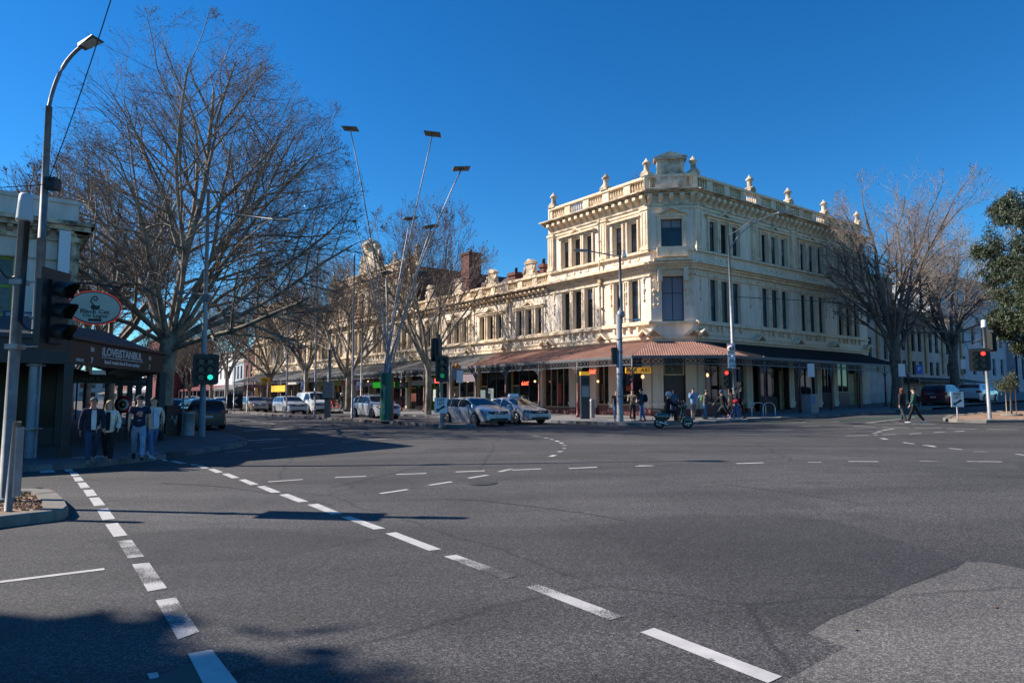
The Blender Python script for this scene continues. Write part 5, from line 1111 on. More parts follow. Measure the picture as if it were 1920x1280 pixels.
def bend(a,b,c,n=10): 
    a,b,c=Vector(a),Vector(b),Vector(c); return [tuple((1-t)**2*a+2*t*(1-t)*b+t*t*c) for t in np.linspace(0,1,n)]
# left tall street lamp
B_=G(55,868); L1=polething('street_lamp','tall galvanised street lamp with a curved arm beside the restaurant','street lamp',B_)
Pm=P(92,200,B_.y)-B_; Pt=P(152,88,B_.y)-B_; pole(L1,Pm*.62,.13,.11,M_STEEL); b=MB(); b.tube([tuple(Pm*.62),tuple(Pm)],[.095,.08],10); part('upper_pole',b,M_STEELD,L1)
b=MB(); b.tube(bend(Pm,Pm+Vector((.15,0,1.2)),Pt),[.05]*10,8); part('arm',b,M_STEELD,L1); lamphead(L1,Pt,(.75,-.2,.25),.62,.42,M_STEELD)
b=MB(); q=P(88,345,B_.y)-B_; b.box(q.x,q.x+.3,-.14,.14,q.z-.16,q.z+.16); part('control_box',b,M_BLACK,L1)
b=MB(); b.tube([(.16,-.02,0),(.18,-.02,3.5),(.2,0,4.6)],.03,6); 
for z in (.9,2.6,3.9): b.box(-.14,.2,-.14,.14,z,z+.04)
part('conduit',b,M_STEEL,L1)
# aerial cables
def cable(name,label,pts,r=.012):
    c=Vector(pts[0]); b=MB(); b.tube([tuple(Vector(p)-c) for p in pts],r,4,False); t=part(name,b,M_BLACK,None,loc=tuple(c)); return tag(t,label,'cable')
def sag(a,b,s,n=9): a,b=Vector(a),Vector(b); return [tuple(a.lerp(b,t)-Vector((0,0,s*4*t*(1-t)))) for t in np.linspace(0,1,n)]
q=B_+(P(88,345,B_.y)-B_)
cable('overhead_cable','thin black service cable rising steeply from the tall left street lamp',sag(q,P(245,-120,13.0),.25))
cable('overhead_cable','short cable crossing level from the left edge to the street lamp box',sag(P(-120,352,14.5),q,.05),.01)
# signal pole on the left island
B2=G(7,938,.12); TLt=P(48,372,B2.y)-B2; T2=polething('traffic_signal_pole','grey signal pole with a pale antenna drum rising from the left kerb island','traffic light',B2)
pole(T2,TLt,.085,.075,M_STEELD)
b=MB(); q=Vector(TLt); b.lathe(tuple(q-Vector((0,0,.38))),[(.125,0),(.12,.04),(.105,.28),(.095,.42),(.07,.46)],14); part('antenna_drum',b,mat('pale_grey_plastic',(.50,.50,.50),.5),T2)
sc_=P(106,585,B2.y-.1)-B2
sg_=signal(T2,(sc_.x-.02,sc_.y,sc_.z),R(-4),None,3,1.0,False)
for c_ in kids(sg_): pass
b=MB(); z=sc_.z
b.box(sc_.x-.21,sc_.x-.05,sc_.y-.2,sc_.y+.2,z-.52,z+.52); b.box(sc_.x-.045,sc_.x-.02,sc_.y-.33,sc_.y+.33,z-.62,z+.68); part('housing',b,M_BLACK,T2)
b=MB()
for dz in (.5,-.55): p0=Vector(TLt)*((z+dz)/TLt.z); b.tube([tuple(p0),(sc_.x-.1,sc_.y,z+dz)],.014,6); b.box(p0.x-.1,p0.x+.1,p0.y-.1,p0.y+.1,z+dz-.04,z+dz+.04)
part('mounting_arm',b,M_STEEL,T2)
b=MB(); f=lambda zz:Vector(TLt)*(zz/TLt.z)+Vector((.09,-.04,0)); b.tube([tuple(f(TLt.z-.4)),tuple(f(z+.6)),tuple(f(z-.15))],.04,7)
p0=f(z-.15); b.tube(bend(p0,p0+Vector((.35,0,-.45)),(sc_.x-.2,sc_.y,z+.35),12),.022,6); p0=f(z+1.35); 
b.tube(bend(p0+Vector((0,0,-.55)),p0+Vector((-.3,0,-1.2)),p0+Vector((-.62,0,-.1)),12),.02,6); part('black_cable',b,M_BLACK,T2)
B3=G(15,957,.12); T3=polething('sign_post','short round post with a narrow push button box on the left island','post',B3); pole(T3,Vector((.06,0,1.28)),.05,.05,M_STEELD,10,False)
b=MB(); b.box(.09,.12,-.07,.07,.2,1.2); part('side_rail',b,M_STEEL,T3)
# steel pole with green signal on the near footpath
B4=G(378,825,.0); T4=polething('traffic_signal_pole','slender steel lamp and signal mast on the near kerb with a lit green signal','traffic light',B4)
Tp=P(391,355,B4.y)-B4; pole(T4,Tp,.13,.06,M_STEEL)
q=P(386,692,B4.y-.35)-B4; signal(T4,q,R(-62),2,3,.93,True,2)
a=P(391,397,B4.y)-B4; e_=P(512,411,B4.y)-B4; b=MB(); b.tube([tuple(a),tuple(e_)],.035,6); part('arm',b,M_STEELD,T4); lamphead(T4,e_,(1,0,-.03),.75,.32,M_STEELD)
a=P(386,552,B4.y)-B4; e_=P(345,549,B4.y)-B4; b=MB(); b.tube([tuple(a),tuple(e_)],.03,6); part('arm',b,M_STEELD,T4); lamphead(T4,e_,(-1,0,.02),.35,.2,M_STEELD)
b=MB(); b.box(-.12,.12,-.12,.12,a.z-.3,a.z); part('clamp',b,M_STEELD,T4)
p=G(350,817,.0); t=polething('sign_post','thin dark parking sign post behind the silver bin','post',G(341,823,0)); b=MB(); b.tube([(0,0,0),(0,0,2.7)],.03,6); part('pole',b,M_STEELD,t)
# corner pole of the hotel corner
B5=G(1163,795,.0); T5=polething('street_lamp','thick silver lamp mast with cameras and rear facing signals at the hotel corner','street lamp',B5)
Tp=P(1162,462,B5.y)-B5; mid=P(1164,590,B5.y)-B5; b=MB(); b.lathe((0,0,0),[(.2,0),(.18,.1),(.17,mid.z)],14); part('pole',b,M_STEEL,T5); b=MB(); b.tube([tuple(mid),tuple(Tp)],[.10,.06],10); part('upper_pole',b,M_STEELD,T5)
b=MB(); b.lathe((mid.x,mid.y,mid.z-.15),[(.17,0),(.22,.1),(.2,.3),(.12,.4)],12); part('collar',b,M_STEEL,T5)
a=P(1161,481,B5.y)-B5; e_=P(1101,470,B5.y)-B5; b=MB(); b.tube([tuple(a),tuple(e_)],.035,6); b.tube([tuple(a+Vector((0,0,.35))),tuple(a.lerp(e_,.5))],.012,4); part('arm',b,M_STEELD,T5); lamphead(T5,e_,(-1,0,.08),.75,.3)
b=MB(); q=P(1171,483,B5.y)-B5; b.lathe((q.x,q.y,q.z),[(.13,0),(.11,.15),(.05,.3),(.04,.42)],10); b.tube([(q.x,q.y,q.z+.35),(Tp.x,Tp.y,q.z+.4)],.015,4); part('camera_dome',b,M_SIGNW,T5)
q=P(1170,598,B5.y)-B5; e_=P(1190,600,B5.y)-B5; b=MB(); b.tube([tuple(q),tuple(e_)],.025,5); b.box(e_.x,e_.x+.3,-.06,.06,e_.z-.05,e_.z+.07); part('camera',b,M_SIGNW,T5)
q=P(1152,667,B5.y)-B5; signal(T5,q,R(100),None,3,.9,False); q=P(1178,712,B5.y-.1)-B5; signal(T5,q,R(-10),None,2,.8,False)
for z in (1.5,2.7,3.9,4.6): b=MB(); b.lathe((0,0,z),[(.2,0),(.2,.06)],10); part('clamp',b,M_STEELD,T5)
# right hand corner lamp with speed sign
B6=G(1379,789,.0); T6=polething('street_lamp','tall silver lamp mast with curved arm, speed limit plate and red signal','street lamp',B6)
Tp=P(1366,441,B6.y)-B6; mid=Tp*.3; b=MB(); b.tube([(0,0,0),tuple(mid)],[.15,.14],12); b.tube([tuple(mid),tuple(Tp)],[.11,.06],10); part('pole',b,M_STEEL,T6)
e_=P(1459,399,B6.y)-B6; b=MB(); b.tube(bend(Tp+Vector((0,0,-.9)),Tp+Vector((.8,0,.7)),e_,12),.035,6); b.tube(bend(Tp,Tp+Vector((.9,0,.45)),e_*.5+Tp*.5+Vector((0,0,.35)),6),.02,5); part('arm',b,M_STEEL,T6); lamphead(T6,e_,(1,0,.18),.95,.3)
def plate(t,c,w,h,Y,name='plate',m=M_SIGNW,yaw=0): 
    b=MB(); b.box(-w/2,w/2,-.01,.01,-h/2,h/2); o=link(name,b.mesh(name,m),t,tuple(c),yaw); return o
k=(B6.y-.25)/1274; q=P(1371,655,B6.y-.25)-B6; sp=plate(T6,q,14.5*k,33*k*.68*1.0,0); 
q0=P(1371,649,B6.y-.25)-B6; b=MB(); b.lathe((0,-.012,-.05+.1),[(.25,0),(.25,-.004)],28,'y'); b.lathe((0,-.017,.05),[(.2,0),(.2,-.002)],28,'y'); 
bb=MB(); bb.lathe((0,-.012,.04),[(.25,0),(.25,-.004)],28,'y'); part('red_ring',bb,M_RED,sp); bb=MB(); bb.lathe((0,-.018,.04),[(.222,0),(.222,-.002)],28,'y'); part('ring_face',bb,M_SIGNW,sp)
text('40',.32,M_TXTK,sp,(0,-.024,.045),(R(90),0,0),.002,sx=1.0)
q=P(1372,679,B6.y-.25)-B6; lp=plate(T6,q,13.5*k,22*k,0); text('LANE',.16,M_TXTK,lp,(0,-.013,-.2),(R(90),0,0),.002,sx=1.0)
b=MB(); 
for x in (-.11,.11): b.tube([(x+.075*math.cos(t_),-.014,.03+.075*math.sin(t_)) for t_ in np.linspace(0,2*math.pi,17)],.012,4,False)
b.tube([(-.11,-.014,.03),(-.04,-.014,.15),(.06,-.014,.15),(.11,-.014,.03)],.013,4); b.tube([(-.04,-.014,.15),(.02,-.014,.03),(.06,-.014,.15),(.07,-.014,.2)],.012,4); b.box(-.09,-.02,-.016,-.012,.19,.21); part('bicycle_symbol',b,M_TXTK,lp)
q=P(1363,709,B6.y-.4)-B6; signal(T6,q,R(-118),0,3,.88,True); q=P(1385,704,B6.y)-B6; signal(T6,q,R(10),None,3,.7,False)
cable('overhead_cable','long tram style cable from the silver mast at the hotel corner to the right edge',sag(P(1372,556,B6.y),P(2150,566,70),.5),.02)
# right island signal
B7=G(1856,787,.12); T7=polething('traffic_signal_pole','signal pole with white cap and lit red signal on the right island','traffic light',B7); Tp=P(1845,612,B7.y)-B7; pole(T7,Tp,.085,.075,M_STEEL)
b=MB(); b.lathe(tuple(Tp-Vector((0,0,.05))),[(.13,0),(.12,.05),(.11,.33),(.09,.36)],12); part('antenna_drum',b,M_SIGNW,T7)
q=P(1837,674,B7.y-.25)-B7; signal(T7,q,R(-125),0,3,.82,True,2); q=P(1857,640,B7.y+.2)-B7; signal(T7,q,R(30),None,3,.8,True)
# keep left signs
def keepleft(px,py,s,label,loc0,off=(0,0,0),yaw=0,own=True):
    t=thing('keep_left_sign',label,'road sign',tuple(loc0),yaw); 
    b=MB(); b.tube([(0,.05,0),(0,.05,1.35*s)],.035,8); part('post',b,M_STEEL,t)
    b=MB(); b.box(-.3*s,.3*s,-.01,.01,.62*s,1.35*s); pl=part('plate',b,M_SIGNW,t)
    text('KEEP',.17*s,M_TXTK,pl,(0,-.014,1.23*s),(R(90),0,0),.002); text('LEFT',.17*s,M_TXTK,pl,(0,-.014,1.06*s),(R(90),0,0),.002)
    b=MB(); b.add([(.2*s,-.014,.95*s),(.14*s,-.014,.98*s+.02),(-.13*s,-.014,.80*s),(-.17*s,-.014,.86*s),(-.22*s,-.014,.70*s),(-.04*s,-.014,.70*s),(-.08*s,-.014,.75*s),(.23*s,-.014,.90*s)],[(1,2,6,7),(3,4,5)]); part('arrow',b,M_TXTK,pl); return t
g=G(1797,787,.12); keepleft(0,0,1.0,'white keep left sign on a short post at the tip of the right island',g)
g=G(826,799,.12); keepleft(0,0,.98,'white keep left sign at the nose of the boulevard median',g)
B8=G(829,798,.12); T8=polething('traffic_signal_pole','median signal pole with two black heads beside the silver hatchback','traffic light',B8); Tp=P(823,626,B8.y)-B8; pole(T8,Tp,.09,.07,M_STEELD)
q=P(829,691,B8.y-.2)-B8; signal(T8,q,R(-70),2,3,.95,True,dim=True); q=P(818,656,B8.y+.15)-B8; signal(T8,q,R(120),None,3,.85,True)
# median masts
GM='tall slim steel masts along the median'
for (px,py,ytop,r_,lab) in [(660,786,480,.075,'thick steel mast on the median left of the lamp cluster'),(589.7,781.5,475,.07,'steel mast on the median in front of the white van'),(537,778,495,.06,'steel mast on the median crossing the white crossover'),(463,772.5,560,.055,'steel mast on the median left of the small dark tree'),(438,771.5,610,.06,'farther steel mast beside the chevron board'),(425,769,640,.05,'thin distant steel mast')]:
    g=G(px,py,.12); t=polething('steel_mast',lab,'mast',g,GM); Tp=P(px+2,ytop,g.y)-g; Tp.x*=.3; pole(t,Tp,r_,r_*.6,M_STEEL,8)
    b=MB(); b.ball(tuple(Tp+Vector((0,0,.05))),.07,.07,.1,6,4); part('finial',b,M_STEEL,t)
g=G(614,783,.12); t=polething('control_box','grey control cabinet on a stout post with a camera mast on the median','control box',g); b=MB(); b.box(-.18,.18,-.15,.15,0,1.3); part('pedestal',b,M_STEELD,t)
b=MB(); b.box(-.3,.35,-.22,.22,1.3,2.35); part('cabinet',b,M_STEEL,t); b=MB(); b.box(-.45,.12,-.25,.25,1.22,1.3); part('shelf',b,M_BLACK,t); b=MB(); Tp=P(620,618,g.y)-g; b.tube([(.05,0,2.3),(.08,0,4.5)],.12,8); b.tube([(.08,0,4.5),(.1,0,Tp.z)],.05,6); part('mast',b,M_STEELD,t); lamphead(t,(.12,0,Tp.z-1.1),(1,0,-.4),.45,.28,M_STEELD)
for (px,b_,yt,lab) in [(677,26.0,640,'tall lamp post on the far footpath with a pale pedestrian banner'),(571,26,655,'lamp post farther along with a small pale banner')]:
    p=Vector(wz(onB(px,b_),b_)); t=polething('banner_pole',lab,'lamp post',p); Tp=P(px,yt-90,p.y)-p; pole(t,(0,0,Tp.z),.09,.06); b=MB(); z1=(P(px,712,p.y)-p).z; z0=(P(px,731,p.y)-p).z; b.box(-.45,-.08,-.01,.01,z0,z1); bn_=part('banner',b,M_SIGNW,t)
    b=MB(); b.box(-.45,-.08,-.014,-.011,z1-.15,z1-.02); b.box(-.36,-.2,-.014,-.011,z0+.05,z0+.4); part('print',b,mat('banner_print',(.35,.1,.3),.6),bn_)
# chevron board, fence at far median
g=G(443,770,.12); g=Vector(wz(onB(441,BM+1.3),BM+1.3)); t=thing('chevron_board','black board with a white left chevron at the end of the median','road sign',tuple(g),0); b=MB(); b.box(-.75,.75,-.03,.03,.3,1.7); bd=part('board',b,M_BLACK,t); b=MB(); b.add([(-.3,-.04,1.0),(.1,-.04,1.4),(.3,-.04,1.4),(-.08,-.04,1.0),(.3,-.04,.6),(.1,-.04,.6)],[(0,1,2,3),(0,3,4,5)]); part('chevron',b,M_SIGNW,bd)
b=MB()
g0=Vector(wz(onB(441,BM+1.3)+2,BM+1.5))
t=thing('median_fence','low pale metal fence along the far median','fence',tuple(g0),ROT+R(90)); b=MB(); b.box(0,40,-.03,.03,.95,1.0); b.box(0,40,-.03,.03,.1,.15); part('rail',b,M_STEEL,t); b=MB()
for i in range(200): b.box(i*.2,i*.2+.03,-.015,.015,.15,.95)
part('paling',b,M_STEEL,t,kind='stuff')
# the leaning lamp cluster
B9=G(725,790,.12); T9=thing('lamp_cluster_sculpture','cluster of leaning silver lamp stalks rising from a green and red ribbed drum','street lamp',tuple(B9))
b=MB(); b.lathe((0,0,0),[(.52,0),(.52,.06),(.42,.08)],20); part('base_ring',b,M_STEELD,T9)
z1=(P(725,700,B9.y)-B9).z
b=MB(); b.add([(.37*math.cos(a),.37*math.sin(a),z) for z in (0.05,z1) for a in np.linspace(R(150),R(330),14)],[(i,i+1,14+i+1,14+i) for i in range(13)],True); part('green_panel',b,mat('teal_green_panel',(.012,.12,.075),.45),T9)
b=MB(); b.add([(.37*math.cos(a),.37*math.sin(a),z) for z in (0.05,z1) for a in np.linspace(R(330),R(510),14)],[(i,i+1,14+i+1,14+i) for i in range(13)],True); part('red_panel',b,mat('red_panel',(.35,.03,.025),.45),T9)
b=MB(); b.lathe((0,0,z1),[(.37,0),(.33,.02)],16); part('lid',b,M_STEELD,T9)
pn=link('pn',None,T9); bpy.data.objects.remove(pn)
text('WELCOME TO LYGON STREET',.13,M_TXTW,T9,(-.08,-.37,z1*.45),(R(90),R(-90),0),.002,sx=.9)
rr=random.Random(2)
for i,(px,py,dy,bow,hs_) in enumerate([(657,243,1.5,.0,.95),(811,253,-1.2,.0,.95),(865,318,-2.0,1.6,.95),(665,415,2.5,.0,.85),(769,411,2.2,.0,.9),(809,426,.8,.5,.85),(723,512,3.0,.0,.75),(793,515,1.5,.8,.8)]):
    tip=P(px,py,B9.y+dy)-B9; a=i*2.4; s0=Vector((.22*math.cos(a),.22*math.sin(a),z1-.1)); mid=s0.lerp(tip,.5)+Vector((-bow*.35*(1 if tip.x>0 else -1),0,bow*.3)); 
    mid=s0.lerp(tip,.5); mid.x=mid.x*.78-bow*.15
    b=MB(); b.tube(bend(s0,mid,tip,12),[.055-.0022*k_ for k_ in range(12)],7); st=part('stalk',b,M_STEEL,T9)
    d=Vector((math.cos(a+.5),math.sin(a+.5)*.6,.18 if i%2 else -.12)).normalized() if i>2 else Vector(((-1,0,.06),(1,0,-.12),(1,.2,.1))[i]).normalized()
    s_=Vector((-d.y,d.x,0)).normalized(); u_=d.cross(s_); T=lambda x,y,z: tuple(tip+d*x+s_*y+u_*z)
    b=MB(T); w=hs_*.48; b.box(-w,w,-w*.8,w*.8,.03,.065); b.box(-.1,.1,-.1,.1,-.06,.03); part('lamp_plate',b,M_STEELD,st)
# street furniture near the hotel corner
g=G(1097,789,.0); t=thing('parking_meter_totem','tall dark parking totem with a yellow cap by the hotel kerb','parking meter',tuple(g),R(8)); b=MB(); b.box(-.27,.27,-.16,.16,.0,2.75); part('case',b,mat('dark_grey_case',(.03,.035,.045),.4),t); b=MB(); b.box(-.28,.28,-.17,.17,2.75,2.98); part('cap',b,M_YEL,t); b=MB(); b.box(-.22,.22,-.17,-.161,1.45,2.1); part('screen',b,mat('screen_grey',(.22,.25,.28),.3),t); b=MB(); b.box(-.22,.22,-.17,-.161,2.2,2.6); part('label_panel',b,M_BLACK,t)
g=G(1110,787,.0); t=tag(part('bollard',(lambda b:(b.lathe((0,0,0),[(.19,0),(.17,.05),(.17,1.15),(.15,1.25),(.08,1.31)],14),b)[1])(MB()),M_STEEL,None,loc=tuple(g)),'short fat steel bollard right of the parking totem','bollard')
M_HOOP=mat('polished_hoop_steel',(.5,.5,.52),.3,.8)
for i,(x0,x1,l) in enumerate(((1410,1436,'left steel bicycle hoop in front of the hotel side windows'),(1430,1455,'right steel bicycle hoop overlapping the left one'))):
    g=G((x0+x1)/2,785,.0); w=(x1-x0)/1274*g.y/2; b=MB(); b.tube([(-w,0,0)]+[(-w*math.cos(t_),0,.62+.32*math.sin(t_)) for t_ in np.linspace(0,math.pi,11)]+[(w,0,0)],.03,7); o=link('bicycle_hoop',b.mesh('bicycle_hoop',M_HOOP),None,tuple(g),R(0 if i==0 else 12)); tag(o,l,'bicycle rack','bicycle hoops')
g=G(1520,778,.0); t=thing('utility_cabinet','grey cabinet with blue stickers beside a parking sign at the side street','cabinet',tuple(g),ROT); b=MB(); b.box(-.42,.42,-.3,.3,0,1.3); part('case',b,mat('grey_cabinet',(.20,.21,.22),.5,var=.15,scale=2),t); b=MB(); b.box(-.3,.05,-.31,-.301,.75,1.2); part('sticker',b,mat('blue_sticker',(.03,.12,.35),.5),t)
def parking(px,py,Y,lab,m,ht,txt=None):
    p=P(px,py,Y); p.z=zf(p.x,p.y)+.12; t=thing('parking_sign',lab,'road sign',tuple(p),0); b=MB(); b.tube([(0,.04,0),(0,.04,ht)],.035,6); part('post',b,M_STEEL,t); b=MB(); b.box(-.22,.22,-.01,.01,ht-.85 if not txt else ht-.6,ht); pl=part('plate',b,m,t)
    if txt: text(txt,.38,M_TXTW,pl,(0,-.014,ht-.28),(R(90),0,0),.002); b=MB(); b.box(-.22,.22,-.012,.008,ht-.8,ht-.61); part('lower_plate',b,mat('pink_plate',(.5,.35,.33),.5),t)
parking(1523,760,43,'narrow white parking plate on a post at the grey cabinet',M_SIGNW,3.1); parking(1727,760,46,'square blue parking sign with a white letter P left of the dark red car',mat('parking_blue',(.02,.10,.42),.5),2.9,'P'); parking(1694,760,45,'narrow white plate beside the large right tree trunk',M_SIGNW,3.0); parking(1810,760,60,'small white plate right of the second dark trunk',M_SIGNW,3.6)
parking(862,760,47,'pale bus stop plate on a post behind the hatchback',M_SIGNW,3.2)
p=P(844,760,48); p.z=zf(p.x,p.y)+.1; t=thing('tram_stop_post','grey stop post with an orange round badge behind the silver hatchback','road sign',tuple(p),0); b=MB(); b.tube([(0,0,0),(0,0,3.9)],.06,8); part('post',b,M_STEEL,t); b=MB(); b.box(.1,.75,-.02,.02,2.6,3.6); pl=part('plate',b,mat('grey_sign_plate',(.2,.22,.24),.5),t); b=MB(); b.lathe((.42,-.03,3.55),[(.22,0),(.22,-.01)],14,'y'); part('badge',b,mat('orange_badge',(.6,.18,.02),.5),pl)
# ------------------------------------------------------------ cars
M_PLATE=mat('number_plate',(.5,.5,.5),.5); M_HEAD=mat('headlight_glass',(.06,.065,.07),.06,spec=.9); M_TAIL=mat('tail_light',(.25,.01,.01),.2); M_AMB=mat('lit_indicator',(.6,.2,.02),.3,emit=(1,.35,.05),es=2.5)
def paint(n,c,metal=.35,r=.28): return mat('car_paint_'+n,c,r,metal,coat=1.0)
def interp(xs,ys,x): return float(np.interp(x,xs,ys))
def car(label,cat,kind,pm,loc,rot,name='parked_car',L=4.3,Wd=1.8,H=1.48,group=None,lit=False,roofbars=False):
    """local +x is the front; wheels touch z=0"""
    t=thing(name,label,cat,tuple(loc),rot,group); h=L/2; wb=L*.61; xf=h-L*.205; xr=xf-wb; wr=.335 if H<1.6 else .365
    if kind=='hatch': xt=[-h,-h+.05,-h+.38,-h+.75,-.1*L,.07*L,.25*L,.30*L,h-.28,h-.05,h]; zt=[.80,1.02,1.33*H/1.48,H-.05,H,H-.05,1.05,1.0,.84,.70,.62]; cab=(-h+.12,-h+.62,.085*L,.262*L)
    elif kind=='sedan': xt=[-h,-h+.06,-h+.55,-h+1.35,-.08*L,.05*L,.25*L,.30*L,h-.28,h-.05,h]; zt=[.72,1.04,1.10,H-.06,H,H-.04,1.03,.97,.80,.66,.58]; cab=(-h+.55,-h+1.3,.075*L,.262*L)
    elif kind=='suv': xt=[-h,-h+.05,-h+.30,-h+.62,-.1*L,.08*L,.235*L,.28*L,h-.26,h-.05,h]; zt=[.85,1.15,1.45*H/1.66,H-.06,H,H-.05,1.18*H/1.66,1.13*H/1.66,.98*H/1.66,.8,.66]; cab=(-h+.08,-h+.48,.095*L,.245*L)
    else: xt=[-h,-h+.04,-h+.12,-h+.4,0,.2*L,.36*L,.385*L,h-.12,h-.02,h]; zt=[1.0,1.5,H-.2,H-.03,H,H-.05,1.25,1.18,.98,.75,.6]; cab=(-h+.02,-h+.10,.21*L,.365*L)
    belt=.93 if H<1.6 else 1.06; 
    if kind=='van': belt=1.15
    xs=sorted(set(list(np.round(np.linspace(-h,h,25),3))+[round(x,3) for x in cab]+[round(c+wr*1.13*math.cos(a),3) for c in (xf,xr) for a in np.linspace(0,math.pi,7)]))
    vs=[];n=9
    for x in xs:
        e=abs(x)/h; w=Wd/2*(1-.16*max(0,(e-.72)/.28)**2.2); T_=interp(xt,zt,x); B=min(belt,T_-.02); 
        zb=.22+ (.08*max(0,(e-.85)/.15)); za=zb
        for c in (xf,xr):
            d=abs(x-c)
            if d<wr*1.14: za=max(za,wr+math.sqrt(max(0,(wr*1.14)**2-d*d)))
        cabin=T_>belt+.12; f=max(0,min(1,(T_-belt)/(H-belt))) if cabin else 0
        wr_=w*(1-.27*f) if cabin else w*.80; zr=T_-.05*f-.015 if cabin else T_-.02
        ring=[(0,zb),(w*.86,zb),(w*.97,za),(w,max(za+.02,(zb+B)*.5+.02)),(w*.975,B-.03 if not cabin else B),(wr_,zr),(wr_*.72,T_-.006*0-.01),(wr_*.36,T_),(0,T_+.004)]
        vs.append([(x,y,z) for y,z in ring])
    b=MB(); V=[];N=len(xs)
    for r_ in vs: V+= [(x,-y,z) for x,y,z in r_[::-1]]+[(x,y,z) for x,y,z in r_[1:]]
    m=2*n-1; Fs=[]
    for i in range(N-1):
        for j in range(m-1): Fs.append((i*m+j,i*m+j+1,(i+1)*m+j+1,(i+1)*m+j))
        Fs.append((i*m+m-1,i*m,(i+1)*m,(i+1)*m+m-1))
    Fs.append(tuple(range(m))); Fs.append(tuple(range((N-1)*m,N*m))[::-1]); b.add(V,Fs,True)
    me=b.mesh('body',pm); me.set_sharp_from_angle(angle=R(32)); body=link('body',me,t)
    S=lambda x,k: (lambda i:(Vector(vs[i][k]) if i>=N-1 or abs(xs[i]-x)<1e-6 else Vector(vs[i][k]).lerp(Vector(vs[i+1][k]),(x-xs[i])/(xs[i+1]-xs[i]))))(max(0,np.searchsorted(xs,x,side='right')-1))
    def pane(name,pts,m=M_GLASSC,par=body):
        b=MB(); b.add([tuple(p) for p in pts],[tuple(range(len(pts)))]); return part(name,b,m,par)
    c0,c1,c2,c3=cab; g=.008
    # windscreen and rear window, following the body sections
    def screen(x0,x1,name,sgn):
        b=MB(); rows=[]
        for u in (.06,.35,.65,.94):
            x=x0+(x1-x0)*u; L_=[S(x,k)+Vector((g*sgn,0,g)) for k in (8,7,6)]; e=S(x,6).lerp(S(x,5),.75)+Vector((g*sgn,.002,g)); rows.append([Vector((p.x,-p.y,p.z)) for p in [e]+L_[::-1][:2]]+L_[:1]+L_[1:]+[e])
        k=len(rows[0]); b.add([tuple(p) for r_ in rows for p in r_],[(i*k+j,i*k+j+1,(i+1)*k+j+1,(i+1)*k+j) for i in range(3) for j in range(k-1)],True); return part(name,b,M_GLASSC,body)
    screen(c3,c2,'windscreen',1); 
    if kind!='van' or True: screen(c0,c1,'rear_window',-1)
    # side windows
    gaps=[(c1+.12,c1+(c2-c1)*.30),(c1+(c2-c1)*.335,c1+(c2-c1)*.66),(c1+(c2-c1)*.69,c2+(c3-c2)*.62)] if kind!='van' else [(c1+(c2-c1)*.72,c2+(c3-c2)*.62)]
    if kind=='hatch': gaps=[(c1-.0,c1+(c2-c1)*.20),(c1+(c2-c1)*.235,c1+(c2-c1)*.62),(c1+(c2-c1)*.655,c2+(c3-c2)*.62)]
    for sd in (1,-1):
        for (x0,x1) in gaps:
            b=MB(); top=[];bot=[]
            for u in np.linspace(0,1,6):
                x=x0+(x1-x0)*u; a,c=S(x,4),S(x,5); lo=a.lerp(c,.05); hi=a.lerp(c,.90 if c.z-a.z>.1 else .5)
                for q,L_ in ((lo,bot),(hi,top)): L_.append((q.x,sd*(q.y+.006),q.z+.002))
            b.add(bot+top,[(i,i+1,7+i,6+i) for i in range(5)],True); part('side_window',b,M_GLASSC,body)
        # door seams, sill, handles, mirror
        b=MB()
        for x in (c2+(c3-c2)*.45,c1+(c2-c1)*.64,c1+(c2-c1)*.1):
            if abs(x-xr)<wr*1.2: continue
            p4,p3=S(x,4),S(x,3); b.tube([(x,sd*(p4.y+.001),p4.z),(x,sd*(p3.y+.002),p3.z),(x,sd*(p3.y*.985),.34)],.006,4)
        part('door_seam',b,M_BLACK,body)
        for x in (c1+(c2-c1)*.70,c1+(c2-c1)*.18): p=S(x,4); b=MB(); b.box(x,x+.18,*sorted((sd*(p.y-.01),sd*(p.y+.025))),belt-.13,belt-.10); part('door_handle',b,pm,body)
        p=S(c3-.35,4); b=MB(); b.ball((c3-.32,sd*(p.y+.11),belt+.06),.09,.12,.075,10,6); part('side_mirror',b,pm,body)
        b=MB(); b.box(xr+wr*1.25,xf-wr*1.25,*sorted((sd*Wd*.455,sd*Wd*.49)),.19,.30); part('sill',b,M_BLACK if kind in('suv','van') else pm,body)
    # dark wheel wells and wheels
    b=MB(); 
    for x in (xf,xr): b.box(x-wr*1.2,x+wr*1.2,-Wd*.46,Wd*.46,.20,wr*2.0)
    part('wheel_well',b,M_BLACK,body)
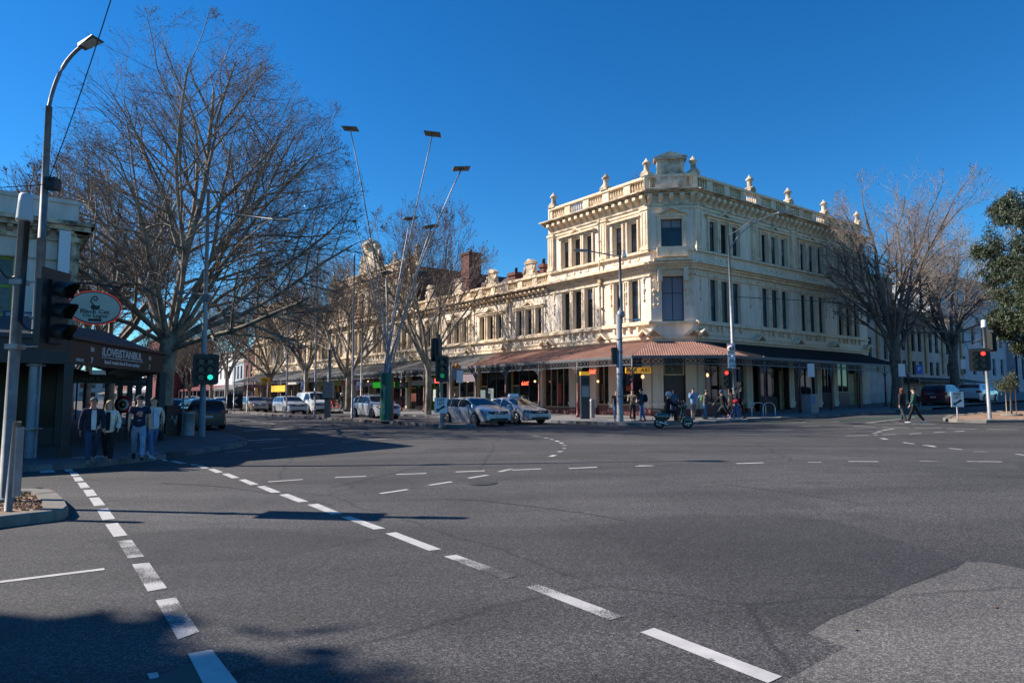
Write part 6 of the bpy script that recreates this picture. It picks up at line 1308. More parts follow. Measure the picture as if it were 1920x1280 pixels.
    for x in (xf,xr):
        for sd in (1,-1):
            wl=link('wheel',None,t,(x,sd*Wd*.455,wr)); wl.empty_display_size=.1
            b=MB(); b.lathe((0,0,0),[(wr*.66,-.10),(wr*.95,-.11),(wr,-.08),(wr,.08),(wr*.95,.11),(wr*.66,.10)],22,'y'); part('tyre',b,M_TYRE,wl)
            b=MB(); o=sd*.104; b.lathe((0,o,0),[(wr*.68,-.004),(wr*.68,.004),(wr*.60,0.006)],20,'y') if False else None
            rg=[(math.cos(2*math.pi*k/20),math.sin(2*math.pi*k/20)) for k in range(20)]
            b.add([(wr*.68*c_,o,wr*.68*s_) for c_,s_ in rg]+[(wr*.58*c_,o+sd*.012,wr*.58*s_) for c_,s_ in rg],[(k,(k+1)%20,20+(k+1)%20,20+k) for k in range(20)])
            for k in range(10):
                a=2*math.pi*k/10; dx,dz=math.cos(a),math.sin(a); wd=.018
                b.add([(dx*.03-dz*wd,o+sd*.012,dz*.03+dx*wd),(dx*wr*.6-dz*wd*1.3,o+sd*.012,dz*wr*.6+dx*wd*1.3),(dx*wr*.6+dz*wd*1.3,o+sd*.012,dz*wr*.6-dx*wd*1.3),(dx*.03+dz*wd,o+sd*.012,dz*.03-dx*wd)],[(0,1,2,3)])
            b.lathe((0,o,0),[(.06,0),(.05,sd*.02)],10,'y'); part('rim',b,M_RIM,wl)
            b=MB(); b.add([(wr*.67*c_,o-sd*.015,wr*.67*s_) for c_,s_ in rg],[tuple(range(20))]); part('brake_disc',b,M_BLACK,wl)
    # front face
    def face(x_,pts,m,name,out=.012):   # pts (y,z) projected on the nose curve
        b=MB(); f_=1 if x_>0 else -1; V=[]
        for y,z in pts:
            e=min(1,abs(y)/(Wd/2)); xx=h-.10*max(0,(e-.3)/.7)**2-.05*max(0,z-.62)-.02
            if f_>0 and z>.62: xx-=(z-.62)*.55
            if f_<0: xx=h-.06*max(0,(e-.5)/.5)**2-(max(0,z-.9)*(.16 if kind!='sedan' else .1))
            V.append((f_*(xx+out),y,z))
        b.add(V,[tuple(range(len(V)))]); return part(name,b,m,body)
    w=Wd/2
    fz=.62 if H<1.6 else .76
    b=MB(); b.box(h-.16,h+.012,-w*.62,w*.62,.25,.40); part('lower_intake',b,M_BLACK,body)
    b=MB(); b.add([(h-.03-(0 if z<fz else .07),y,z) for y,z in ((-w*.52,fz-.03),(w*.52,fz-.03),(w*.58,fz+.12),(-w*.58,fz+.12))]+[(h+.014-(0 if z<fz else .05),y,z) for y,z in ((-w*.5,fz-.02),(w*.5,fz-.02),(w*.56,fz+.10),(-w*.56,fz+.10))],[(4,5,6,7),(0,1,5,4),(1,2,6,5),(2,3,7,6),(3,0,4,7)]); gr=part('grille',b,M_BLACK,body)
    b=MB(); b.box(h+.0,h+.022,-.28,.28,fz+.02,fz+.045); b.lathe((h-.0,0,fz+.06),[(.06,0),(.05,.02)],12,'x'); part('grille_trim',b,M_CHROME,gr)
    for sd in (1,-1):
        b=MB(); y0,y1=w*.60,w*.955
        b.add([(h-.06,sd*y0,fz+.01),(h-.25,sd*y1,fz+.05),(h-.42,sd*(y1+.012),fz+.15),(h-.16,sd*y0*.98,fz+.14),(h+.0,sd*y0,fz+.01),(h-.17,sd*(y1+.0),fz+.05),(h-.36,sd*(y1+.02),fz+.16),(h-.09,sd*y0*.98,fz+.145)],[(4,5,6,7),(0,1,5,4),(1,2,6,5),(2,3,7,6),(3,0,4,7)])
        hl=part('headlight',b,M_HEAD,body)
        b=MB(); b.ball((h-.09,sd*w*.72,fz+.08),.05,.06,.04,8,5); part('lamp_bulb',b,M_AMB if (lit and sd<0) else M_CHROME,hl)
        b=MB(); b.add([(h-.03,sd*w*.70,.30),(h-.14,sd*w*.92,.32),(h-.14,sd*w*.9,.46),(h-.02,sd*w*.72,.40)],[(0,1,2,3)]); part('fog_lamp',b,M_BLACK,body)
        b=MB(); zz=belt-.12 if kind!='van' else 1.2; b.box(-h-.018,-h+.22,*sorted((sd*w*.60,sd*w*.985)),zz-.10,zz+.06); part('tail_light',b,M_TAIL,body)
    b=MB(); b.box(h-.02,h+.03,-.19,.19,.43,.53); part('number_plate',b,M_PLATE,body)
    b=MB(); b.box(-h-.015,-h+.02,-.19,.19,.62 if kind!='sedan' else .7,.73 if kind!='sedan' else .81); part('number_plate',b,M_PLATE,body)
    b=MB(); b.box(-h-.01,-h+.2,-w*.8,w*.8,.24,.42); part('rear_bumper',b,M_BLACK,body)
    if roofbars:
        for sd in (1,-1): b=MB(); b.tube([(c1+.2,sd*w*.62,H+.0),(c1+.35,sd*w*.62,H+.06),(c2-.3,sd*w*.62,H+.06),(c2-.1,sd*w*.62,H+.0)],.02,6); part('roof_rail',b,M_STEELD,body)
    return t
HD=ROT+R(-90)     # heading towards the camera along the boulevard
def lane(px,b_,xoff=0): a=onB(px,b_); p=W(a,b_); return a
def oncoming(px_front_wheel,bflank,L,Wd,**k):
    """place by the near front wheel: sight column px and the lane the flank stands on"""
    a=onB(px_front_wheel,bflank); h=L/2; xf=h-L*.205; p=W(a+xf,bflank+Wd/2); p.z=zf(p.x,p.y)+.012; return p
S1=paint('silver_blue',(.43,.47,.53)); S2=paint('silver',(.44,.46,.50)); S3=paint('white',(.66,.67,.68),.0); S4=paint('pearl',(.52,.55,.60),.2); S5=paint('navy',(.015,.03,.06)); S6=paint('beige',(.42,.38,.33)); S7=paint('black_blue',(.008,.012,.02)); S8=paint('maroon',(.10,.008,.02)); 
FL=BM+MW+.35
car('silver blue hatchback waiting at the median nose','car','hatch',S1,oncoming(889,FL,4.26,1.8),HD,'hatchback_car',4.35,1.8,1.48)
tx=car('silver taxi sedan with a roof sign beside the hatchback','taxi','sedan',S2,oncoming(967,FL+3.1,4.8,1.82),HD,'taxi',4.8,1.82,1.47)
b=MB(); b.taper(-.12,.12,-.34,.34,1.47,1.66,.05); part('roof_sign',b,M_SIGNW,tx)
car('pale silver off-roader partly hidden by the lamp cluster drum','car','suv',S4,oncoming(697,FL+.2,4.3,1.78),HD,'offroader_car',4.35,1.8,1.64,lit=True,roofbars=True)
car('white crossover with a wide black grille in the boulevard queue','car','suv',S4,oncoming(533,FL+.1,4.45,1.84),HD,'crossover_car',4.45,1.84,1.6)
car('white delivery van behind the white crossover','van','van',S3,oncoming(578,FL+3.4,4.9,1.95),HD,'delivery_van',5.0,1.95,1.98)
car('beige grey crossover with one lit indicator at the left of the queue','car','suv',S6,oncoming(466,FL+.1,4.4,1.8),HD,'crossover_car',4.4,1.8,1.58,lit=True)
car('dark navy sedan between the two pale crossovers','car','sedan',S5,oncoming(493,FL+3.0,4.7,1.8),HD,'sedan_car',4.7,1.8,1.46)
for px,kd,pm_,l in ((363,'suv',S3,'small distant white wagon, left of the two far white cars'),(381,'hatch',S2,'small distant silver car between the wagon and the far white sedan'),(400,'sedan',S3,'small distant white sedan right of the green signal mast')):
    a=onB(px,FL+1.4 if px!=400 else FL+.6); p=W(a,FL+1.4); p.z=zf(p.x,p.y)+.012; car(l,'car',kd,pm_,p,HD,'distant_car',4.5,1.8,1.5 if kd!='suv' else 1.65,group='small distant cars on the boulevard')
# parked cars on the near side, seen from behind
Bn=AB(lk[-3])[1]+1.25
for (px,l,pm_,kd,H_) in ((396,'black blue off-roader parked by the near kerb, seen from behind','S7','suv',1.62),(340,'dark car parked in front of the black off-roader','S5','suv',1.6)):
    p=G(px,799) if px==396 else None
    a=AB(G(396,806))[0] if px==396 else AB(G(396,806))[0]+6.2
    p=W(a+2.2,Bn+.35); p.z=zf(p.x,p.y)+.012; car(l,'car',kd,{'S7':S7,'S5':S5}[pm_],p,ROT+R(90),'parked_car',4.45,1.85,H_)
# parked cars in the cross street
p=P(1768,760,51); p.z=zf(p.x,p.y)+.01; car('dark maroon off-roader parked in the side street shade','car','suv',S8,p,ROT+R(6),'parked_car',4.6,1.85,1.66)
p=P(1834,757,55); p.z=zf(p.x,p.y)+.01; car('pale silver white off-roader parked ahead of the maroon one','car','suv',S4,p,ROT+R(3),'parked_car',4.6,1.85,1.62)
# red hire bicycles by the second tree
def bike(loc,rot,label,m=M_RED):
    t=thing('hire_bicycle',label,'bicycle',tuple(loc),rot,'red hire bicycles on the far footpath')
    for x in (-.52,.52): b=MB(); b.tube([(x+.33*math.cos(a),0,.34+.33*math.sin(a)) for a in np.linspace(0,2*math.pi,19)],.022,5,False); part('wheel',b,M_TYRE,t)
    b=MB(); b.tube([(-.52,0,.34),(-.1,0,.36),(.4,0,.82),(-.2,0,.78),(-.52,0,.34)],.03,5); b.tube([(-.1,0,.36),(-.24,0,.92)],.025,5); b.tube([(.52,0,.34),(.38,0,1.02)],.025,5); part('frame',b,m,t)
    b=MB(); b.tube([(.36,-.28,1.04),(.38,0,1.02),(.36,.28,1.04)],.018,5); part('handlebar',b,M_BLACK,t); b=MB(); b.ball((-.25,0,.95),.13,.07,.04,8,4); part('saddle',b,M_BLACK,t); b=MB(); b.box(.45,.75,-.18,.18,.75,.98); part('basket',b,m,t)
for i,px in enumerate((606,621,631)): p=Vector(wz(onB(px,26.6),26.6,.13)); bike(p,ROT+R(70+i*18),['red hire bicycle left of the control box post','red hire bicycle right of the control box post','red hire bicycle nearest to the second tree trunk'][i])
# ------------------------------------------------------------ people
SK=[]
def skin_mesh(name,nodes_,edges_,root,mats,parent,sub=1):
    me=bpy.data.meshes.new(name); me.from_pydata([n_[0] for n_ in nodes_],edges_,[]); o=link(name,me,parent)
    md=o.modifiers.new('skin','SKIN'); md.use_smooth_shade=True
    for i,n_ in enumerate(nodes_): me.skin_vertices[0].data[i].radius=(n_[1],n_[2] if len(n_)>2 else n_[1])
    for i in range(len(nodes_)): me.skin_vertices[0].data[i].use_root=(i==root)
    s=o.modifiers.new('sub','SUBSURF'); s.levels=sub; s.render_levels=sub
    me.materials.append(mats); SK.append((o,mats)); return o
def person(label,loc,face,h=1.75,legs=((10,5),(-10,15)),arms=((5,10,15),(-5,10,15)),top=None,bot=None,shoe=None,hair=None,skin=M_SKIN,long=False,coat=False,bare=False,lean=0,hat=None,pack=None,bag=None,inner=None,wide=1.0,name='person',fingers=True,headturn=0,sit=False,helmet=None,prt=None,skirt=False):
    """face = heading (radians) of the body; local -y is forward"""
    t=thing(name,label,'person',tuple(loc),face+R(90)); s=h/1.75; t.scale=(s,s,s)
    top=top or cloth('navy',(.012,.018,.045)); bot=bot or cloth('jeans',(.05,.09,.17)); shoe=shoe or cloth('shoe',(.02,.02,.02)); hair=hair or mat('dark_hair',(.015,.011,.008),.7)
    hp=.92; J={}
    for k,(sx,(th,kb)) in enumerate(zip((-1,1),legs)):
        th,kb=R(th),R(kb); hip=Vector((sx*.095,0,hp)); kn=hip+Vector((sx*.012,-math.sin(th),-math.cos(th)))*.43; an=kn+Vector((0,-math.sin(th-kb),-math.cos(th-kb)))*.41; J[sx]=(hip,kn,an,th-kb)
    dz=.085-min(J[-1][2].z,J[1][2].z) if not sit else 0
    J={k:(a+Vector((0,0,dz)),b_+Vector((0,0,dz)),c+Vector((0,0,dz)),d) for k,(a,b_,c,d) in J.items()}
    pv=Vector((0,0,hp+dz)); ln=R(lean); up=Vector((0,-math.sin(ln),math.cos(ln)))
    sp=lambda d,y=0: pv+up*d+Vector((0,y,0))
    A={}
    for sx,(af,ao,eb) in zip((-1,1),arms):
        af,ao,eb=R(af)+ln*.6,R(ao),R(eb); sh=sp(.485)+Vector((sx*.185*wide,0,0)); d1=Vector((sx*math.sin(ao),-math.sin(af)*math.cos(ao),-math.cos(af)*math.cos(ao))); el=sh+d1*.28; d2=Vector((sx*math.sin(ao)*.3*(1 if eb<1 else -1.2),-math.sin(af+eb),-math.cos(af+eb))).normalized(); wr_=el+d2*.245; A[sx]=(sh,el,wr_,d2)
    hd=sp(.70,-.012)
    nd=[(pv,.095,.075),(sp(.16),.10,.075),(sp(.34),.12,.08),(sp(.47),.10,.07),(sp(.545),.055,.055),(sp(.62,-.012),.062,.075),(sp(.69,-.012),.078,.09),(sp(.755,-.004),.080,.092),(sp(.80,0),.055,.065)]
    ed=[(i,i+1) for i in range(8)]
    for sx in (-1,1):
        n0=len(nd); sh,el,w_,d2=A[sx]; nd+=[(sh,.046),(el,.038),(w_,.027),(w_+d2*.05,.035,.018),(w_+d2*.10,.03,.014)]; ed+=[(3,n0),(n0,n0+1),(n0+1,n0+2),(n0+2,n0+3),(n0+3,n0+4)]
        n0=len(nd); hip,kn,an,_=J[sx]; nd+=[(hip+Vector((0,0,-.03)),.062),(kn,.045),(an,.032)]; ed+=[(0,n0),(n0,n0+1),(n0+1,n0+2)]
    body=skin_mesh('body',[(tuple(n_[0]),)+tuple(n_[1:]) for n_ in nd],ed,0,skin,t,2)
    fg=MB()
    if fingers:
        for sx in (-1,1):
            sh,el,w_,d2=A[sx]; side=Vector((0,1,0)).cross(d2).normalized() if abs(d2.y)<.9 else Vector((1,0,0)); side=d2.cross(Vector((1,0,0))).normalized(); pal=w_+d2*.09
            for q,l in ((-.024,.062),(-.008,.074),(.008,.07),(.024,.055)):
                a=pal+side*q; cu=Vector((-sx*.4,0,0)); fg.tube([tuple(a),tuple(a+(d2+cu*.3).normalized()*l*.5),tuple(a+(d2+cu*.3).normalized()*l*.5+(d2+cu).normalized()*l*.5)],[.009,.0085,.006],5)
            a=w_+d2*.03; dd=(d2*.8-side*.8).normalized(); fg.tube([tuple(a),tuple(a+dd*.035),tuple(a+dd*.035+d2*.03)],[.011,.010,.007],5)
    hm=Matrix.Rotation(R(headturn),3,'Z'); H=lambda x,y,z: tuple(hd+hm@Vector((x,y,z)))
    fg.tube([H(0,-.085,.02),H(0,-.112,-.018),H(0,-.09,-.03)],[.008,.014,.010],6)
    for sx in (-1,1): fg.ball(H(sx*.083,.005,-.005),.012,.02,.032,6,4)
    body['_x']=1; SK[-1]=(body,skin,fg)
    b=MB()
    for sx in (-1,1): b.ball(H(sx*.031,-.088,.012),.012,.008,.008,6,4)
    part('eyes',b,M_BLACK,t,kind='stuff')
    b=MB(); b.ball(H(0,-.092,-.052),.024,.008,.007,6,4); part('mouth',b,mat('lips',(.28,.09,.08),.6),t)
    # hair shell
    if not helmet:
        b=MB(); n_,m_=14,9; V=[];Fs=[]
        for i in range(m_):
            ph=math.pi*(.02+.62*i/(m_-1))
            for j in range(n_):
                a=2*math.pi*j/n_; yy=math.sin(a); front=-yy; rr_=1.0
                ph2=min(ph,math.pi*(.36+.10*abs(math.cos(a)))) if front>.25 else (ph*(1.25 if long else 1.0) if front<0 else ph)
                V.append(H(.094*math.sin(ph2)*math.cos(a),.106*math.sin(ph2)*math.sin(a)+.006,.03+.10*math.cos(ph2)))
        for i in range(m_-1):
            for j in range(n_): Fs.append((i*n_+j,i*n_+(j+1)%n_,(i+1)*n_+(j+1)%n_,(i+1)*n_+j))
        Fs.append(tuple(range(n_))); b.add(V,Fs,True)
        if long:
            for sx in (-1,0,1): b.tube([H(sx*.07,.05,0),H(sx*.085,.045,-.1),H(sx*.08,.05,-.22),H(sx*.07,.06,-.27)],[.035,.04,.035,.012],7)
            for sx in (-1,1): b.tube([H(sx*.088,-.01,.03),H(sx*.095,-.015,-.08),H(sx*.085,-.03,-.2)],[.02,.026,.01],6)
        part('hair',b,hair,t)
    if hat:
        b=MB(); b.ball(H(0,.004,.062),.102,.112,.075,14,8)
        if hat[1]=='cap': b.add([H(-.07,-.085,.055),H(.07,-.085,.055),H(.05,-.17,.04),H(-.05,-.17,.04)],[(0,1,2,3)])
        part('hat',b,hat[0],t)
    if helmet:
        b=MB(); b.ball(H(0,.0,.02),.135,.155,.15,16,10); hl=part('helmet',b,helmet,t); b=MB(); b.add([H(.125*math.sin(a),-.15*math.cos(a),z) for z in (-.03,.07) for a in np.linspace(-1.1,1.1,9)],[(i,i+1,10+i,9+i) for i in range(8)],True); part('visor',b,M_GLASSC,hl)
    # clothes
    k=1.20 if coat else 1.10; e=.02 if coat else .012
    nd=[(pv+up*(-.09 if coat else -.03),.15*k,.12*k),(sp(.16),.13*k+e,.10*k+e),(sp(.34),.155*k,.108*k),(sp(.475),.125*k,.09*k),(sp(.53),.07,.068)]; ed=[(0,1),(1,2),(2,3),(3,4)]
    for sx in (-1,1):
        n0=len(nd); sh,el,w_,d2=A[sx]; nd+=[(sh,.066*k),(sh.lerp(el,.6),.060*k)]; ed+=[(3,n0),(n0,n0+1)]
        if not bare: nd+=[(el,.055*k),(w_+d2*.01,.046*k)]; ed+=[(n0+1,n0+2),(n0+2,n0+3)]
    tp=skin_mesh('jacket' if coat else 'shirt',[(tuple(n_[0]),)+tuple(n_[1:]) for n_ in nd],ed,1,top,t,2)
    if inner: b=MB(); f=lambda x,z,o=.0:(lambda c:(x,c.y-(.122*k+e)-o,c.z))(sp(z)); b.add([f(-.05,.5,-.03),f(.05,.5,-.03),f(.06,.34),f(.055,.15),f(.05,.0),f(-.05,.0),f(-.055,.15),f(-.06,.34)],[tuple(range(8))]); part('inner_shirt',b,inner,t)
    if prt:
        for i,(x,z,w_,h_,m_) in enumerate(prt): b=MB(); c=sp(z); b.add([(x-w_,c.y-.132*k-e*.5,c.z-h_),(x+w_,c.y-.132*k-e*.5,c.z-h_*.6),(x+w_*.7,c.y-.134*k-e*.5,c.z+h_),(x-w_*.5,c.y-.134*k-e*.5,c.z+h_*.8)],[(0,1,2,3)]); part('print',b,m_,t)
    nd=[(pv+Vector((0,0,.12)),.122,.10),(pv+Vector((0,0,-.03)),.145,.118)]; ed=[(0,1)]
    for sx in (-1,1):
        n0=len(nd); hip,kn,an,_=J[sx]; nd+=[(hip+Vector((0,0,-.08)),.10),(kn,.073),(an+Vector((0,0,.02)),.062 if not sit else .055)]; ed+=[(1,n0),(n0,n0+1),(n0+1,n0+2)]
    skin_mesh('trousers',[(tuple(n_[0]),)+tuple(n_[1:]) for n_ in nd],ed,1,bot,t,2)
    for sx in (-1,1):
        hip,kn,an,a_=J[sx]; b=MB(); a_=max(-.5,min(.35,-(a_)*.8)) if not sit else 0; q=Matrix.Rotation(a_,3,'X')
        for (y,r1,r2,z) in (): pass
        pr=[(.09,.03,.02,.03),(.05,.045,.045,.0),(-.03,.045,.05,-.01),(-.11,.048,.035,-.03),(-.17,.035,.022,-.045)]
        V=[];Fs=[]
        for (y,w_,hh,z) in pr:
            for j in range(8): aa=2*math.pi*j/8; V.append(tuple(an+q@Vector((w_*math.cos(aa),y,z+hh*math.sin(aa)*(1 if math.sin(aa)>0 else .6)-.03))))
        for i in range(4):
            for j in range(8): Fs.append((i*8+j,i*8+(j+1)%8,(i+1)*8+(j+1)%8,(i+1)*8+j))
        Fs+= [tuple(range(8)),tuple(range(32,40))[::-1]]; b.add(V,Fs,True); part('shoe',b,shoe,t)
    if pack:
        b=MB(); c=sp(.30); b.ball((0,c.y+.20,c.z),.16,.12,.23,12,8); b.ball((0,c.y+.29,c.z-.06),.11,.05,.11,10,6)
        for sx in (-1,1): b.tube([(sx*.1,c.y+.12,c.z+.18),(sx*.11,c.y+.0,c.z+.24),(sx*.11,c.y-.125,c.z+.12),(sx*.13,c.y-.06,c.z-.12),(sx*.12,c.y+.12,c.z-.15)],.016,5)
        part('backpack',b,pack,t)
    if bag:
        m_,sx,zz=bag; sh,el,w_,d2=A[sx]; c=Vector((sx*.24,.02,zz)) ; b=MB(); b.ball(tuple(c),.075,.17,.13,12,8); b.tube([tuple(c+Vector((0,-.12,.06))),tuple(sh+Vector((sx*.01,-.04,.07))),tuple(c+Vector((0,.12,.06)))],.012,5); part('shoulder_bag',b,m_,t)
    return t
def foot(px,py,Y=None,off=.13):
    if Y is None: return G(px,py,off)
    p=P(px,760,Y); p.z=zf(p.x,p.y)+off; return p
def F(deg): return R(deg)   # heading in degrees, 0 = +x (right), -90 = to the camera
C_=cloth
# four walkers stepping off the near left kerb
person('grey haired man in an open navy jacket and dark jeans, leftmost walker',foot(170,870),F(-50),1.66,((20,5),(-18,18)),((-16,12,22),(20,8,14)),top=C_('navy',(.010,.014,.035)),bot=C_('dark_jeans',(.025,.045,.10)),shoe=C_('tan_shoe',(.25,.2,.15)),hair=mat('grey_hair',(.09,.085,.08),.8),coat=True,inner=C_('pale_tee',(.62,.62,.60)),headturn=-15,skin=mat('skin_ruddy',(.42,.19,.13),.55))
person('blonde woman in a cream jacket, black top and black trousers, second walker',foot(201,868),F(-70),1.58,((-14,20),(16,4)),((14,10,35),(-2,16,55)),top=C_('cream',(.72,.68,.58)),bot=C_('black',(.008,.008,.01)),shoe=C_('sand_shoe',(.28,.17,.12)),hair=mat('blonde_hair',(.36,.24,.12),.7),coat=True,inner=C_('black',(0,0,0)),long=True,wide=.9,headturn=10,bag=(C_('black',(0,0,0)),1,.98))
person('young man in a printed navy T-shirt, dark cap and pale jeans, third walker',foot(258,863),F(-62),1.72,((-18,22),(20,4)),((16,8,18),(-14,10,16)),top=C_('navy_tee',(.008,.014,.05)),bot=C_('pale_jeans',(.20,.31,.45)),shoe=C_('black',(0,0,0)),hat=(C_('black_cap',(.012,.012,.014)),'cap'),bare=True,headturn=-25,prt=[(0,.36,.085,.05,C_('print_pink',(.45,.25,.2))),(.02,.29,.05,.03,C_('print_orange',(.5,.22,.1))),(0,.17,.05,.012,C_('print_white',(.4,.4,.4)))])
person('young man in a pale beige jacket swinging a dark bag, fourth walker',foot(284,860),F(-38),1.66,((18,4),(-16,20)),((-8,10,25),(-34,30,12)),top=C_('beige',(.66,.58,.50)),bot=C_('blue_jeans',(.07,.15,.30)),shoe=C_('white_shoe',(.6,.6,.62)),coat=True,inner=C_('light_blue',(.38,.58,.78)),headturn=-20,bag=(C_('dark_bag',(.015,.02,.022)),1,.62))
# couple crossing at the right
person('woman with auburn hair, dark top and cream shoulder bag crossing at the right',foot(1692,786,33.6,.0),F(115),1.70,((12,4),(-10,12)),((10,10,30),(-5,10,10)),top=C_('dark_plum',(.02,.014,.018)),bot=C_('charcoal_jeans',(.03,.045,.06)),shoe=C_('black',(0,0,0)),hair=mat('auburn_hair',(.18,.055,.02),.7),coat=True,long=True,wide=.9,bag=(C_('cream_bag',(.5,.43,.33)),-1,1.02))
person('man in a green hoodie and black beanie with a backpack crossing at the right',foot(1714,788,32.4,.0),F(150),1.76,((-20,14),(22,6)),((-12,10,20),(10,10,20)),top=C_('bottle_green',(.03,.085,.07)),bot=C_('black',(0,0,0)),shoe=C_('white_shoe',(0,0,0)),hat=(C_('black_cap',(0,0,0)),'beanie'),pack=C_('black',(0,0,0)),coat=True)
# people on the hotel corner
SH=37.2
person('man in a dark vest and pale sleeves with blue jeans, left of the silver mast',foot(1156,793,SH+.6),F(-95),1.74,((4,2),(-4,4)),((0,16,25),(5,10,15)),top=C_('dark_vest',(.025,.022,.022)),bot=C_('blue_jeans',(0,0,0)),shoe=C_('red_brown_shoe',(.08,.02,.015)),bare=True,headturn=-30)
person('bearded man in a tan vest holding his phone right of the silver mast',foot(1186,793,SH+.4),F(-105),1.76,((12,4),(-10,6)),((20,12,60),(15,12,55)),top=C_('tan_vest',(.22,.17,.11)),bot=C_('grey_trousers',(.035,.035,.035)),shoe=C_('white_shoe',(0,0,0)),bare=True)
person('man in a dark blue puffer jacket with a large black backpack',foot(1203,794,SH),F(170),1.80,((6,4),(-8,4)),((10,8,40),(5,8,20)),top=C_('puffer_blue',(.03,.045,.075)),bot=C_('blue_jeans',(0,0,0)),shoe=C_('black',(0,0,0)),pack=C_('black',(0,0,0)),coat=True)
person('woman in a blue jumper standing in the hotel corner doorway behind the scooter rider',foot(1262,786,40.0),F(-90),1.70,((3,2),(-3,2)),((10,20,60),(10,20,60)),top=C_('mid_blue',(.03,.09,.20)),bot=C_('dark_jeans',(0,0,0)),long=True)
person('person in a light denim jacket and beige trousers raising a hand to the face',foot(1300,791,SH+.5),F(-80),1.76,((6,2),(-8,8)),((30,15,115),(25,15,95)),top=C_('denim',(.16,.28,.45)),bot=C_('beige_trousers',(.20,.16,.14)),shoe=C_('black',(0,0,0)),coat=True)
person('person in a mauve hoodie and blue jeans with a green backpack looking down',foot(1322,790,SH+.8),F(-40),1.64,((8,4),(-8,10)),((10,12,45),(10,12,35)),top=C_('mauve',(.14,.10,.10)),bot=C_('mid_jeans',(.07,.16,.28)),shoe=C_('black',(0,0,0)),pack=C_('green_pack',(.08,.22,.10)),coat=True,lean=8,hat=(C_('mauve_hood',(.07,.06,.065)),'beanie'))
person('man in a blue cap and black jumper striding left past the maroon post',foot(1356,794,SH-.4),F(192),1.72,((32,4),(-30,14)),((30,14,10),(-30,10,10)),top=C_('black',(0,0,0)),bot=C_('charcoal_trousers',(.03,.03,.032)),shoe=C_('white_shoe',(0,0,0)),hat=(C_('blue_cap',(.06,.10,.18)),'cap'),lean=8)
person('woman in black following the man with the cap, walking right',foot(1371,793,SH+.3),F(10),1.70,((20,6),(-22,16)),((-10,10,20),(10,10,20)),top=C_('black',(0,0,0)),bot=C_('black',(0,0,0)),shoe=C_('white_shoe',(0,0,0)),long=True)
person('man in a dark two tone jumper and bright blue jeans with a red bag',foot(1381,795,SH-.8),F(-20),1.74,((14,4),(-16,16)),((-10,10,40),(15,10,60)),top=C_('two_tone',(.03,.025,.035)),bot=C_('bright_jeans',(.04,.11,.28)),shoe=C_('white_shoe',(0,0,0)),bag=(C_('red_bag',(.4,.02,.03)),-1,1.0))
person('tall man in a black open coat behind the man with blue jeans',foot(1388,792,SH+.5),F(0),1.82,((10,4),(-12,10)),((-8,12,20),(10,14,40)),top=C_('black',(0,0,0)),bot=C_('black',(0,0,0)),shoe=C_('shoe',(0,0,0)),coat=True,inner=C_('lilac_shirt',(.3,.3,.4)))
p=Vector(wz(onB(641,26.3),26.3,.13)); person('cyclist in a dark jersey and pale helmet standing over a hire bicycle by the tree',p,F(180),1.75,((10,4),(-10,10)),((35,8,40),(30,8,40)),top=C_('dark_jersey',(.02,.025,.03)),bot=C_('grey_leggings',(.14,.14,.15)),helmet=mat('pale_helmet',(.45,.47,.5),.4))
p=Vector(wz(onB(673-2,27),27,.13)); person('person in a bright yellow green vest behind the second tree trunk',p,F(-90),1.72,top=C_('hi_vis',(.35,.55,.03)),bot=C_('dark_jeans',(0,0,0)))
p=Vector(wz(onB(853,29.0),29.0,.13)); person('person in dark clothes walking behind the silver hatchback',p,F(10),1.74,((16,4),(-16,10)),top=C_('charcoal_jumper',(.03,.03,.03)))
# ------------------------------------------------------------ scooter and rider
SC=foot(1262,809,32.2,.0); sc=thing('motor_scooter','olive grey retro motor scooter with chrome details crossing the junction','scooter',tuple(SC),R(-4))
M_OLV=mat('olive_scooter_paint',(.055,.085,.075),.22,.3,coat=1.0); HEADX=.66
for x in (-.66,.66):
    w=link('wheel',None,sc,(x,0,.25)); b=MB(); b.lathe((0,0,0),[(.15,-.05),(.24,-.055),(.255,-.03),(.255,.03),(.24,.055),(.15,.05)],20,'y'); part('tyre',b,M_TYRE,w); b=MB()
    for sd in (-1,1):
        rg=[(math.cos(2*math.pi*k/20),math.sin(2*math.pi*k/20)) for k in range(20)]; b.add([(.165*c_,sd*.052,.165*s_) for c_,s_ in rg]+[(.135*c_,sd*.058,.135*s_) for c_,s_ in rg],[(k,(k+1)%20,20+(k+1)%20,20+k) for k in range(20)])
        for k in range(5): a=2*math.pi*k/5; dx,dz=math.cos(a),math.sin(a); b.add([(-dz*.03,sd*.058,dx*.03),(dx*.14-dz*.02,sd*.058,dz*.14+dx*.02),(dx*.14+dz*.02,sd*.058,dz*.14-dx*.02),(dz*.03,sd*.058,-dx*.03)],[(0,1,2,3)])
    part('rim',b,M_RIM,w)
b=MB()
for sd in (-1,1): b.ball((-.52,sd*.17,.56),.36,.13,.21,16,10)
part('rear_cowl',b,M_OLV,sc,kind='stuff'); b=MB(); b.ball((-.48,0,.62),.38,.18,.18,14,8); b.box(-.32,.32,-.17,.17,.26,.34); part('body',b,M_OLV,sc)
b=MB(); V=[]
for (x,z,w_) in ((.30,.30,.20),(.36,.42,.23),(.42,.60,.24),(.47,.80,.19),(.50,.95,.12)): V+=[(x-.05,-w_,z),(x+.04,0,z),(x-.05,w_,z)]
b.add(V,[(i*3+j,i*3+j+1,i*3+j+4,i*3+j+3) for i in range(4) for j in (0,1)],True); b.add([(x-.03,y,z) for x,y,z in V],[(i*3+j,i*3+j+3,i*3+j+4,i*3+j+1) for i in range(4) for j in (0,1)],True); b.tube([(.40,0,.5),(.50,0,1.0)],.07,8); part('leg_shield',b,M_OLV,sc)
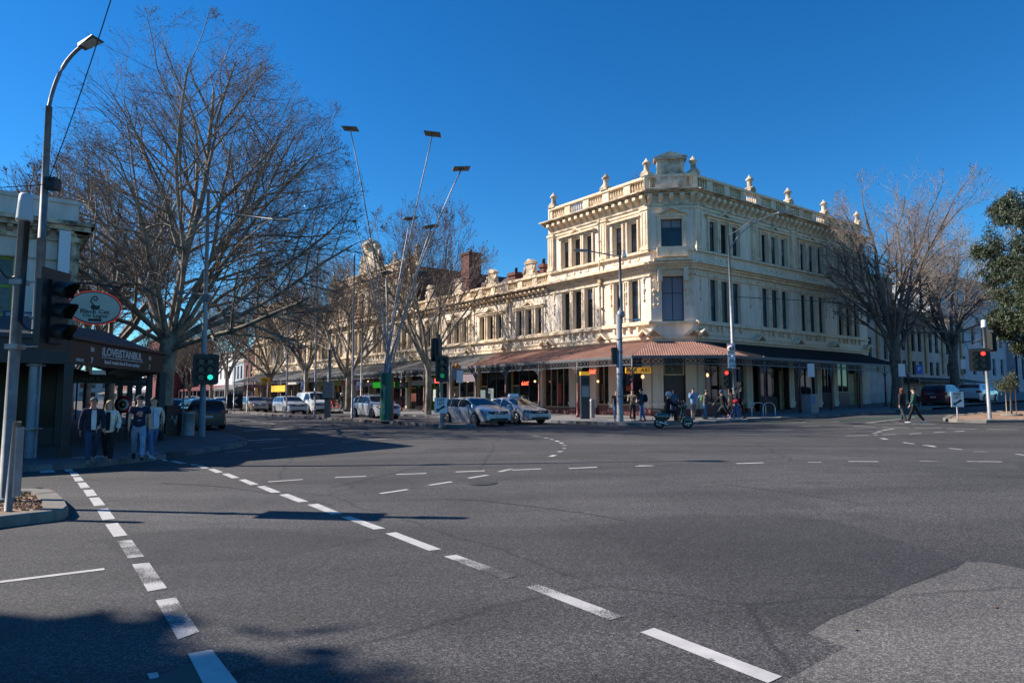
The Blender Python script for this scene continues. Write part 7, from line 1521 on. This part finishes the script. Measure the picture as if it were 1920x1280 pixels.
b=MB(); b.ball((.67,0,.40),.27,.10,.16,14,8); part('front_mudguard',b,M_OLV,sc); b=MB(); b.tube([(.52,.0,.9),(.66,.07,.25)],.03,6); part('fork',b,M_STEELD,sc)
b=MB(); b.ball((.52,0,1.02),.12,.12,.09,12,8); hb=part('headset',b,M_OLV,sc); b=MB(); b.ball((.62,0,1.02),.04,.08,.07,10,6); part('headlight',b,M_HEAD,hb); b=MB(); b.tube([(.42,-.34,1.08),(.5,-.1,1.04),(.5,.1,1.04),(.42,.34,1.08)],.018,6); part('handlebar',b,M_BLACK,hb)
for sd in (-1,1): b=MB(); b.tube([(.44,sd*.25,1.07),(.44,sd*.3,1.25)],.007,4); b.ball((.43,sd*.31,1.28),.015,.055,.045,8,6); part('mirror',b,M_CHROME,hb)
b=MB(); b.add([(.56,-.15,1.1),(.62,0,1.1),(.56,.15,1.1),(.46,-.13,1.3),(.5,0,1.34),(.46,.13,1.3)],[(0,1,4,3),(1,2,5,4)],True); part('fly_screen',b,mat('clear_screen',(.5,.5,.5),.1,alpha=.3),hb)
b=MB(); b.ball((-.30,0,.80),.36,.15,.07,14,6); part('seat',b,cloth('black',(0,0,0)),sc); b=MB(); b.tube([(-.6,.0,.83),(-.95,0,.85),(-.98,.0,.80)],.015,5); b.tube([(-.62,-.12,.83),(-.95,-.12,.85)],.012,5); b.tube([(-.62,.12,.83),(-.95,.12,.85)],.012,5); part('rear_rack',b,M_CHROME,sc)
b=MB(); b.tube([(-.3,-.18,.2),(-.75,-.19,.3)],.055,8); part('exhaust',b,M_CHROME,sc); b=MB(); b.ball((-.92,0,.6),.04,.06,.05,8,5); part('tail_light',b,M_TAIL,sc); b=MB(); b.box(-.98,-.96,-.1,.1,.38,.52); part('number_plate',b,M_PLATE,sc)
rb=tag(link('red_bag',(lambda b:(b.ball((0,0,0),.10,.10,.17,12,8),b.box(-.05,.05,-.02,.02,.15,.2),b)[2])(MB()).mesh('red_bag',mat('red_bag_fabric',(.5,.035,.01),.6)),None,tuple(SC+Vector((.16,-.02,.50)))),'orange red bag standing on the scooter footboard','bag')
person('rider in black jacket and white helmet sitting on the olive scooter',SC+Vector((-.28,.02,-.03)),F(-4),1.74,((72,78),(70,74)),((38,16,28),(38,16,28)),top=cloth('black',(0,0,0)),bot=cloth('black',(0,0,0)),coat=True,sit=True,helmet=mat('grey_white_helmet',(.35,.36,.38),.3),lean=6)
# ------------------------------------------------------------ evaluate the skinned figures into plain meshes
bpy.context.view_layer.update(); dg=bpy.context.evaluated_depsgraph_get()
for it in SK:
    o=it[0]; me=bpy.data.meshes.new_from_object(o.evaluated_get(dg)); o.modifiers.clear(); o.data=me; me.name=o.name
    if not me.materials: me.materials.append(it[1])
    if len(it)>2:
        bm=bmesh.new(); bm.from_mesh(me); fg=it[2]; vv=[bm.verts.new(v) for v in fg.v]
        for f in fg.f:
            try: q=bm.faces.new([vv[i] for i in f]); q.smooth=True
            except ValueError: pass
        bm.to_mesh(me); bm.free(); del o['_x']
    else:
        nz=noise
        for v in me.vertices: 
            w_=noise.noise(v.co*9)*.010+noise.noise(v.co*24)*.004; v.co+=v.normal*w_
    me.polygons.foreach_set('use_smooth',[True]*len(me.polygons))
# ------------------------------------------------------------ more of the shop fronts, litter and joints
for i,(x0,x1,y0,y1,b_,c,tx,tc,ts,l) in enumerate([
 (640,668,713,721,30.6,(.35,.03,.03),'PIZZA',M_TXTW,.34,'red shop board under the verandah between the second tree and the off-roader'),
 (556,588,709,716,30.6,(.42,.36,.34),None,None,.3,'pale pink shop board under the verandah left of the second tree'),
 (668,700,716,723,31.5,(.30,.32,.34),'CAFE',M_TXTK,.3,'pale grey shop board under the verandah right of the banner post'),
 (742,765,716,727,31.5,(.02,.02,.02),'BAR',M_TXTW,.34,'black shop board right of the lamp cluster drum'),
 (470,500,719,726,30.6,(.25,.02,.05),None,None,.3,'dark crimson shop board far along the verandah'),
 (770,800,712,722,31.8,(.30,.28,.25),None,None,.3,'grey cream shop board left of the nearest boulevard tree')]):
    hsign('shop_sign',l,x0,x1,y0,y1,b_,mat('shop_board_%d'%i,c,.55,var=.15,scale=2),txt=tx,tm=tc,tsize=ts)
for (px,y,Y,w,h,c,l) in [(776,745,51.5,14,15,(.20,.04,.02),'dark red menu poster on the grey green shop wall'),(815,741,50,7,22,(.45,.48,.45),'pale poster in the green shop window'),(906,742,48.5,11,22,(.12,.17,.17),'pale teal panel in the grey shop window'),(921,740,48.2,12,24,(.14,.19,.19),'second pale teal panel in the grey shop window')]:
    p=P(px,y,Y); k=Y/1274; t=thing('window_poster',l,'poster',tuple(p),R(-53)); b=MB(); b.box(-w*k*.7,w*k*.7,-.03,.0,-h*k/2,h*k/2); part('panel',b,mat('poster_c%d'%px,c,.6,var=.3,scale=3),t)
# added warm glowing globes that liven the dark shop fronts
rs=random.Random(8)
for i,px in enumerate((690,752,877,1003,1121)):
    p=P(px,706+ (735-706)*.3,W(onB(px,B0-.6),B0-.6).y); t=thing('added_glow_globe','small added warm glowing globe under the verandah, %s'%['left of the lamp cluster','right of the lamp cluster drum','behind the hatchback','behind the taxi','left of the corner mast'][i],'lamp',tuple(p)); b=MB(); b.ball((0,0,0),.09,.09,.09,8,6); part('globe',b,M_GLOBE,t); b=MB(); b.tube([(0,0,.08),(0,0,.5)],.012,4); part('cord',b,M_BLACK,t)
# fallen leaves along kerbs
b=MB(); rl=random.Random(12)
def leafat(p,s):
    a=rl.uniform(0,6.28); dx,dy=math.cos(a)*s,math.sin(a)*s; z=p.z+.012; b.add([(p.x-dx,p.y-dy,z),(p.x+dy*.5,p.y-dx*.5,z+s*.3),(p.x+dx,p.y+dy,z+rl.uniform(0,s*.4)),(p.x-dy*.5,p.y+dx*.5,z)],[(0,1,2,3)])
for i in range(260):
    t_=rl.random(); p=G(1790+t_*160,794.5+rl.uniform(-.2,1.2)); leafat(p,rl.uniform(.02,.05))
for i in range(200):
    a=rl.uniform(AM,80); q=W(a,BM-abs(rl.gauss(0,.18))-.02); q.z=zf(q.x,q.y); leafat(q,rl.uniform(.02,.05))
for i in range(24):
    p=G(rl.uniform(0,1900),rl.uniform(830,1270)); leafat(p,rl.uniform(.012,.028))
o=link('fallen_leaves',b.mesh('fallen_leaves',mat('dry_leaf',(.11,.065,.035),.9,var=.4,scale=8)),None); o['kind']='stuff'; o['label']='dry leaves scattered along the kerbs and road'; o['category']='leaves'
# service covers and small pit lids in the road
for (px,py,r,l) in ((905,905,.30,'round iron service cover in the middle of the junction'),(1150,800.5,.35,'iron pit lid by the kerb beside the corner mast')):
    g=G(px,py,.010 if px<1000 else .14); t=link('service_cover',(lambda bb:(bb.lathe((0,0,0),[(r,-.01),(r,.0),(r*.9,.002)],24),bb)[1])(MB()).mesh('service_cover',mat('cast_iron',(.045,.043,.04),.7,var=.4,scale=14,bump=.6)),None,tuple(g)); tag(t,l,'manhole cover')
# sealed repair strips across the junction
M_SEAL=mat('bitumen_seal',(.052,.048,.047),.7,var=.3,scale=8)
for P_ in ([(830,935),(905,938),(1000,950),(1100,962),(1215,985)],[(300,905),(420,912),(520,926),(640,950)],[(1330,905),(1500,925),(1700,960)]):
    pts=[G(*p) for p in P_]; w=.022; q=[]
    for a,c in zip(pts[:-1],pts[1:]):
        for k in range(8): v=a.lerp(c,k/8); v+=Vector((rl.uniform(-.02,.02),rl.uniform(-.03,.03),0)); q.append(v)
    me=MB(); vs=[];
    for i,v in enumerate(q): ww=w*rl.uniform(.5,1.3); vs+=[(v.x,v.y-ww,zf(v.x,v.y-ww)+.005),(v.x,v.y+ww,zf(v.x,v.y+ww)+.005)]
    me.add(vs,[(2*i,2*i+2,2*i+3,2*i+1) for i in range(len(q)-1)]); link('seal_strip',me.mesh('seal_strip',M_SEAL),ROAD)
